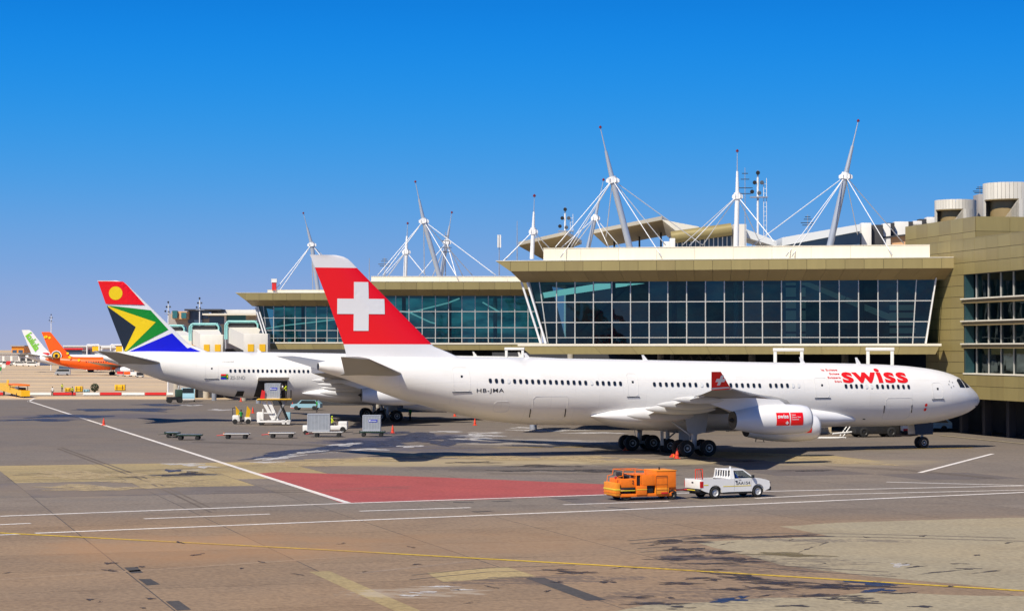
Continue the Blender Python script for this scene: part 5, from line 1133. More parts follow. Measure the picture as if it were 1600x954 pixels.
# ---- building beyond the bridges
lb = thing('terminal_building', 'distant low terminal building with blue windows, beyond the turquoise bridges', 'building', (0, 0, 0))
def lp(name, x0, x1, y0, y1, Y, d, m, zb=None):
    A, B = atY(x0, y1, Y), atY(x1, y0, Y); b = MB(); b.box(A.x, B.x, Y, Y+d, A.z if zb is None else zb, B.z, m); return b.build(name, lb, smooth=False)
lp('wall', 262, 400, 489, 545, 441, 20, M['fargrey'], 0); lp('roof', 288, 345, 482.5, 485, 439, 22, M['dkconc']); lp('window', 294, 316, 485, 505, 440.4, .5, M['farglass']); lp('window', 317, 326, 485, 498, 440.4, .5, M['farglass'])
lp('balcony', 268, 292, 486, 498, 437, 4, M['peach']); lp('window', 269, 277, 485, 497, 436.5, .4, M['tealglass']); lp('window', 283, 291, 488, 497, 436.5, .4, M['tealglass'])
lp('canopy', 316, 400, 489.5, 492, 430, 12, M['cream']); lp('window', 327, 350, 493, 506, 433, .5, M['farglass']); lp('window', 354, 384, 492.5, 501, 433, .5, M['tealglass']); lp('pillar', 350.5, 353, 489, 515, 432, .8, M['mast'], 0); lp('roof', 330, 400, 483.5, 489, 446, 10, M['bridgew'])

# ================================================================ PEOPLE
def person(label, loc, yaw, top='hiviz', trousers='cloth', pose='stand', cap=None, h=1.75):
    J = {}; k = h/1.75
    def P(n, x, y, z, r): J[n] = (Vector((x, y, z))*k, r*k)
    sit = pose == 'sit'
    dz = -.40 if sit else 0
    P('pelvis', 0, 0, .95+dz, .145); P('waist', .01, 0, 1.10+dz, .13); P('chest', 0.0, 0, 1.32+dz, .155); P('neck0', 0, 0, 1.47+dz, .075); P('neck', .01, 0, 1.53+dz, .055); P('head', .03, 0, 1.60+dz, .085); P('head1', .03, 0, 1.66+dz, .095); P('crown', .015, 0, 1.72+dz, .07)
    for s, n in ((1, 'l'), (-1, 'r')):
        st = .10*s if pose == 'walk' else 0
        P('hip'+n, 0, .09*s, .90+dz, .105)
        if sit: P('knee'+n, .42, .11*s, .55, .07); P('ank'+n, .45, .11*s, .10, .045); P('toe'+n, .62, .12*s, .05, .04)
        else: P('knee'+n, .03+st, .10*s, .50, .068); P('ank'+n, -.02+st*1.6, .11*s, .09, .045); P('toe'+n, .15+st*1.6, .13*s, .04, .04)
        P('sh'+n, 0, .19*s, 1.41+dz, .068)
        if pose in ('sit', 'reach') or (pose == 'point' and s < 0): P('elb'+n, .17, .24*s, 1.18+dz, .048); P('wri'+n, .40, .19*s, 1.24+dz, .033); hd = Vector((1, 0, .1))
        else: P('elb'+n, -.04, .27*s, 1.14+dz, .048); P('wri'+n, .06, .29*s, .90+dz, .033); hd = Vector((.25, 0, -1))
        w = J['wri'+n][0]; hd.normalize(); J['palm'+n] = (w+hd*.07*k, .036*k)
        sd = Vector((0, 1, 0)).cross(hd).normalized()
        for q in range(4): o = J['palm'+n][0]+hd*.05*k+sd*(q-1.5)*.019*k; ln = (.062, .072, .068, .052)[q]; J['f%d'%q+n] = (o, .0095*k); J['g%d'%q+n] = (o+hd*ln*k+Vector((.012, -.012*s, 0))*k, .0085*k)
        J['f4'+n] = (w+hd*.05*k+Vector((.03, 0, .02))*k, .011*k); J['g4'+n] = (w+hd*.10*k+Vector((.06, 0, .0))*k, .009*k)
    E = [('pelvis', 'waist'), ('waist', 'chest'), ('chest', 'neck0'), ('neck0', 'neck'), ('neck', 'head'), ('head', 'head1'), ('head1', 'crown')]
    for n in 'lr':
        E += [('pelvis', 'hip'+n), ('hip'+n, 'knee'+n), ('knee'+n, 'ank'+n), ('ank'+n, 'toe'+n), ('chest', 'sh'+n), ('sh'+n, 'elb'+n), ('elb'+n, 'wri'+n), ('wri'+n, 'palm'+n)]
        for q in range(5): E += [('palm'+n if q < 4 else 'wri'+n, 'f%d'%q+n), ('f%d'%q+n, 'g%d'%q+n)]
    names = list(J); me = bpy.data.meshes.new('person'); me.from_pydata([J[n][0] for n in names], [(names.index(a), names.index(b)) for a, b in E], [])
    ob = bpy.data.objects.new('person', me); COL.objects.link(ob); ob.modifiers.new('skin', 'SKIN')
    for i, n in enumerate(names): sv = me.skin_vertices[0].data[i]; r = J[n][1]; sv.radius = (r, r*(.72 if n in ('pelvis', 'waist', 'chest') else 1)); sv.use_root = n == 'pelvis'
    ss = ob.modifiers.new('s', 'SUBSURF'); ss.levels = 1; ss.render_levels = 1
    nm = bpy.data.meshes.new_from_object(ob.evaluated_get(bpy.context.evaluated_depsgraph_get())); ob.modifiers.clear(); ob.data = nm; nm.name = 'person'
    for m in (M['skin'], M[top], M[trousers], M['shoe']): nm.materials.append(m)
    def zone(a, b):
        if a.startswith(('hip', 'knee')) or b.startswith('hip'): return 2
        if a.startswith('ank'): return 3
        if a in ('pelvis', 'waist', 'chest') and b != 'neck' and not b.startswith('hip') or a.startswith('sh'): return 1
        return 0
    for p in nm.polygons:
        best = min(E, key=lambda e: seg(p.center, J[e[0]][0], J[e[1]][0])-min(J[e[0]][1], J[e[1]][1])); p.material_index = zone(*best); p.use_smooth = True
    ob.location = loc; ob.rotation_euler = (0, 0, yaw); tag(ob, label, 'person')
    c = J['head1'][0]; b = MB(); R_ = .105*k
    b.revolve([(-.02, R_*.98), (.03*k, R_*.98), (.075*k, R_*.75), (.10*k, .02)], M[cap] if cap else M['hair'], (c.x-.012, c.y, c.z), 'z', 14); b.build('cap' if cap else 'hair', ob)
    for s in (-1, 1):
        b = MB(); b.box(c.x+.075*k, c.x+.1*k, s*.035*k-.012, s*.035*k+.012, c.z-.035*k, c.z-.02*k, M['black']); b.build('eye', ob, smooth=False)
    b = MB(); b.tube((c.x+.08*k, 0, c.z-.03*k), (c.x+.115*k, 0, c.z-.065*k), .008, M['skin'], .016, 6); b.build('nose', ob); b = MB(); b.box(c.x+.08*k, c.x+.095*k, -.025, .025, c.z-.095*k, c.z-.085*k, M['lamp']); b.build('mouth', ob, smooth=False)
    return ob
def seg(p, a, b):
    d = b-a; t = max(0, min(1, (p-a).dot(d)/max(d.length_squared, 1e-9))); return (p-a-d*t).length

# ================================================================ VEHICLES
def road_wheel(name, parent, c, r, w, m='rim', n=20, vis=-1):
    o = bpy.data.objects.new(name, None); COL.objects.link(o); o.parent = parent; o.location = c; o.empty_display_size = .1
    b = MB(); b.revolve([(-w/2, r*.6), (-w/2, r*.85), (-w/2+.04, r), (w/2-.04, r), (w/2, r*.85), (w/2, r*.6), (-w/2, r*.6)], M['rubber'], (0, 0, 0), 'y', n, cap=False); b.build('tyre', o)
    b = MB(); b.revolve([(-w/2+.03, .01), (-w/2+.05, r*.2), (-w/2+.06, r*.42), (-w/2+.01, r*.56), (-w/2+.01, r*.62), (w/2-.01, r*.62), (w/2-.03, .01)], M[m], (0, 0, 0), 'y', n); b.build('rim', o)
    return o
def arch(cx, r, n=9): return [(cx+r*math.cos(math.pi*i/n), .36+r*math.sin(math.pi*i/n)) for i in range(n, -1, -1)]
a_, c_ = gnd(1116, 778.5), gnd(1187, 775.8); yaw = math.atan2(c_.y-a_.y, c_.x-a_.x); wb_ = 3.05
nrm = Vector((-math.sin(yaw), math.cos(yaw), 0)); org = a_+nrm*.74
pk = thing('pickup_truck', 'white pickup truck driving behind the orange towed machine, with yellow side stripe', 'pickup truck', org, yaw)
HW = .88
b = MB()                                            # lower body with wheel arches, both flanks and a core
side = [(-.98, .55), (-.78, .46)]+arch(0, .45)+[(.9, .38), (2.55, .38)]+arch(wb_, .45)+[(3.62, .42), (3.86, .5), (3.92, .72), (3.86, .98), (3.55, 1.07), (2.75, 1.16), (2.5, 1.18), (1.0, 1.16), (-1.0, 1.16)]
for y0, y1 in ((-HW, -HW+.12), (HW-.12, HW)): b.prism(side, M['carw'], y0, y1)
b.box(1.02, 3.55, -HW+.115, HW-.115, .5, 1.02, M['carw']); b.build('body', pk, ang=40)
b = MB(); pts = [(2.45, 1.17), (2.8, 1.155), (3.55, 1.065), (3.87, .97), (3.92, .72), (3.86, .5)]
rr = [[(x, -HW+.10, z) , (x, -HW*.5, z+.03), (x, HW*.5, z+.03), (x, HW-.10, z)] for x, z in pts]
for q0, q1 in zip(rr, rr[1:]):
    for i in range(3): b.poly([q0[i], q0[i+1], q1[i+1], q1[i]], M['carw'])
b.build('bonnet', pk, ang=60)
b = MB(); b.box(-.92, 1.0, -HW+.125, HW-.125, .62, .70, M['blkplas']); b.box(.98, 1.06, -HW+.12, HW-.12, .7, 1.2, M['carw']); b.build('load_bed', pk, smooth=False)
b = MB(); b.bbox(-1.05, -.96, -HW+.02, HW-.02, .60, 1.16, M['carw'], .02); o = b.build('tailgate', pk); b = MB(); b.box(-1.07, -1.05, -.09, .09, .92, 1.0, M['blkplas']); b.build('tailgate_handle', o, smooth=False)
b = MB(); b.bbox(-1.2, -1.0, -HW+.02, HW-.02, .42, .56, M['blkplas'], .03); b.box(-1.21, -1.19, -.5, .5, .5, .55, M['yelline']); b.build('rear_bumper', pk)
# cab: pillars, roof, glass
W0, W1 = HW-.03, HW-.16
b = MB(); rb = [(1.02, 1.17, W0), (1.06, 1.62, W1+.02), (1.22, 1.70, W1), (1.9, 1.73, W1-.01), (2.05, 1.70, W1-.01)]
ring = [[(x, -w, z), (x, -w*.5, z+.025), (x, w*.5, z+.025), (x, w, z)] for x, z, w in rb[2:]]
b.loft([[p for p in r]+[(r[3][0], r[3][1], r[3][2]-.06), (r[0][0], r[0][1], r[0][2]-.06)] for r in ring], M['carw'])
for s in (-1, 1):
    b.slab([(1.02, s*W0, 1.16), (1.38, s*W0, 1.16), (1.36, s*W1, 1.69), (1.18, s*W1, 1.69)], M['carw'], (0, -s*.05, 0))
    b.slab([(2.72, s*W0, 1.16), (2.86, s*(W0-.02), 1.15), (2.06, s*(W1-.01), 1.70), (1.96, s*W1, 1.69)], M['carw'], (0, -s*.05, 0))
    b.slab([(1.18, s*W1, 1.63), (2.06, s*W1, 1.63), (2.02, s*W1, 1.70), (1.18, s*W1, 1.70)], M['carw'], (0, -s*.05, .0))
b.slab([(1.02, -W0, 1.16), (1.02, W0, 1.16), (1.06, W1, 1.3), (1.06, -W1, 1.3)], M['carw'], (.04, 0, 0)); b.build('cab', pk, ang=40)
CG = glassmat('clear car glass', (.72, .78, .76), .01)
b = MB(); b.poly([(2.80, -W0+.06, 1.16), (2.80, W0-.06, 1.16), (2.06, W1-.05, 1.69), (2.06, -W1+.05, 1.69)], CG); b.build('windscreen', pk, smooth=False)
for s in (-1, 1): b = MB(); b.poly([(1.38, s*(W0-.025), 1.17), (2.72, s*(W0-.025), 1.17), (2.02, s*(W1-.02), 1.63), (1.36, s*(W1-.02), 1.63)], CG); b.build('side_window', pk, smooth=False)
b = MB(); b.poly([(1.05, -W0+.15, 1.3), (1.05, W0-.15, 1.3), (1.15, W1-.12, 1.64), (1.15, -W1+.12, 1.64)], M['carglass']); b.build('rear_window', pk, smooth=False)
b = MB(); b.box(1.15, 2.7, -.7, .7, .75, .9, M['blkplas']); b.bbox(1.2, 1.42, -.68, .68, .9, 1.45, M['blkplas'], .05); b.bbox(2.45, 2.75, -.75, .75, .95, 1.2, M['blkplas'], .05); b.build('cab_interior', pk)
for s in (-1, 1):
    b = MB(); b.box(-1.06, -.9, s*(HW+.012)-.03, s*(HW+.012)+.0, .68, 1.05, M['lamp']) if s > 0 else b.box(-1.07, -.86, -HW-.012, -HW+.05, .68, 1.05, M['lamp']); b.build('tail_lamp', pk, smooth=False)
    b = MB(); b.bbox(3.62, 3.94, s*(HW-.3)-.12, s*(HW-.3)+.14, .78, .98, M['clear'], .03); b.build('headlamp', pk)
    b = MB(); b.bbox(2.55, 2.68, s*(HW+.08)-.09, s*(HW+.08)+.09, 1.18, 1.36, M['blkplas'], .02); b.build('mirror', pk)
    b = MB(); b.box(-.82, -.5, s*HW-.006*(1), s*HW+.006, .80, .86, M['yelline']); b.box(.55, 2.52, s*HW-.008, s*HW+.008, .70, .745, M['yelline']); b.build('side_stripe', pk, smooth=False)
    b = MB(); b.box(1.32, 1.34, s*HW-.008, s*HW+.008, .45, 1.15, M['lgrey']); b.box(2.52, 2.54, s*HW-.008, s*HW+.008, .5, 1.15, M['lgrey']); b.bbox(1.40, 1.56, s*(HW+.01)-.02, s*(HW+.01)+.02, 1.0, 1.04, M['blkplas'], .008); b.build('door_edge', pk, smooth=False)
b = MB(); b.bbox(3.8, 4.02, -HW+.02, HW-.02, .40, .62, M['blkplas'], .04)
for y in (-.6, -.2, .2, .6): b.tube((4.0, y, .45), (4.0, y, .98), .03, M['blkplas'])
b.tube((4.0, -.62, .98), (4.0, .62, .98), .03, M['blkplas']); b.tube((4.02, -.75, .85), (4.02, .75, .85), .03, M['blkplas']); b.build('bull_bar', pk)
b = MB()
for y in (-.72, -.42, -.14, .14, .42, .72): b.tube((.95, y, 1.16), (1.0, y*.9, 1.68), .04, M['carw'], n=8)
b.tube((1.0, -.66, 1.68), (1.0, .66, 1.68), .05, M['carw'], n=8); b.tube((.9, -.74, 1.18), (.9, .74, 1.18), .035, M['carw'], n=8); b.build('headboard_rack', pk)
b = MB(); b.tube((1.5, -.2, 1.73), (1.5, -.2, 1.86), .06, M['clear'], n=10); b.build('roof_beacon', pk)
b = MB(); b.tube((.5, -HW-.02, .3), (2.6, -HW-.02, .3), .03, M['blkplas']); b.box(-.9, 3.6, -.6, .6, .28, .5, M['blkplas']); b.build('chassis', pk, smooth=False)
for x in (0, wb_):
    for s in (-1, 1): road_wheel('wheel', pk, (x, s*.76, .36), .36, .23)
def lay(txt, x0, x1, z0, z1, y, m, name, par, bold=.01, s=-1):
    bm2 = fit(flat_text(txt, 1, bold), x0, x1, z0, z1); return wrap(bm2, lambda x, z: (x, y, z), name, m, par, 5)
lay('SAA154', 1.46, 2.46, .80, .98, -HW-.014, M['black'], 'door_lettering', pk, 0); lay('T&L', 1.62, 1.84, 1.04, 1.11, -HW-.014, M['navy'], 'door_lettering', pk, 0)
for i, (x, y) in enumerate(((-.4, .3), (-.2, -.35))):
    q = org+Vector((x*math.cos(yaw)-y*math.sin(yaw), x*math.sin(yaw)+y*math.cos(yaw), .7))
    if i == 0:
        o = thing('warning_frame', 'orange wire warning frame standing in the pickup bed', 'frame', q, yaw); b = MB(); b.path([(-.25, 0, .35), (-.25, 0, 1.0), (.25, 0, 1.0), (.25, 0, .35), (-.25, 0, .35)], .03, M['cone'], 6)
        for t in (-.12, 0, .12): b.tube((t, 0, .35), (t, 0, 1.0), .015, M['cone'], n=5)
        b.build('frame', o); b = MB(); b.box(-.3, .3, -.15, .15, 0, .35, M['redp']); b.build('base', o, smooth=False)
    else:
        o = thing('tool_handle', 'thin dark pole leaning in the rear corner of the pickup bed', 'pole', q, yaw); b = MB(); b.tube((-.3, 0, 0), (-.5, 0, 1.05), .018, M['black'], n=6); b.build('pole', o)
person('driver in a blue shirt sitting in the white pickup cab', org+Vector((1.62*math.cos(yaw)+.36*math.sin(yaw), 1.62*math.sin(yaw)-.36*math.cos(yaw), .46)), yaw, 'clothb', 'cloth', 'sit', h=1.62)

# ---- orange towed ground machine
p0, p1 = gnd(977, 781.5), gnd(1050, 778.5); gy = R(19); go = p0+Vector((-math.sin(gy), math.cos(gy), 0))*.8+Vector((.16, .0, 0))
gp = thing('ground_power_unit', 'orange towed ground machine with rails, a hatch and black wheels, behind the pickup', 'ground power unit', go, gy)
HW = .95; O, O2 = M['orange'], M['orange2']
def gb(name, x0, x1, y0, y1, z0, z1, m, bv=.03, par=None): b = MB(); b.bbox(x0, x1, y0, y1, z0, z1, m, bv); return b.build(name, par or gp)
gb('chassis', -.7, 2.75, -HW+.05, HW-.05, .22, .40, O); gb('rear_counterweight', -.85, -.55, -HW, HW, .28, 1.05, O2, .06)
gb('rear_band', -.865, -.54, -HW-.012, HW+.012, .62, .70, M['yelline'], .01); gb('rear_band', -.865, -.54, -HW-.012, HW+.012, .44, .49, O, .01)
gb('mudguard', -.55, .42, -HW+.02, HW-.02, .66, .76, M['blkplas'], .02); gb('step_stripe', -.55, .42, -HW-.0, -HW+.05, .57, .62, M['yelline'], .01)
gb('control_cabinet', -.52, .5, -HW+.1, HW-.1, .76, 1.28, O, .05)
for x, z in ((.25, 1.12), (.25, .98)): gb('button', x, x+.07, -HW+.06, -HW+.1, z, z+.07, M['blkplas'], .01)
gb('seat', -.25, .3, -.35, .35, 1.28, 1.42, M['blkplas'], .04); gb('seat_back', -.3, -.2, -.35, .35, 1.4, 1.62, M['blkplas'], .03)
b = MB(); b.tube((-.1, -.5, 1.28), (-.2, -.5, 1.5), .03, M['blkplas']); b.revolve([(-.03, .2), (0, .23), (.03, .2)], M['blkplas'], (-.2, -.5, 1.52), 'z', 14); b.build('steering_wheel', gp)
b = MB()
for y in (-.8, .8): b.path([(-.7, y, 1.05), (-.65, y, 1.4), (-.35, y, 1.45), (-.3, y, 1.78), (1.1, y, 1.78), (1.15, y, 1.45)], .022, O, 6)
for x in (-.3, .4, 1.1): b.tube((x, -.8, 1.78), (x, .8, 1.78), .018, O, n=6); b.tube((x, -.8, 1.3), (x, -.8, 1.78), .016, O, n=6)
b.build('guard_rails', gp)
gb('lower_cabinet', .48, 1.15, -HW, HW, .32, .86, O, .03); gb('cabinet_stripe', .48, 1.15, -HW-.012, -HW, .62, .66, M['yelline'], .003)
b = MB(); b.box(.5, .78, -HW+.14, -HW+.9, .9, 1.42, M['black']); b.build('cab_opening', gp, smooth=False); gb('post', .46, .52, -HW+.04, -HW+.14, .86, 1.5, O, .015); gb('post', .76, .84, -HW+.04, -HW+.14, .86, 1.5, O, .015)
gb('mid_cabinet', .84, 1.72, -HW+.02, HW-.02, .86, 1.48, O, .05); gb('mid_top', .42, 1.74, -HW+.06, HW-.06, 1.46, 1.52, O, .02)
b = MB(); b.box(1.15, 1.72, -HW+.3, HW-.2, .34, .86, M['black']); b.build('hatch_recess', gp, smooth=False); gb('hatch_pump', 1.2, 1.6, -HW+.12, -HW+.3, .42, .7, M['dkmet'], .04)
gb('engine_housing', 1.72, 3.02, -HW, HW, .72, 1.70, O, .06); gb('engine_lower', 1.72, 2.55, -HW, HW, .34, .735, O2, .03); gb('housing_roof', 1.74, 3.05, -HW-.02, HW+.02, 1.69, 1.75, O2, .02)
for z, h in ((1.40, .03), (1.31, .025), (.90, .015), (.58, .015)): gb('panel_line', 1.74, 2.45, -HW-.01, -HW+.0, z, z+h, M['dkmet'], .002)
for x in (1.74, 2.45): gb('panel_line', x, x+.015, -HW-.01, -HW, .38, 1.4, M['dkmet'], .002)
gb('red_plate', 2.05, 2.5, -HW-.012, -HW, .36, .46, M['redp'], .003)
b = MB(); b.prism([(2.55, .36), (3.05, .5), (3.05, .72), (2.55, .72)], O, -HW+.1, HW-.1); b.build('front_apron', gp, smooth=False)
b = MB(); b.tube((3.0, 0, .5), (4.3, 0, .52), .045, M['redp']); b.tube((3.0, -.4, .5), (4.0, 0, .52), .035, M['redp']); b.tube((3.0, .4, .5), (4.0, 0, .52), .035, M['redp']); b.build('tow_bar', gp)
for x in (-.1, 2.8):
    for s in (-1, 1): road_wheel('wheel', gp, (x, s*.74, .31), .31, .24, 'dkmet')
b = MB(); b.tube((-.7, -.6, 1.05), (-.7, -.6, 1.3), .03, O); b.bbox(-.75, -.65, -.68, -.52, 1.3, 1.42, M['redp'], .02); b.build('rear_lamp', gp)
b = MB(); b.tube((2.2, -.3, 1.74), (2.2, -.3, 1.9), .05, M['dkmet'], n=8); b.build('exhaust_stack', gp)

# ---- baggage dollies, containers, tugs
def dolly(label, px0, px1, py, m='dolly', red=True, grp='empty and loaded dollies in the string', edge='white2'):
    A, B = gnd(px0, py), gnd(px1, py); L_ = (B-A).length; c = (A+B)/2
    o = thing('dolly', label, 'dolly', (c.x, c.y, 0), math.atan2(B.y-A.y, B.x-A.x), grp); h = L_/2-.15
    b = MB(); b.bbox(-h, h, -.72, .72, .38, .50, M[m], .02); b.build('deck_frame', o)
    b = MB()
    for i in range(12): x = -h+.15+(2*h-.3)*i/11; b.tube((x, -.66, .52), (x, .66, .52), .045, M['steel'], n=6)
    b.build('roller_bed', o)['kind'] = 'stuff'
    for s in (-1, 1): b = MB(); b.bbox(-h-.02, h+.02, s*.74-.03, s*.74+.03, .46, .53, M[edge], .01); b.build('side_rail', o)
    b = MB(); b.tube((-h, 0, .38), (-h-.75, 0, .30), .04, M['redp' if red else 'dkmet']); b.box(-h-.05, -h+.02, -.3, .3, .3, .6, M['orange' if red else 'dkmet']); b.build('drawbar', o)
    for x in (-h+.4, h-.4):
        for s in (-1, 1): b = MB(); b.revolve([(-.09, .02), (-.09, .2), (.09, .2), (.09, .02)], M['rubber'], (x, s*.6, .2), 'y', 14); b.build('wheel', o)
    return o
dolly('dark green empty dolly at the far left end of the string, half behind another', 256, 283, 683.0, 'dgreen', False, edge='dgreen'); dolly('dark green empty dolly second from the left end of the string', 274, 318, 686.5, 'dgreen', False, edge='dgreen')
dolly('empty dolly with a pale edge and red drawbar, third from the left', 348, 392, 684.8); dolly('empty dolly with a pale edge nearest the white tug', 418, 463, 683.6)
d5 = dolly('dolly carrying a silver container beside the white tug', 487, 538, 682); d6 = dolly('dark dolly carrying a square silver container with a blue label', 560, 604, 681.5, 'dgreen', False, edge='dgreen')
def uld(label, px, py, Y, w, h, d, yaw=0, z=0, sign=True, cut=0):
    c = gnd(px, py) if Y is None else Vector((atY(px, 600, Y).x, Y, z)); c.z = z
    o = thing('cargo_container', label, 'container', c, yaw, 'silver air cargo containers')
    pr = [(-w/2, .08), (w/2, .08), (w/2, h), (-w/2, h)] if not cut else [(-w/2, .08), (w/2-cut, .08), (w/2, .08+cut), (w/2, h), (-w/2, h)]
    b = MB(); b.prism(pr, M['alu'], -d/2, d/2); b.build('shell', o, smooth=False); b = MB(); b.box(-w/2-.03, w/2+.03, -d/2-.03, d/2+.03, 0, .09, M['alu2']); b.build('base', o, smooth=False)
    for y in (-d/2, d/2):
        b = MB()
        for x in (-w/2, w/2): b.box(x-.035, x+.035, y-.035, y+.035, .09, h+.02, M['alu2'])
        for z_ in (.12, h-.02): b.box(-w/2+.02, w/2-.02, y-.03, y+.03, z_-.035, z_+.035, M['alu2'])
        b.build('edge_frame', o, smooth=False)
    b = None; n = 6
    for i in range(1, n): x = -w/2+w*i/n; b = MB(); b.box(x-.018, x+.018, -d/2-.018, -d/2, .15, h-.1, M['alu2']); b.build('rib', o, smooth=False)
    if sign:
        b = MB(); b.box(-w*.16, w*.34, -d/2-.035, -d/2-.02, h*.58, h*.74, M['blue']); s = b.build('label_plate', o, smooth=False)
        b = MB(); b.box(-w*.02, w*.29, -d/2-.042, -d/2-.036, h*.63, h*.67, M['clothw']); b.build('label_stripe', s, smooth=False)
        wrap(flat_poly(circle(-w*.09, h*.66, w*.05, 14)), lambda x, z_: (x, -d/2-.04, z_), 'label_emblem', M['clothw'], s)
    return o
u1 = uld('ribbed silver container on a dolly beside the white tug', 498, 682, None, 2.2, 1.75, 1.5, math.radians(2), .57, False); u1.location.y += .1
u2 = uld('square silver container with a blue label, on the dark dolly at the right end', 581, 681.5, None, 1.75, 1.6, 1.4, 0, .57)
def tug(label, px, py, yaw, m='white2', back=0):
    c = gnd(px, py); c.y += back; c.x += back*(px-800)/FPX; o = thing('baggage_tug', label, 'tug', c, yaw, 'white baggage tugs')
    b = MB(); b.bbox(-1.3, 1.3, -.68, .68, .28, .72, M[m], .06); b.bbox(.35, 1.3, -.62, .62, .7, 1.15, M[m], .1); b.build('body', o); b = MB(); b.bbox(-1.25, -1.1, -.62, .62, .72, 1.3, M[m], .04); b.build('rear_guard', o)
    b = MB(); b.bbox(-.65, -.2, -.5, .5, .72, .85, M['blkplas'], .04); b.bbox(-.75, -.62, -.5, .5, .8, 1.3, M['blkplas'], .04); b.build('seat', o); b = MB(); b.tube((.35, -.2, 1.0), (.1, -.2, 1.25), .025, M['blkplas']); b.revolve([(-.02, .17), (.02, .19)], M['blkplas'], (.08, -.2, 1.25), 'x', 12); b.build('steering_wheel', o)
    for x in (-.85, .85):
        for s in (-1, 1): b = MB(); b.revolve([(-.1, .02), (-.12, .15), (-.1, .3), (.1, .3), (.12, .15), (.1, .02)], M['rubber'], (x, s*.6, .3), 'y', 16); b.build('wheel', o)
    for s in (-1, 1): b = MB(); b.bbox(1.28, 1.33, s*.42-.09, s*.42+.09, .8, .95, M['clear'], .02); b.build('headlamp', o)
    return o
t = tug('white baggage tug parked behind the ribbed container', 524, 676, 0, back=2.6); L_ = t.location; person('tug driver in a yellow vest behind the ribbed container', (L_.x-.35, L_.y-.2, .42), 0, 'hiviz', 'cloth', 'sit', 'hiviz', 1.7)
b = MB(); q = gnd(480, 679); b.bbox(-.6, .6, -.4, .4, .3, .95, M['white2'], .08); b.tube((.5, 0, .5), (1.2, 0, .4), .05, M['redp'])
for s in (-.4, .4): b.revolve([(-.08, .02), (-.08, .22), (.08, .22), (.08, .02)], M['rubber'], (-.3, s*.9, .22), 'y', 14)
o = thing('equipment_cart', 'small white wheeled unit left of the ribbed container', 'cart', (q.x, q.y+1.6, 0)); b.build('cart_body', o)
# ---- white tractor with yellow flaps
q = gnd(376, 662); tr = thing('belt_tractor', 'small white tractor with two upright yellow flaps, left of the cargo lift', 'tractor', (q.x, q.y+.6, 0), R(8))
b = MB(); b.bbox(-1.05, -.1, -.6, .6, .3, 1.05, M['white2'], .12); b.bbox(.35, 1.15, -.55, .55, .3, .8, M['white2'], .1); b.bbox(-.3, .6, -.5, .5, .25, .5, M['dkmet'], .04); b.build('body', tr)
for x, a in ((-.55, -.12), (.55, .16)):
    b = MB(); b.slab([(x-.05, -.45, .75), (x+.4, -.35, .8), (x+.42+a, -.3, 1.6), (x-.02+a, -.42, 2.15)], M['yellow'], (0, .7, 0)); b.build('yellow_flap', tr, smooth=False)
for x in (-.75, .8):
    for s in (-1, 1): b = MB(); b.revolve([(-.1, .02), (-.12, .15), (-.1, .3), (.1, .3), (.12, .15), (.1, .02)], M['rubber'], (x, s*.55, .3), 'y', 14); b.build('wheel', tr)
b = MB(); b.path([(-1, -.5, 1.0), (-1.05, -.5, 1.9), (-.7, -.5, 1.95)], .04, M['blkplas']); b.build('roll_bar', tr)
person('worker in a green jacket standing between the yellow flaps', (q.x+.05, q.y-.15, .0), R(-60), 'hgreen', 'cloth', 'stand', None, 1.7)
# ---- cargo lift at the hold door
qa, qb = gnd(402, 664), gnd(452, 663); lx = (qa.x+qb.x)/2; ly = qa.y+1.6
ld = thing('cargo_lift', 'white scissor cargo lift raised to the open hold door', 'cargo lift', (lx, ly, 0), R(3)); PZ = 3.08
b = MB(); b.bbox(-1.9, 2.0, -1.3, 1.3, .3, .55, M['white2'], .04); b.bbox(-1.95, -1.2, -1.1, 1.1, .55, 1.5, M['white2'], .08); b.build('chassis', ld)
for s in (-1, 1):
    b = MB(); y = s*1.05
    for (xa, za, xb, zb2) in ((-1.5, PZ-.1, -.2, .6), (-.8, PZ-.1, .2, .6)): b.slab([(xa, y, za), (xa+.42, y, za), (xb+.42, y, zb2), (xb, y, zb2)], M['white2'], (0, .14, 0))
    b.build('lift_arm', ld, smooth=False)
    b = MB(); b.slab([(1.35, y, PZ-.1), (1.6, y, PZ-.1), (.35, y, .6), (.1, y, .6)], M['grey'], (0, .12, 0)); b.slab([(.5, y, PZ-.1), (.7, y, PZ-.1), (1.7, y, .6), (1.5, y, .6)], M['dkmet'], (0, .1, 0)); b.build('lift_arm', ld, smooth=False)
b = MB(); b.box(-1.1, .1, -1.2, -1.1, 1.35, 1.5, M['white2']); b.box(-1.3, -1.15, -1.2, -1.05, .6, 1.9, M['white2']); b.build('ladder_frame', ld, smooth=False)
b = MB(); b.bbox(-1.9, 2.1, -1.35, 1.35, PZ-.22, PZ, M['yellow'], .03); b.build('platform', ld); b = MB(); b.box(-1.85, 2.05, -1.38, -1.34, PZ-.2, PZ-.1, M['dkmet']); b.build('platform_edge', ld, smooth=False)
b = MB(); b.slab([(-1.55, -1.1, PZ), (-1.05, -1.1, PZ), (-.95, -1.1, PZ+.9), (-1.35, -1.1, PZ+1.05)], M['redp'], (0, .12, 0)); b.build('red_stop', ld, smooth=False)
for x in (-1.4, 1.5):
    for s in (-1, 1): b = MB(); b.revolve([(-.12, .02), (-.14, .2), (-.12, .32), (.12, .32), (.14, .2), (.12, .02)], M['rubber'], (x, s*1.1, .32), 'y', 16); b.build('wheel', ld)
for x in (1.75, 1.2): b = MB(); b.bbox(x-.2, x+.2, -1.3, -.9, .1, .6, M['white2'], .05); b.build('stabiliser_foot', ld)
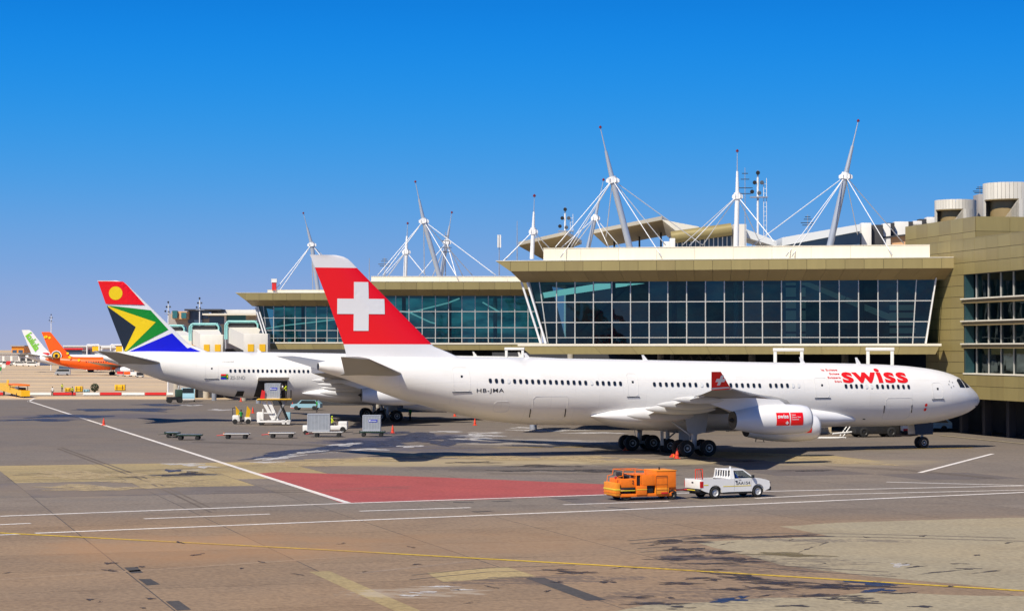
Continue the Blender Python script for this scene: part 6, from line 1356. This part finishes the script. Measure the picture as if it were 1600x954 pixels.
b = MB(); b.tube((2.0, -1.25, PZ), (2.0, -1.25, PZ+1.0), .04, M['dkmet']); b.tube((2.0, 1.25, PZ), (2.0, 1.25, PZ+1.0), .04, M['dkmet']); b.tube((2.0, -1.25, PZ+1), (2.0, 1.25, PZ+1), .04, M['dkmet']); b.build('hand_rail', ld)
uld('silver container with a blue label on top of the raised cargo lift', 426.5, 620, ly-.1, 1.7, 1.78, 1.5, 0, PZ, True)
person('worker in a yellow vest facing the container on the raised lift', (atY(447, 600, ly-.9).x, ly-.9, PZ), R(170), 'hiviz', 'cloth', 'reach', None, 1.72); person('worker in a dark top behind the one in the yellow vest on the lift', (atY(441.5, 600, ly+.3).x, ly+.3, PZ), R(200), 'clothw', 'cloth', 'reach', None, 1.75)
q = gnd(448, 661); o = thing('folded_jacket_bin', 'pale blue bin standing by the right foot of the cargo lift', 'bin', (q.x, q.y+1.5, 0)); b = MB(); b.bbox(-.3, .3, -.3, .3, .1, 1.3, M['skyblue'], .06); b.build('bin_body', o); o.name = 'bin'
q = gnd(495, 644); person('worker in a green jacket beside the pale blue car under the fuselage', q, R(200), 'hgreen', 'cloth', 'stand', None, 1.78); q = gnd(641, 657); person('worker in a green jacket in the shade by the landing gear', q, R(150), 'hgreen', 'cloth', 'stand')

# ---- cars, vans, cones, barriers
def car(label, px, py, yaw, L=4.2, H=1.5, W=1.7, m='skyblue', van=False, grp=None, cat='car'):
    c = gnd(px, py); o = thing('parked_van' if van else 'parked_car', label, cat, c, yaw, grp); h = L/2
    prof = [(-h, .35), (h-.1, .35), (h, .6), (h-.05, .85), (h-(.35 if van else .95), H*.62), (h-(.85 if van else 1.6), H), (-h+(.1 if van else .7), H), (-h, H*.62)]
    b = MB(); b.prism(prof, M[m], -W/2, W/2); b.build('body', o, smooth=False)
    for s in (-1, 1): b = MB(); b.prism([(-h+.35, H*.62), (h-(.6 if van else 1.25), H*.62), (h-(.98 if van else 1.68), H*.93), (-h+(.4 if van else .8), H*.93)], M['carglass'], s*W/2-.012*(s < 0)-.0, s*W/2+.012*(s > 0)+.0); b.build('side_window', o, smooth=False)
    x0, z0, x1, z1 = h-(.35 if van else .95), H*.62, h-(.85 if van else 1.6), H; b = MB(); b.slab([(x0-.02, -W*.44, z0+.04), (x0-.02, W*.44, z0+.04), (x1+.03, W*.42, z1-.05), (x1+.03, -W*.42, z1-.05)], M['carglass'], (.03, 0, .03)); b.build('windscreen', o, smooth=False)
    b = MB(); b.box(h-.12, h+.03, -W/2+.02, W/2-.02, .35, .55, M['white2']); b.build('bumper', o, smooth=False)
    for x in (-h*.6, h*.62):
        for s in (-1, 1): b = MB(); b.revolve([(-.1, .02), (-.1, .2), (-.08, .32), (.08, .32), (.1, .2), (.1, .02)], M['rubber'], (x, s*(W/2-.08), .32), 'y', 14); b.build('wheel', o)
    return o
car('pale blue and white car parked under the fuselage of the flag finned airliner', 479, 640, R(172), 4.4, 1.5, m='skyblue'); car('pale blue and white van facing the camera, under the tail of the flag finned airliner', 294, 627, R(-82), 4.6, 2.3, 2.2, 'skyblue', True, cat='van')
car('grey van parked under the orange aircraft tail', 98, 586, R(185), 5.2, 2.2, 2.0, 'alu', True, cat='van')
q = gnd(273, 629); o = thing('service_truck', 'dark service truck with a mast, left of the pale blue van', 'truck', q, R(15)); b = MB(); b.bbox(-1.3, 1.2, -.9, .9, .5, 1.0, M['dkmet'], .05); b.bbox(.1, 1.2, -.85, .85, 1.0, 2.2, M['dgreen'], .1); b.build('body', o); b = MB(); b.tube((.3, -.5, 1), (.6, -.5, 2.9), .07, M['white2']); b.tube((.6, .5, 1), (.6, .5, 2.9), .07, M['dkmet']); b.tube((.6, -.5, 2.9), (.6, .5, 2.9), .06, M['dkmet']); b.build('mast', o)
for x in (-.9, .8):
    for s in (-1, 1): b = MB(); b.revolve([(-.12, .02), (-.12, .42), (.12, .42), (.12, .02)], M['rubber'], (x, s*.85, .42), 'y', 16); b.build('wheel', o)
cones = [(162, 664, 'beside the long white line on the left'), (334.5, 622, 'behind the flag finned fuselage, left of the hold door'), (376.5, 627, 'above the yellow flapped tractor'), (457, 637, 'between the lift and the pale blue car'), (395, 645, 'between the tractor and the lift'), (613.5, 676, 'right of the square labelled container'), (710.5, 650, 'left of a pair under the white rear fuselage'), (742, 664, 'right of a pair under the white rear fuselage'), (1058, 716, 'at the front wheels of the near landing gear')]
for x, y, d in cones:
    q = gnd(x, y); o = thing('traffic_cone', 'red traffic cone '+d, 'cone', q, 0, 'red cones round the aircraft'); s = .8
    b = MB(); b.revolve([(.04, .2*s), (.3, .15*s), (.32, .148*s)], M['cone'], (0, 0, 0), 'z', 16); b.revolve([(.45, .12), (.85, .03), (.86, .01)], M['cone'], (0, 0, 0), 'z', 16); b.revolve([(.31, .15), (.46, .12)], M['cone'], (0, 0, 0), 'z', 16); b.build('cone_body', o); b = MB(); b.box(-.25, .25, -.25, .25, 0, .05, M['cone']); b.build('base', o, smooth=False)
bars = [(44, 80, 'w'), (82.8, 118.5, 'r'), (130, 156, 'w'), (156.5, 190, 'r'), (190.5, 226, 'w'), (226.5, 260, 'r'), (260.5, 275, 'w'), (307, 328, 'r'), (328.5, 352, 'w'), (-12, 5, 'r')]
WD = ['first', 'second', 'third', 'fourth', 'fifth', 'sixth', 'seventh', 'eighth', 'ninth', 'tenth']
kw = {'w': 0, 'r': 0}; bl = ['white barrier beside the yellow ramp vehicle', 'red barrier in front of the three workers', 'short white barrier below the dark shrub', 'red barrier right of the dark shrub', 'white barrier between the two long red ones', 'red barrier left of the dark service truck', 'short white barrier behind the dark service truck', 'red barrier right of the pale blue van', 'white barrier at the right end of the row', 'red barrier at the left edge of the picture']
for (x0, x1, k), d in zip(bars, bl):
    A, B = gnd(x0, 617.5), gnd(x1, 617.5); L_ = (B-A).length; o = thing('road_barrier', d, 'barrier', A, 0, 'plastic barriers along the stand edge'); b = MB()
    b.prism([(.03, 0), (L_-.03, 0), (L_-.03, .6), (.03, .6)], M['redp' if k == 'r' else 'white2'], -.16, .16); b.prism([(0.03, 0), (L_-.03, 0), (L_-.03, .2), (.03, .2)], M['redp' if k == 'r' else 'white2'], -.3, .3); b.build('barrier_body', o, smooth=False)
    b = MB(); b.box(.1, L_-.1, -.32, .32, -.0, .1, M['dkmet']); b.build('base', o, smooth=False)
for x, y, d, tp in ((82, 618, 'worker in a white shirt at the left end of the long red barrier', 'clothw'), (97, 612, 'worker in a yellow vest bending behind the long red barrier', 'hiviz'), (113, 618, 'worker in a yellow vest at the right end of the long red barrier', 'hiviz')): person(d, gnd(x, y), R(random.uniform(-150, -20)), tp, 'cloth', 'reach' if x == 97 else 'stand', None, 1.75)
def crate(name, label, px0, px1, py, hpx, m, cat, d=1.2):
    A, B = gnd(px0, py), gnd(px1, py); w = B.x-A.x; h = hpx*A.y/FPX; o = thing(name, label, cat, A); b = MB(); b.bbox(0, w, 0, d, .12, h, M[m], .06); b.build('cover', o); b = MB(); b.box(.05, w-.05, .05, d-.05, 0, .12, M['dkmet']); b.build('base', o, smooth=False)
    b = MB(); b.box(w*.08, w*.92, -.03, 0.0, h*.45, h*.5, M['dkmet']); b.build('lid_line', o, smooth=False)
    for f in (.2, .75): b = MB(); b.box(w*f, w*f+.12, -.04, .0, .2, h*.9, M['dkmet']); b.build('strap', o, smooth=False)
crate('equipment_box', 'low yellow equipment box between two yellow vested workers', 101, 110, 612, 6.5, 'yellow', 'box'); crate('equipment_box', 'larger yellow equipment box right of the yellow vested workers', 117, 128.5, 612, 9, 'yellow', 'box'); crate('equipment_box', 'yellow equipment box standing alone behind the barriers', 179, 195, 610, 9.5, 'yellow', 'box'); crate('equipment_box', 'pale blue low box left of the dark shrub', 130, 139, 613, 5, 'skyblue', 'box')
q = gnd(148, 614); sh = thing('shrub', 'small dark shrub behind the barriers', 'shrub', q); b = MB()
for i in range(7): a = i*.9; b.tube((0, 0, 0), (math.cos(a)*.5, math.sin(a)*.5, 1.1), .05, M['dkmet'], .02, 5)
b.build('stem', sh); b = MB(); LF = [mat('shrub leaf', (.035, .06, .025), .6, var=.4, scale=4), mat('shrub leaf, dry', (.16, .13, .07), .7, var=.3, scale=4)]
for i in range(520):
    v = Vector((random.gauss(0, 1), random.gauss(0, 1), random.gauss(0, 1))).normalized()*random.uniform(.45, 1)**.5; c = Vector((v.x*.85, v.y*.8, 1.15+v.z*.85)); a = Vector((random.gauss(0, 1), random.gauss(0, 1), random.gauss(0, 1))).normalized()*.13; e = a.orthogonal().normalized()*.07; b.poly([c-a, c+e, c+a, c-e], LF[i % 5 == 0])
b.build('foliage', sh, smooth=False)['kind'] = 'stuff'
# yellow boarding ramp vehicle at the left edge
q0, q1 = gnd(6, 616), gnd(40, 621); yv = thing('ramp_vehicle', 'long yellow ramp vehicle with an orange canopy at the left edge', 'ramp vehicle', q0, math.atan2(q1.y-q0.y, q1.x-q0.x)); W_ = (q1-q0).length
b = MB(); b.prism([(0, .9), (W_, .25), (W_, 1.3), (W_*.6, 1.5), (0, 2.3)], M['yellow'], -.8, .8); b.build('ramp_body', yv, smooth=False); b = MB(); b.bbox(W_*.45, W_*.95, -1.0, 1.0, 2.1, 2.4, M['orange'], .08); b.build('canopy', yv)
for x in (W_*.5, W_*.9):
    for s in (-1, 1): b = MB(); b.tube((x, s*.8, 1.2), (x, s*.8, 2.12), .06, M['blkplas']); b.build('canopy_post', yv)
b = MB(); b.bbox(W_*.25, W_*.32, -.5, -.3, 1.9, 3.0, M['yellow'], .03); b.build('mast', yv); b = MB(); b.bbox(W_*.62, W_*.85, -.7, .7, 1.3, 1.75, M['carglass'], .04); b.build('cab_window', yv)
for x in (W_*.2, W_*.8):
    for s in (-1, 1): b = MB(); b.revolve([(-.12, .02), (-.12, .4), (.12, .4), (.12, .02)], M['rubber'], (x, s*.75, .4), 'y', 14); b.build('wheel', yv)

# ---- far airliners on the left
def small_jet(label, fr, k, body, tail, fwd):
    o = thing('airliner', label, 'airliner', (fr.o[0], fr.o[1], 0), fr.a, 'airliners parked far off on the left'); o.scale = (k, k, k)
    st = [(0, 4.75, .25), (1.2, 4.6, .6), (4, 4.2, 1.15), (8, 3.75, 1.65), (12, 3.45, 1.88), (22, 3.4, 1.9), (30, 3.4, 1.9), (34, 3.25, 1.7), (36.5, 3.0, 1.2), (37.8, 2.8, .6), (38.3, 2.75, .1)]
    b = MB(); ring = [[(x, r*math.cos(a), z+r*math.sin(a)) for a in [2*math.pi*i/24 for i in range(24)]] for x, z, r in st]; b.loft(ring, tail, mf=lambda j: tail if st[j][0] < fwd else body); b.build('fuselage', o, ang=60)
    b = MB(); rr = []
    for z, le, te in ((5.0, 9.5, 2.0), (5.6, 7.4, 1.7), (7.5, 5.6, .9), (10, 3.6, -.1), (12.4, 1.7, -1.1), (12.7, 1.2, -1.15)): rr.append([(le, 0, z), ((le*2+te)/3, .22, z), (te, .02, z), ((le*2+te)/3, -.22, z)])
    b.loft(rr, tail); fin_ = b.build('tail_fin', o, ang=20)
    for s in (-1, 1):
        b = MB(); b.loft([[(4.8, s*.4, 5.0), (2.5, s*.4, 5.15), (.8, s*.4, 5.0), (2.5, s*.4, 4.9)], [(1.0, s*6.9, 5.7), (.2, s*6.9, 5.75), (-.6, s*6.9, 5.7), (.2, s*6.9, 5.65)]], M['wing']); b.build('tailplane', o, ang=20)
        b = MB(); b.loft([[(25, s*1.2, 2.5), (21, s*1.2, 2.95), (17.5, s*1.2, 2.5), (21, s*1.2, 2.2)], [(16, s*17, 3.9), (15, s*17, 4.0), (14.2, s*17, 3.9), (15, s*17, 3.85)]], M['wing']); b.build('wing', o, ang=20)
        b = MB(); b.revolve([(21, .5), (22, .9), (24.5, 1.0), (25.4, .85), (25.2, .1)], M['white'], (0, s*5, 1.5), 'x', 18); b.build('engine', o)
        b = MB(); b.tube((19.5, s*2.8, .5), (19.5, s*2.8, 2.5), .15, M['gearp']); gr = b.build('main_gear', o)
        for e in (-.4, .4): b = MB(); b.revolve([(-.18, .02), (-.18, .55), (.18, .55), (.18, .02)], M['rubber'], (19.5, s*2.8+e, .55), 'y', 14); b.build('wheel', gr)
    b = MB(); b.tube((34, 0, .4), (34, 0, 2), .1, M['gearp']); gr = b.build('nose_gear', o); b = MB(); b.revolve([(-.3, .02), (-.3, .35), (.3, .35), (.3, .02)], M['rubber'], (34, 0, .35), 'y', 12); b.build('wheel', gr)
    for i in range(30): x = 12+i*.72; b = MB(); b.box(x, x+.25, -1.93, -1.86, 3.75, 4.1, M['win']); b.build('cabin_window', o, smooth=False)
    return o, fin_
E0 = atY(71, 545, 745); o, fn = small_jet('distant airliner with an orange tail and a round yellow and black eye', Fr(E0.x, 745, 4), 1.16, M['white'], M['mango'], 20)
fpt = lambda off: (lambda x, z: (x, -.24-off, z))
for r, m, of in ((1.55, 'white', .02), (1.28, 'black', .05), (1.0, 'yellow', .08), (.5, 'black', .11)): wrap(flat_poly(circle(3.3, 5.7, r, 24)), lambda x, z: (x, -.75-of, z), 'eye_emblem', M[m], o)
for x, z in ((.3, 11.3), (-.1, 11.2), (1.2, 11.0), (6.5, 6.4), (7.3, 5.3), (10, 4.4)): wrap(flat_poly(circle(x, z, .38, 10)), (lambda x_, z_: (x_, -.26, z_)) if z > 6 else (lambda x_, z_: (x_, -1.9, z_)), 'yellow_spot', M['flagyel'], o)
b = MB(); b.loft([[(.2, -.9, 6.2), (.9, -.8, 6.6), (1.5, -.8, 6.2), (.9, -.8, 5.8)], [(-.7, -.9, 6.5), (-.5, -.8, 6.6), (-.4, -.8, 6.5), (-.5, -.8, 6.3)]], M['swred']); b.build('crest_emblem', o)
E0 = atY(40, 545, 840); o, fn = small_jet('distant white airliner with slanting lime lettering on its fin', Fr(E0.x, 840, 3), 1.28, M['white'], M['white'], 20)
bm2 = fit(flat_text('kulula', 1, .03), 0, 5.6, -1.15, 1.15); wrap(bm2, lambda x, y: (.75+x*.54+y*.80, -.26, 11.5-x*.84+y*.54), 'fin_lettering', M['lime'], fn, 50)
# ---- far buildings and vehicles on the left
def far_b(label, x0, x1, y0, y1, Y, m, roof, wins=0, wm='farglass'):
    A, B = atY(x0, y1, Y), atY(x1, y0, Y); o = thing('far_building', label, 'building', (A.x, Y, 0), 0, 'low buildings on the far side of the airfield'); w = B.x-A.x; b = MB(); b.box(0, w, 0, 30, 0, B.z, M[m]); b.build('wall', o, smooth=False); b = MB(); b.box(-.6, w+.6, -.8, 31, B.z, B.z+.7, M[roof]); b.build('roof', o, smooth=False)
    for i in range(wins): b = MB(); q = w/wins; b.box(i*q+q*.15, i*q+q*.85, -.15, .0, B.z*.35, B.z*.8, M[wm]); b.build('window', o, smooth=False)
far_b('far white low building at the left edge', -20, 30, 553, 570, 1250, 'white2', 'fargrey', 4, 'fargrey'); far_b('far long white building left of the lime lettered fin', 30, 62, 556, 570, 1180, 'bridgew', 'dkconc', 3, 'dkconc'); far_b('far orange building beside the lime lettered fin', 18, 37, 541, 560, 1320, 'orange2', 'fargrey', 2)
far_b('far building with a red roof behind the orange tail', 92, 128, 546, 566, 980, 'farglass', 'swred', 3); far_b('far white building right of the red roof', 126, 158, 548, 566, 1000, 'white2', 'roofw', 4); far_b('far pale building with a long roof above the red roof', 100, 178, 541, 560, 1350, 'bridgew', 'roofw', 6, 'white2'); far_b('far pale building directly left of the flag fin', 160, 215, 543, 562, 1150, 'bridgew', 'roofw', 5, 'white2'); far_b('far grey building behind the tail of the flag finned airliner', 214, 275, 541, 560, 1050, 'fargrey', 'roofw', 6)
for i, (px, lab) in enumerate(((147, 'far yellow boxed bridge head above the orange fuselage'), (184, 'far yellow boxed bridge head beside the flag fin'))):
    A = atY(px-11, 538.5, 900); B = atY(px+8, 546, 900); o = thing('boarding_bridge', lab, 'boarding bridge', (A.x, 900, 0), 0, 'far boarding bridges'); w = B.x-A.x
    b = MB(); b.box(w*.42, w, .2, 3, B.z-.8, A.z-.5, M['yellow']); b.build('bridge_head', o, smooth=False); b = MB(); b.path([(0, 0, 0), (0, 0, A.z), (w, 0, A.z), (w, 0, 0)], .28, M['mast'], 8); b.build('bridge_frame', o)
vk = 0
for px, py, m, d in ((3, 570, 'white2', 'farthest left'), (12, 571, 'fargrey', 'second from the left'), (22, 570, 'white2', 'third from the left'), (31, 571.5, 'white2', 'fourth from the left'), (41, 571, 'bridgew', 'fifth from the left'), (50, 572, 'white2', 'nearest the lime lettered airliner')):
    car('small far van in the row on the airfield, '+d, px, py, R((172, 5, 170, 10, 178, 8)[vk]), 5.5, 2.4, 2.1, m, True, 'far vans in a row', 'van'); vk += 1
for i, (px, py) in enumerate(((188, 587), (199, 587.5), (209, 588), (219, 589))):
    q = gnd(px, py); o = thing('baggage_cart', ['red loaded', 'dark red loaded', 'white covered', 'dark loaded'][i]+' baggage cart in the train under the flag finned tail', 'baggage cart', q, 0, 'train of baggage carts'); b = MB(); b.box(-1.1, 1.1, -.7, .7, .35, .55, M['white2']); b.build('deck', o, smooth=False); b = MB(); b.bbox(-1.0, 1.0, -.65, .65, .56, 1.5, M[['redp', 'mango', 'white2', 'dkmet'][i]], .08); b.build('load', o)
    for x in (-.8, .8): b = MB(); b.revolve([(-.65, .02), (-.65, .25), (.65, .25), (.65, .02)], M['rubber'], (x, 0, .25), 'y', 12); b.build('wheel', o)
q = gnd(4, 583); o = thing('banner_board', 'tilted red, white and green board at the left edge', 'board', q, 0)
for i, m in enumerate(('dgreen', 'white2', 'redp')): b = MB(); b.slab([(-2.2+i*1.6, 0, .9+i*1.1), (-.7+i*1.6, 0, .9+i*1.1), (-.2+i*1.6, 0, 2.3+i*1.1), (-1.7+i*1.6, 0, 2.3+i*1.1)], M['hgreen' if m == 'dgreen' else m], (0, .2, 0)); b.build('board_panel', o, smooth=False)
b = MB(); b.tube((-.5, .15, 0), (-.5, .15, 2.5), .1, M['steel']); b.build('post', o)

# ---- equipment under the near airliner and by the terminal
q = gnd(1370, 683); o = thing('tow_tractor', 'low dark pushback tractor with a white towbar under the forward fuselage', 'tow tractor', (q.x, q.y+2, 0), R(15))
b = MB(); b.bbox(-2.4, 2.4, -1.1, 1.1, .3, 1.1, M['dkmet'], .1); b.build('body', o); b = MB(); b.bbox(.6, 1.9, -.9, .9, 1.1, 1.75, M['carglass'], .1); b.build('cab', o)
for x in (-1.5, 1.5):
    for s in (-1, 1): road_wheel('wheel', o, (x, s*1.0, .5), .5, .35, 'dkmet')
b = MB(); b.tube((-2.4, 0, .5), (-4.6, -.3, .35), .09, M['white2']); b.build('towbar', o)
for s in (-1, 1): b = MB(); b.bbox(2.38, 2.46, s*.7-.15, s*.7+.15, .7, .95, M['clear'], .03); b.build('headlamp', o)
q = gnd(1333, 683); o = thing('access_steps', 'small dark folding steps behind the pushback tractor', 'steps', (q.x, q.y+2, 0), R(10)); b = MB()
for s in (-.5, .5): b.path([(-.9, s, .05), (.7, s, 2.2)], .06, M['white2']); b.path([(.9, s, .05), (-.2, s, 2.0)], .06, M['dkmet'])
b.build('side_rail', o)
for i in range(5): t = i/5; b = MB(); b.box(-.8+1.5*t, -.45+1.5*t, -.5, .5, .25+2*t, .3+2*t, M['dkmet']); b.build('tread', o, smooth=False)
q = gnd(1290, 676); o = thing('crate_stack', 'cream crate standing under the fuselage right of the engines', 'crate', (q.x, q.y, 0)); o.name = 'crate'; b = MB(); b.bbox(-.55, .55, -.5, .5, .12, .95, M['tanbox'], .03); b.build('crate_body', o); b = MB(); b.box(-.6, .6, -.55, .55, 0, .12, M['conc']); b.build('pallet', o, smooth=False)
q = gnd(1187, 690); o = thing('jack_stand', 'small dark wire stand on the apron below the engines', 'stand', (q.x, q.y, 0)); b = MB()
for x in (-.4, .4):
    for y in (-.3, .3): b.tube((x, y, 0), (x*.8, y*.8, .55), .025, M['dkmet'], n=5)
b.path([(-.4, -.3, .3), (.4, -.3, .3), (.4, .3, .3), (-.4, .3, .3), (-.4, -.3, .3)], .02, M['dkmet'], 5); b.build('frame', o); b = MB(); b.box(-.34, .34, -.26, .26, .54, .58, M['dkmet']); b.build('tray', o, smooth=False)
q = gnd(1290, 684); b = MB(); rr = [(q.x+2.0*math.cos(a)*(1+.1*math.sin(3*a)), q.y+.9*math.sin(a), .05) for a in [2*math.pi*i/28 for i in range(27)]]; b.path(rr, .05, M['white2'], 6); o = b.build('hose'); tag(o, 'white hose coiled on the apron right of the engines', 'hose')
car('blue car in the dark undercroft beneath the nose', 1456, 673, R(170), 4.3, 1.5, 1.7, 'skyblue'); q = gnd(1422, 678); o = thing('service_cart', 'white and red service cart behind the nose wheel', 'cart', (q.x, q.y, 0), R(5)); b = MB(); b.bbox(-.9, .9, -.5, .5, .35, .9, M['white2'], .06); b.build('body', o); b = MB(); b.box(-.85, .3, -.53, -.5, .4, .6, M['redp']); b.build('side_panel', o, smooth=False)
for x in (-.6, .6):
    b = MB(); b.revolve([(-.5, .02), (-.5, .25), (.5, .25), (.5, .02)], M['rubber'], (x, 0, .25), 'y', 12); b.build('wheel', o)
b = MB(); b.tube((.8, 0, .7), (1.6, 0, 1.4), .05, M['white2']); b.build('handle', o)
for i, (px, py) in enumerate(((1052, 713.5), (978, 703))):
    q = gnd(px, py); o = thing('wheel_chock', ['orange chock at the near landing gear wheels', 'orange chock at the far landing gear wheels'][i], 'chock', q); b = MB(); b.prism([(-.3, 0), (.3, 0), (.08, .25), (-.08, .25)], M['cone'], -.45, .45); b.build('wedge', o, smooth=False); b = MB(); b.tube((0, -.45, .2), (.0, -.75, .02), .02, M['yellow']); b.build('rope', o)
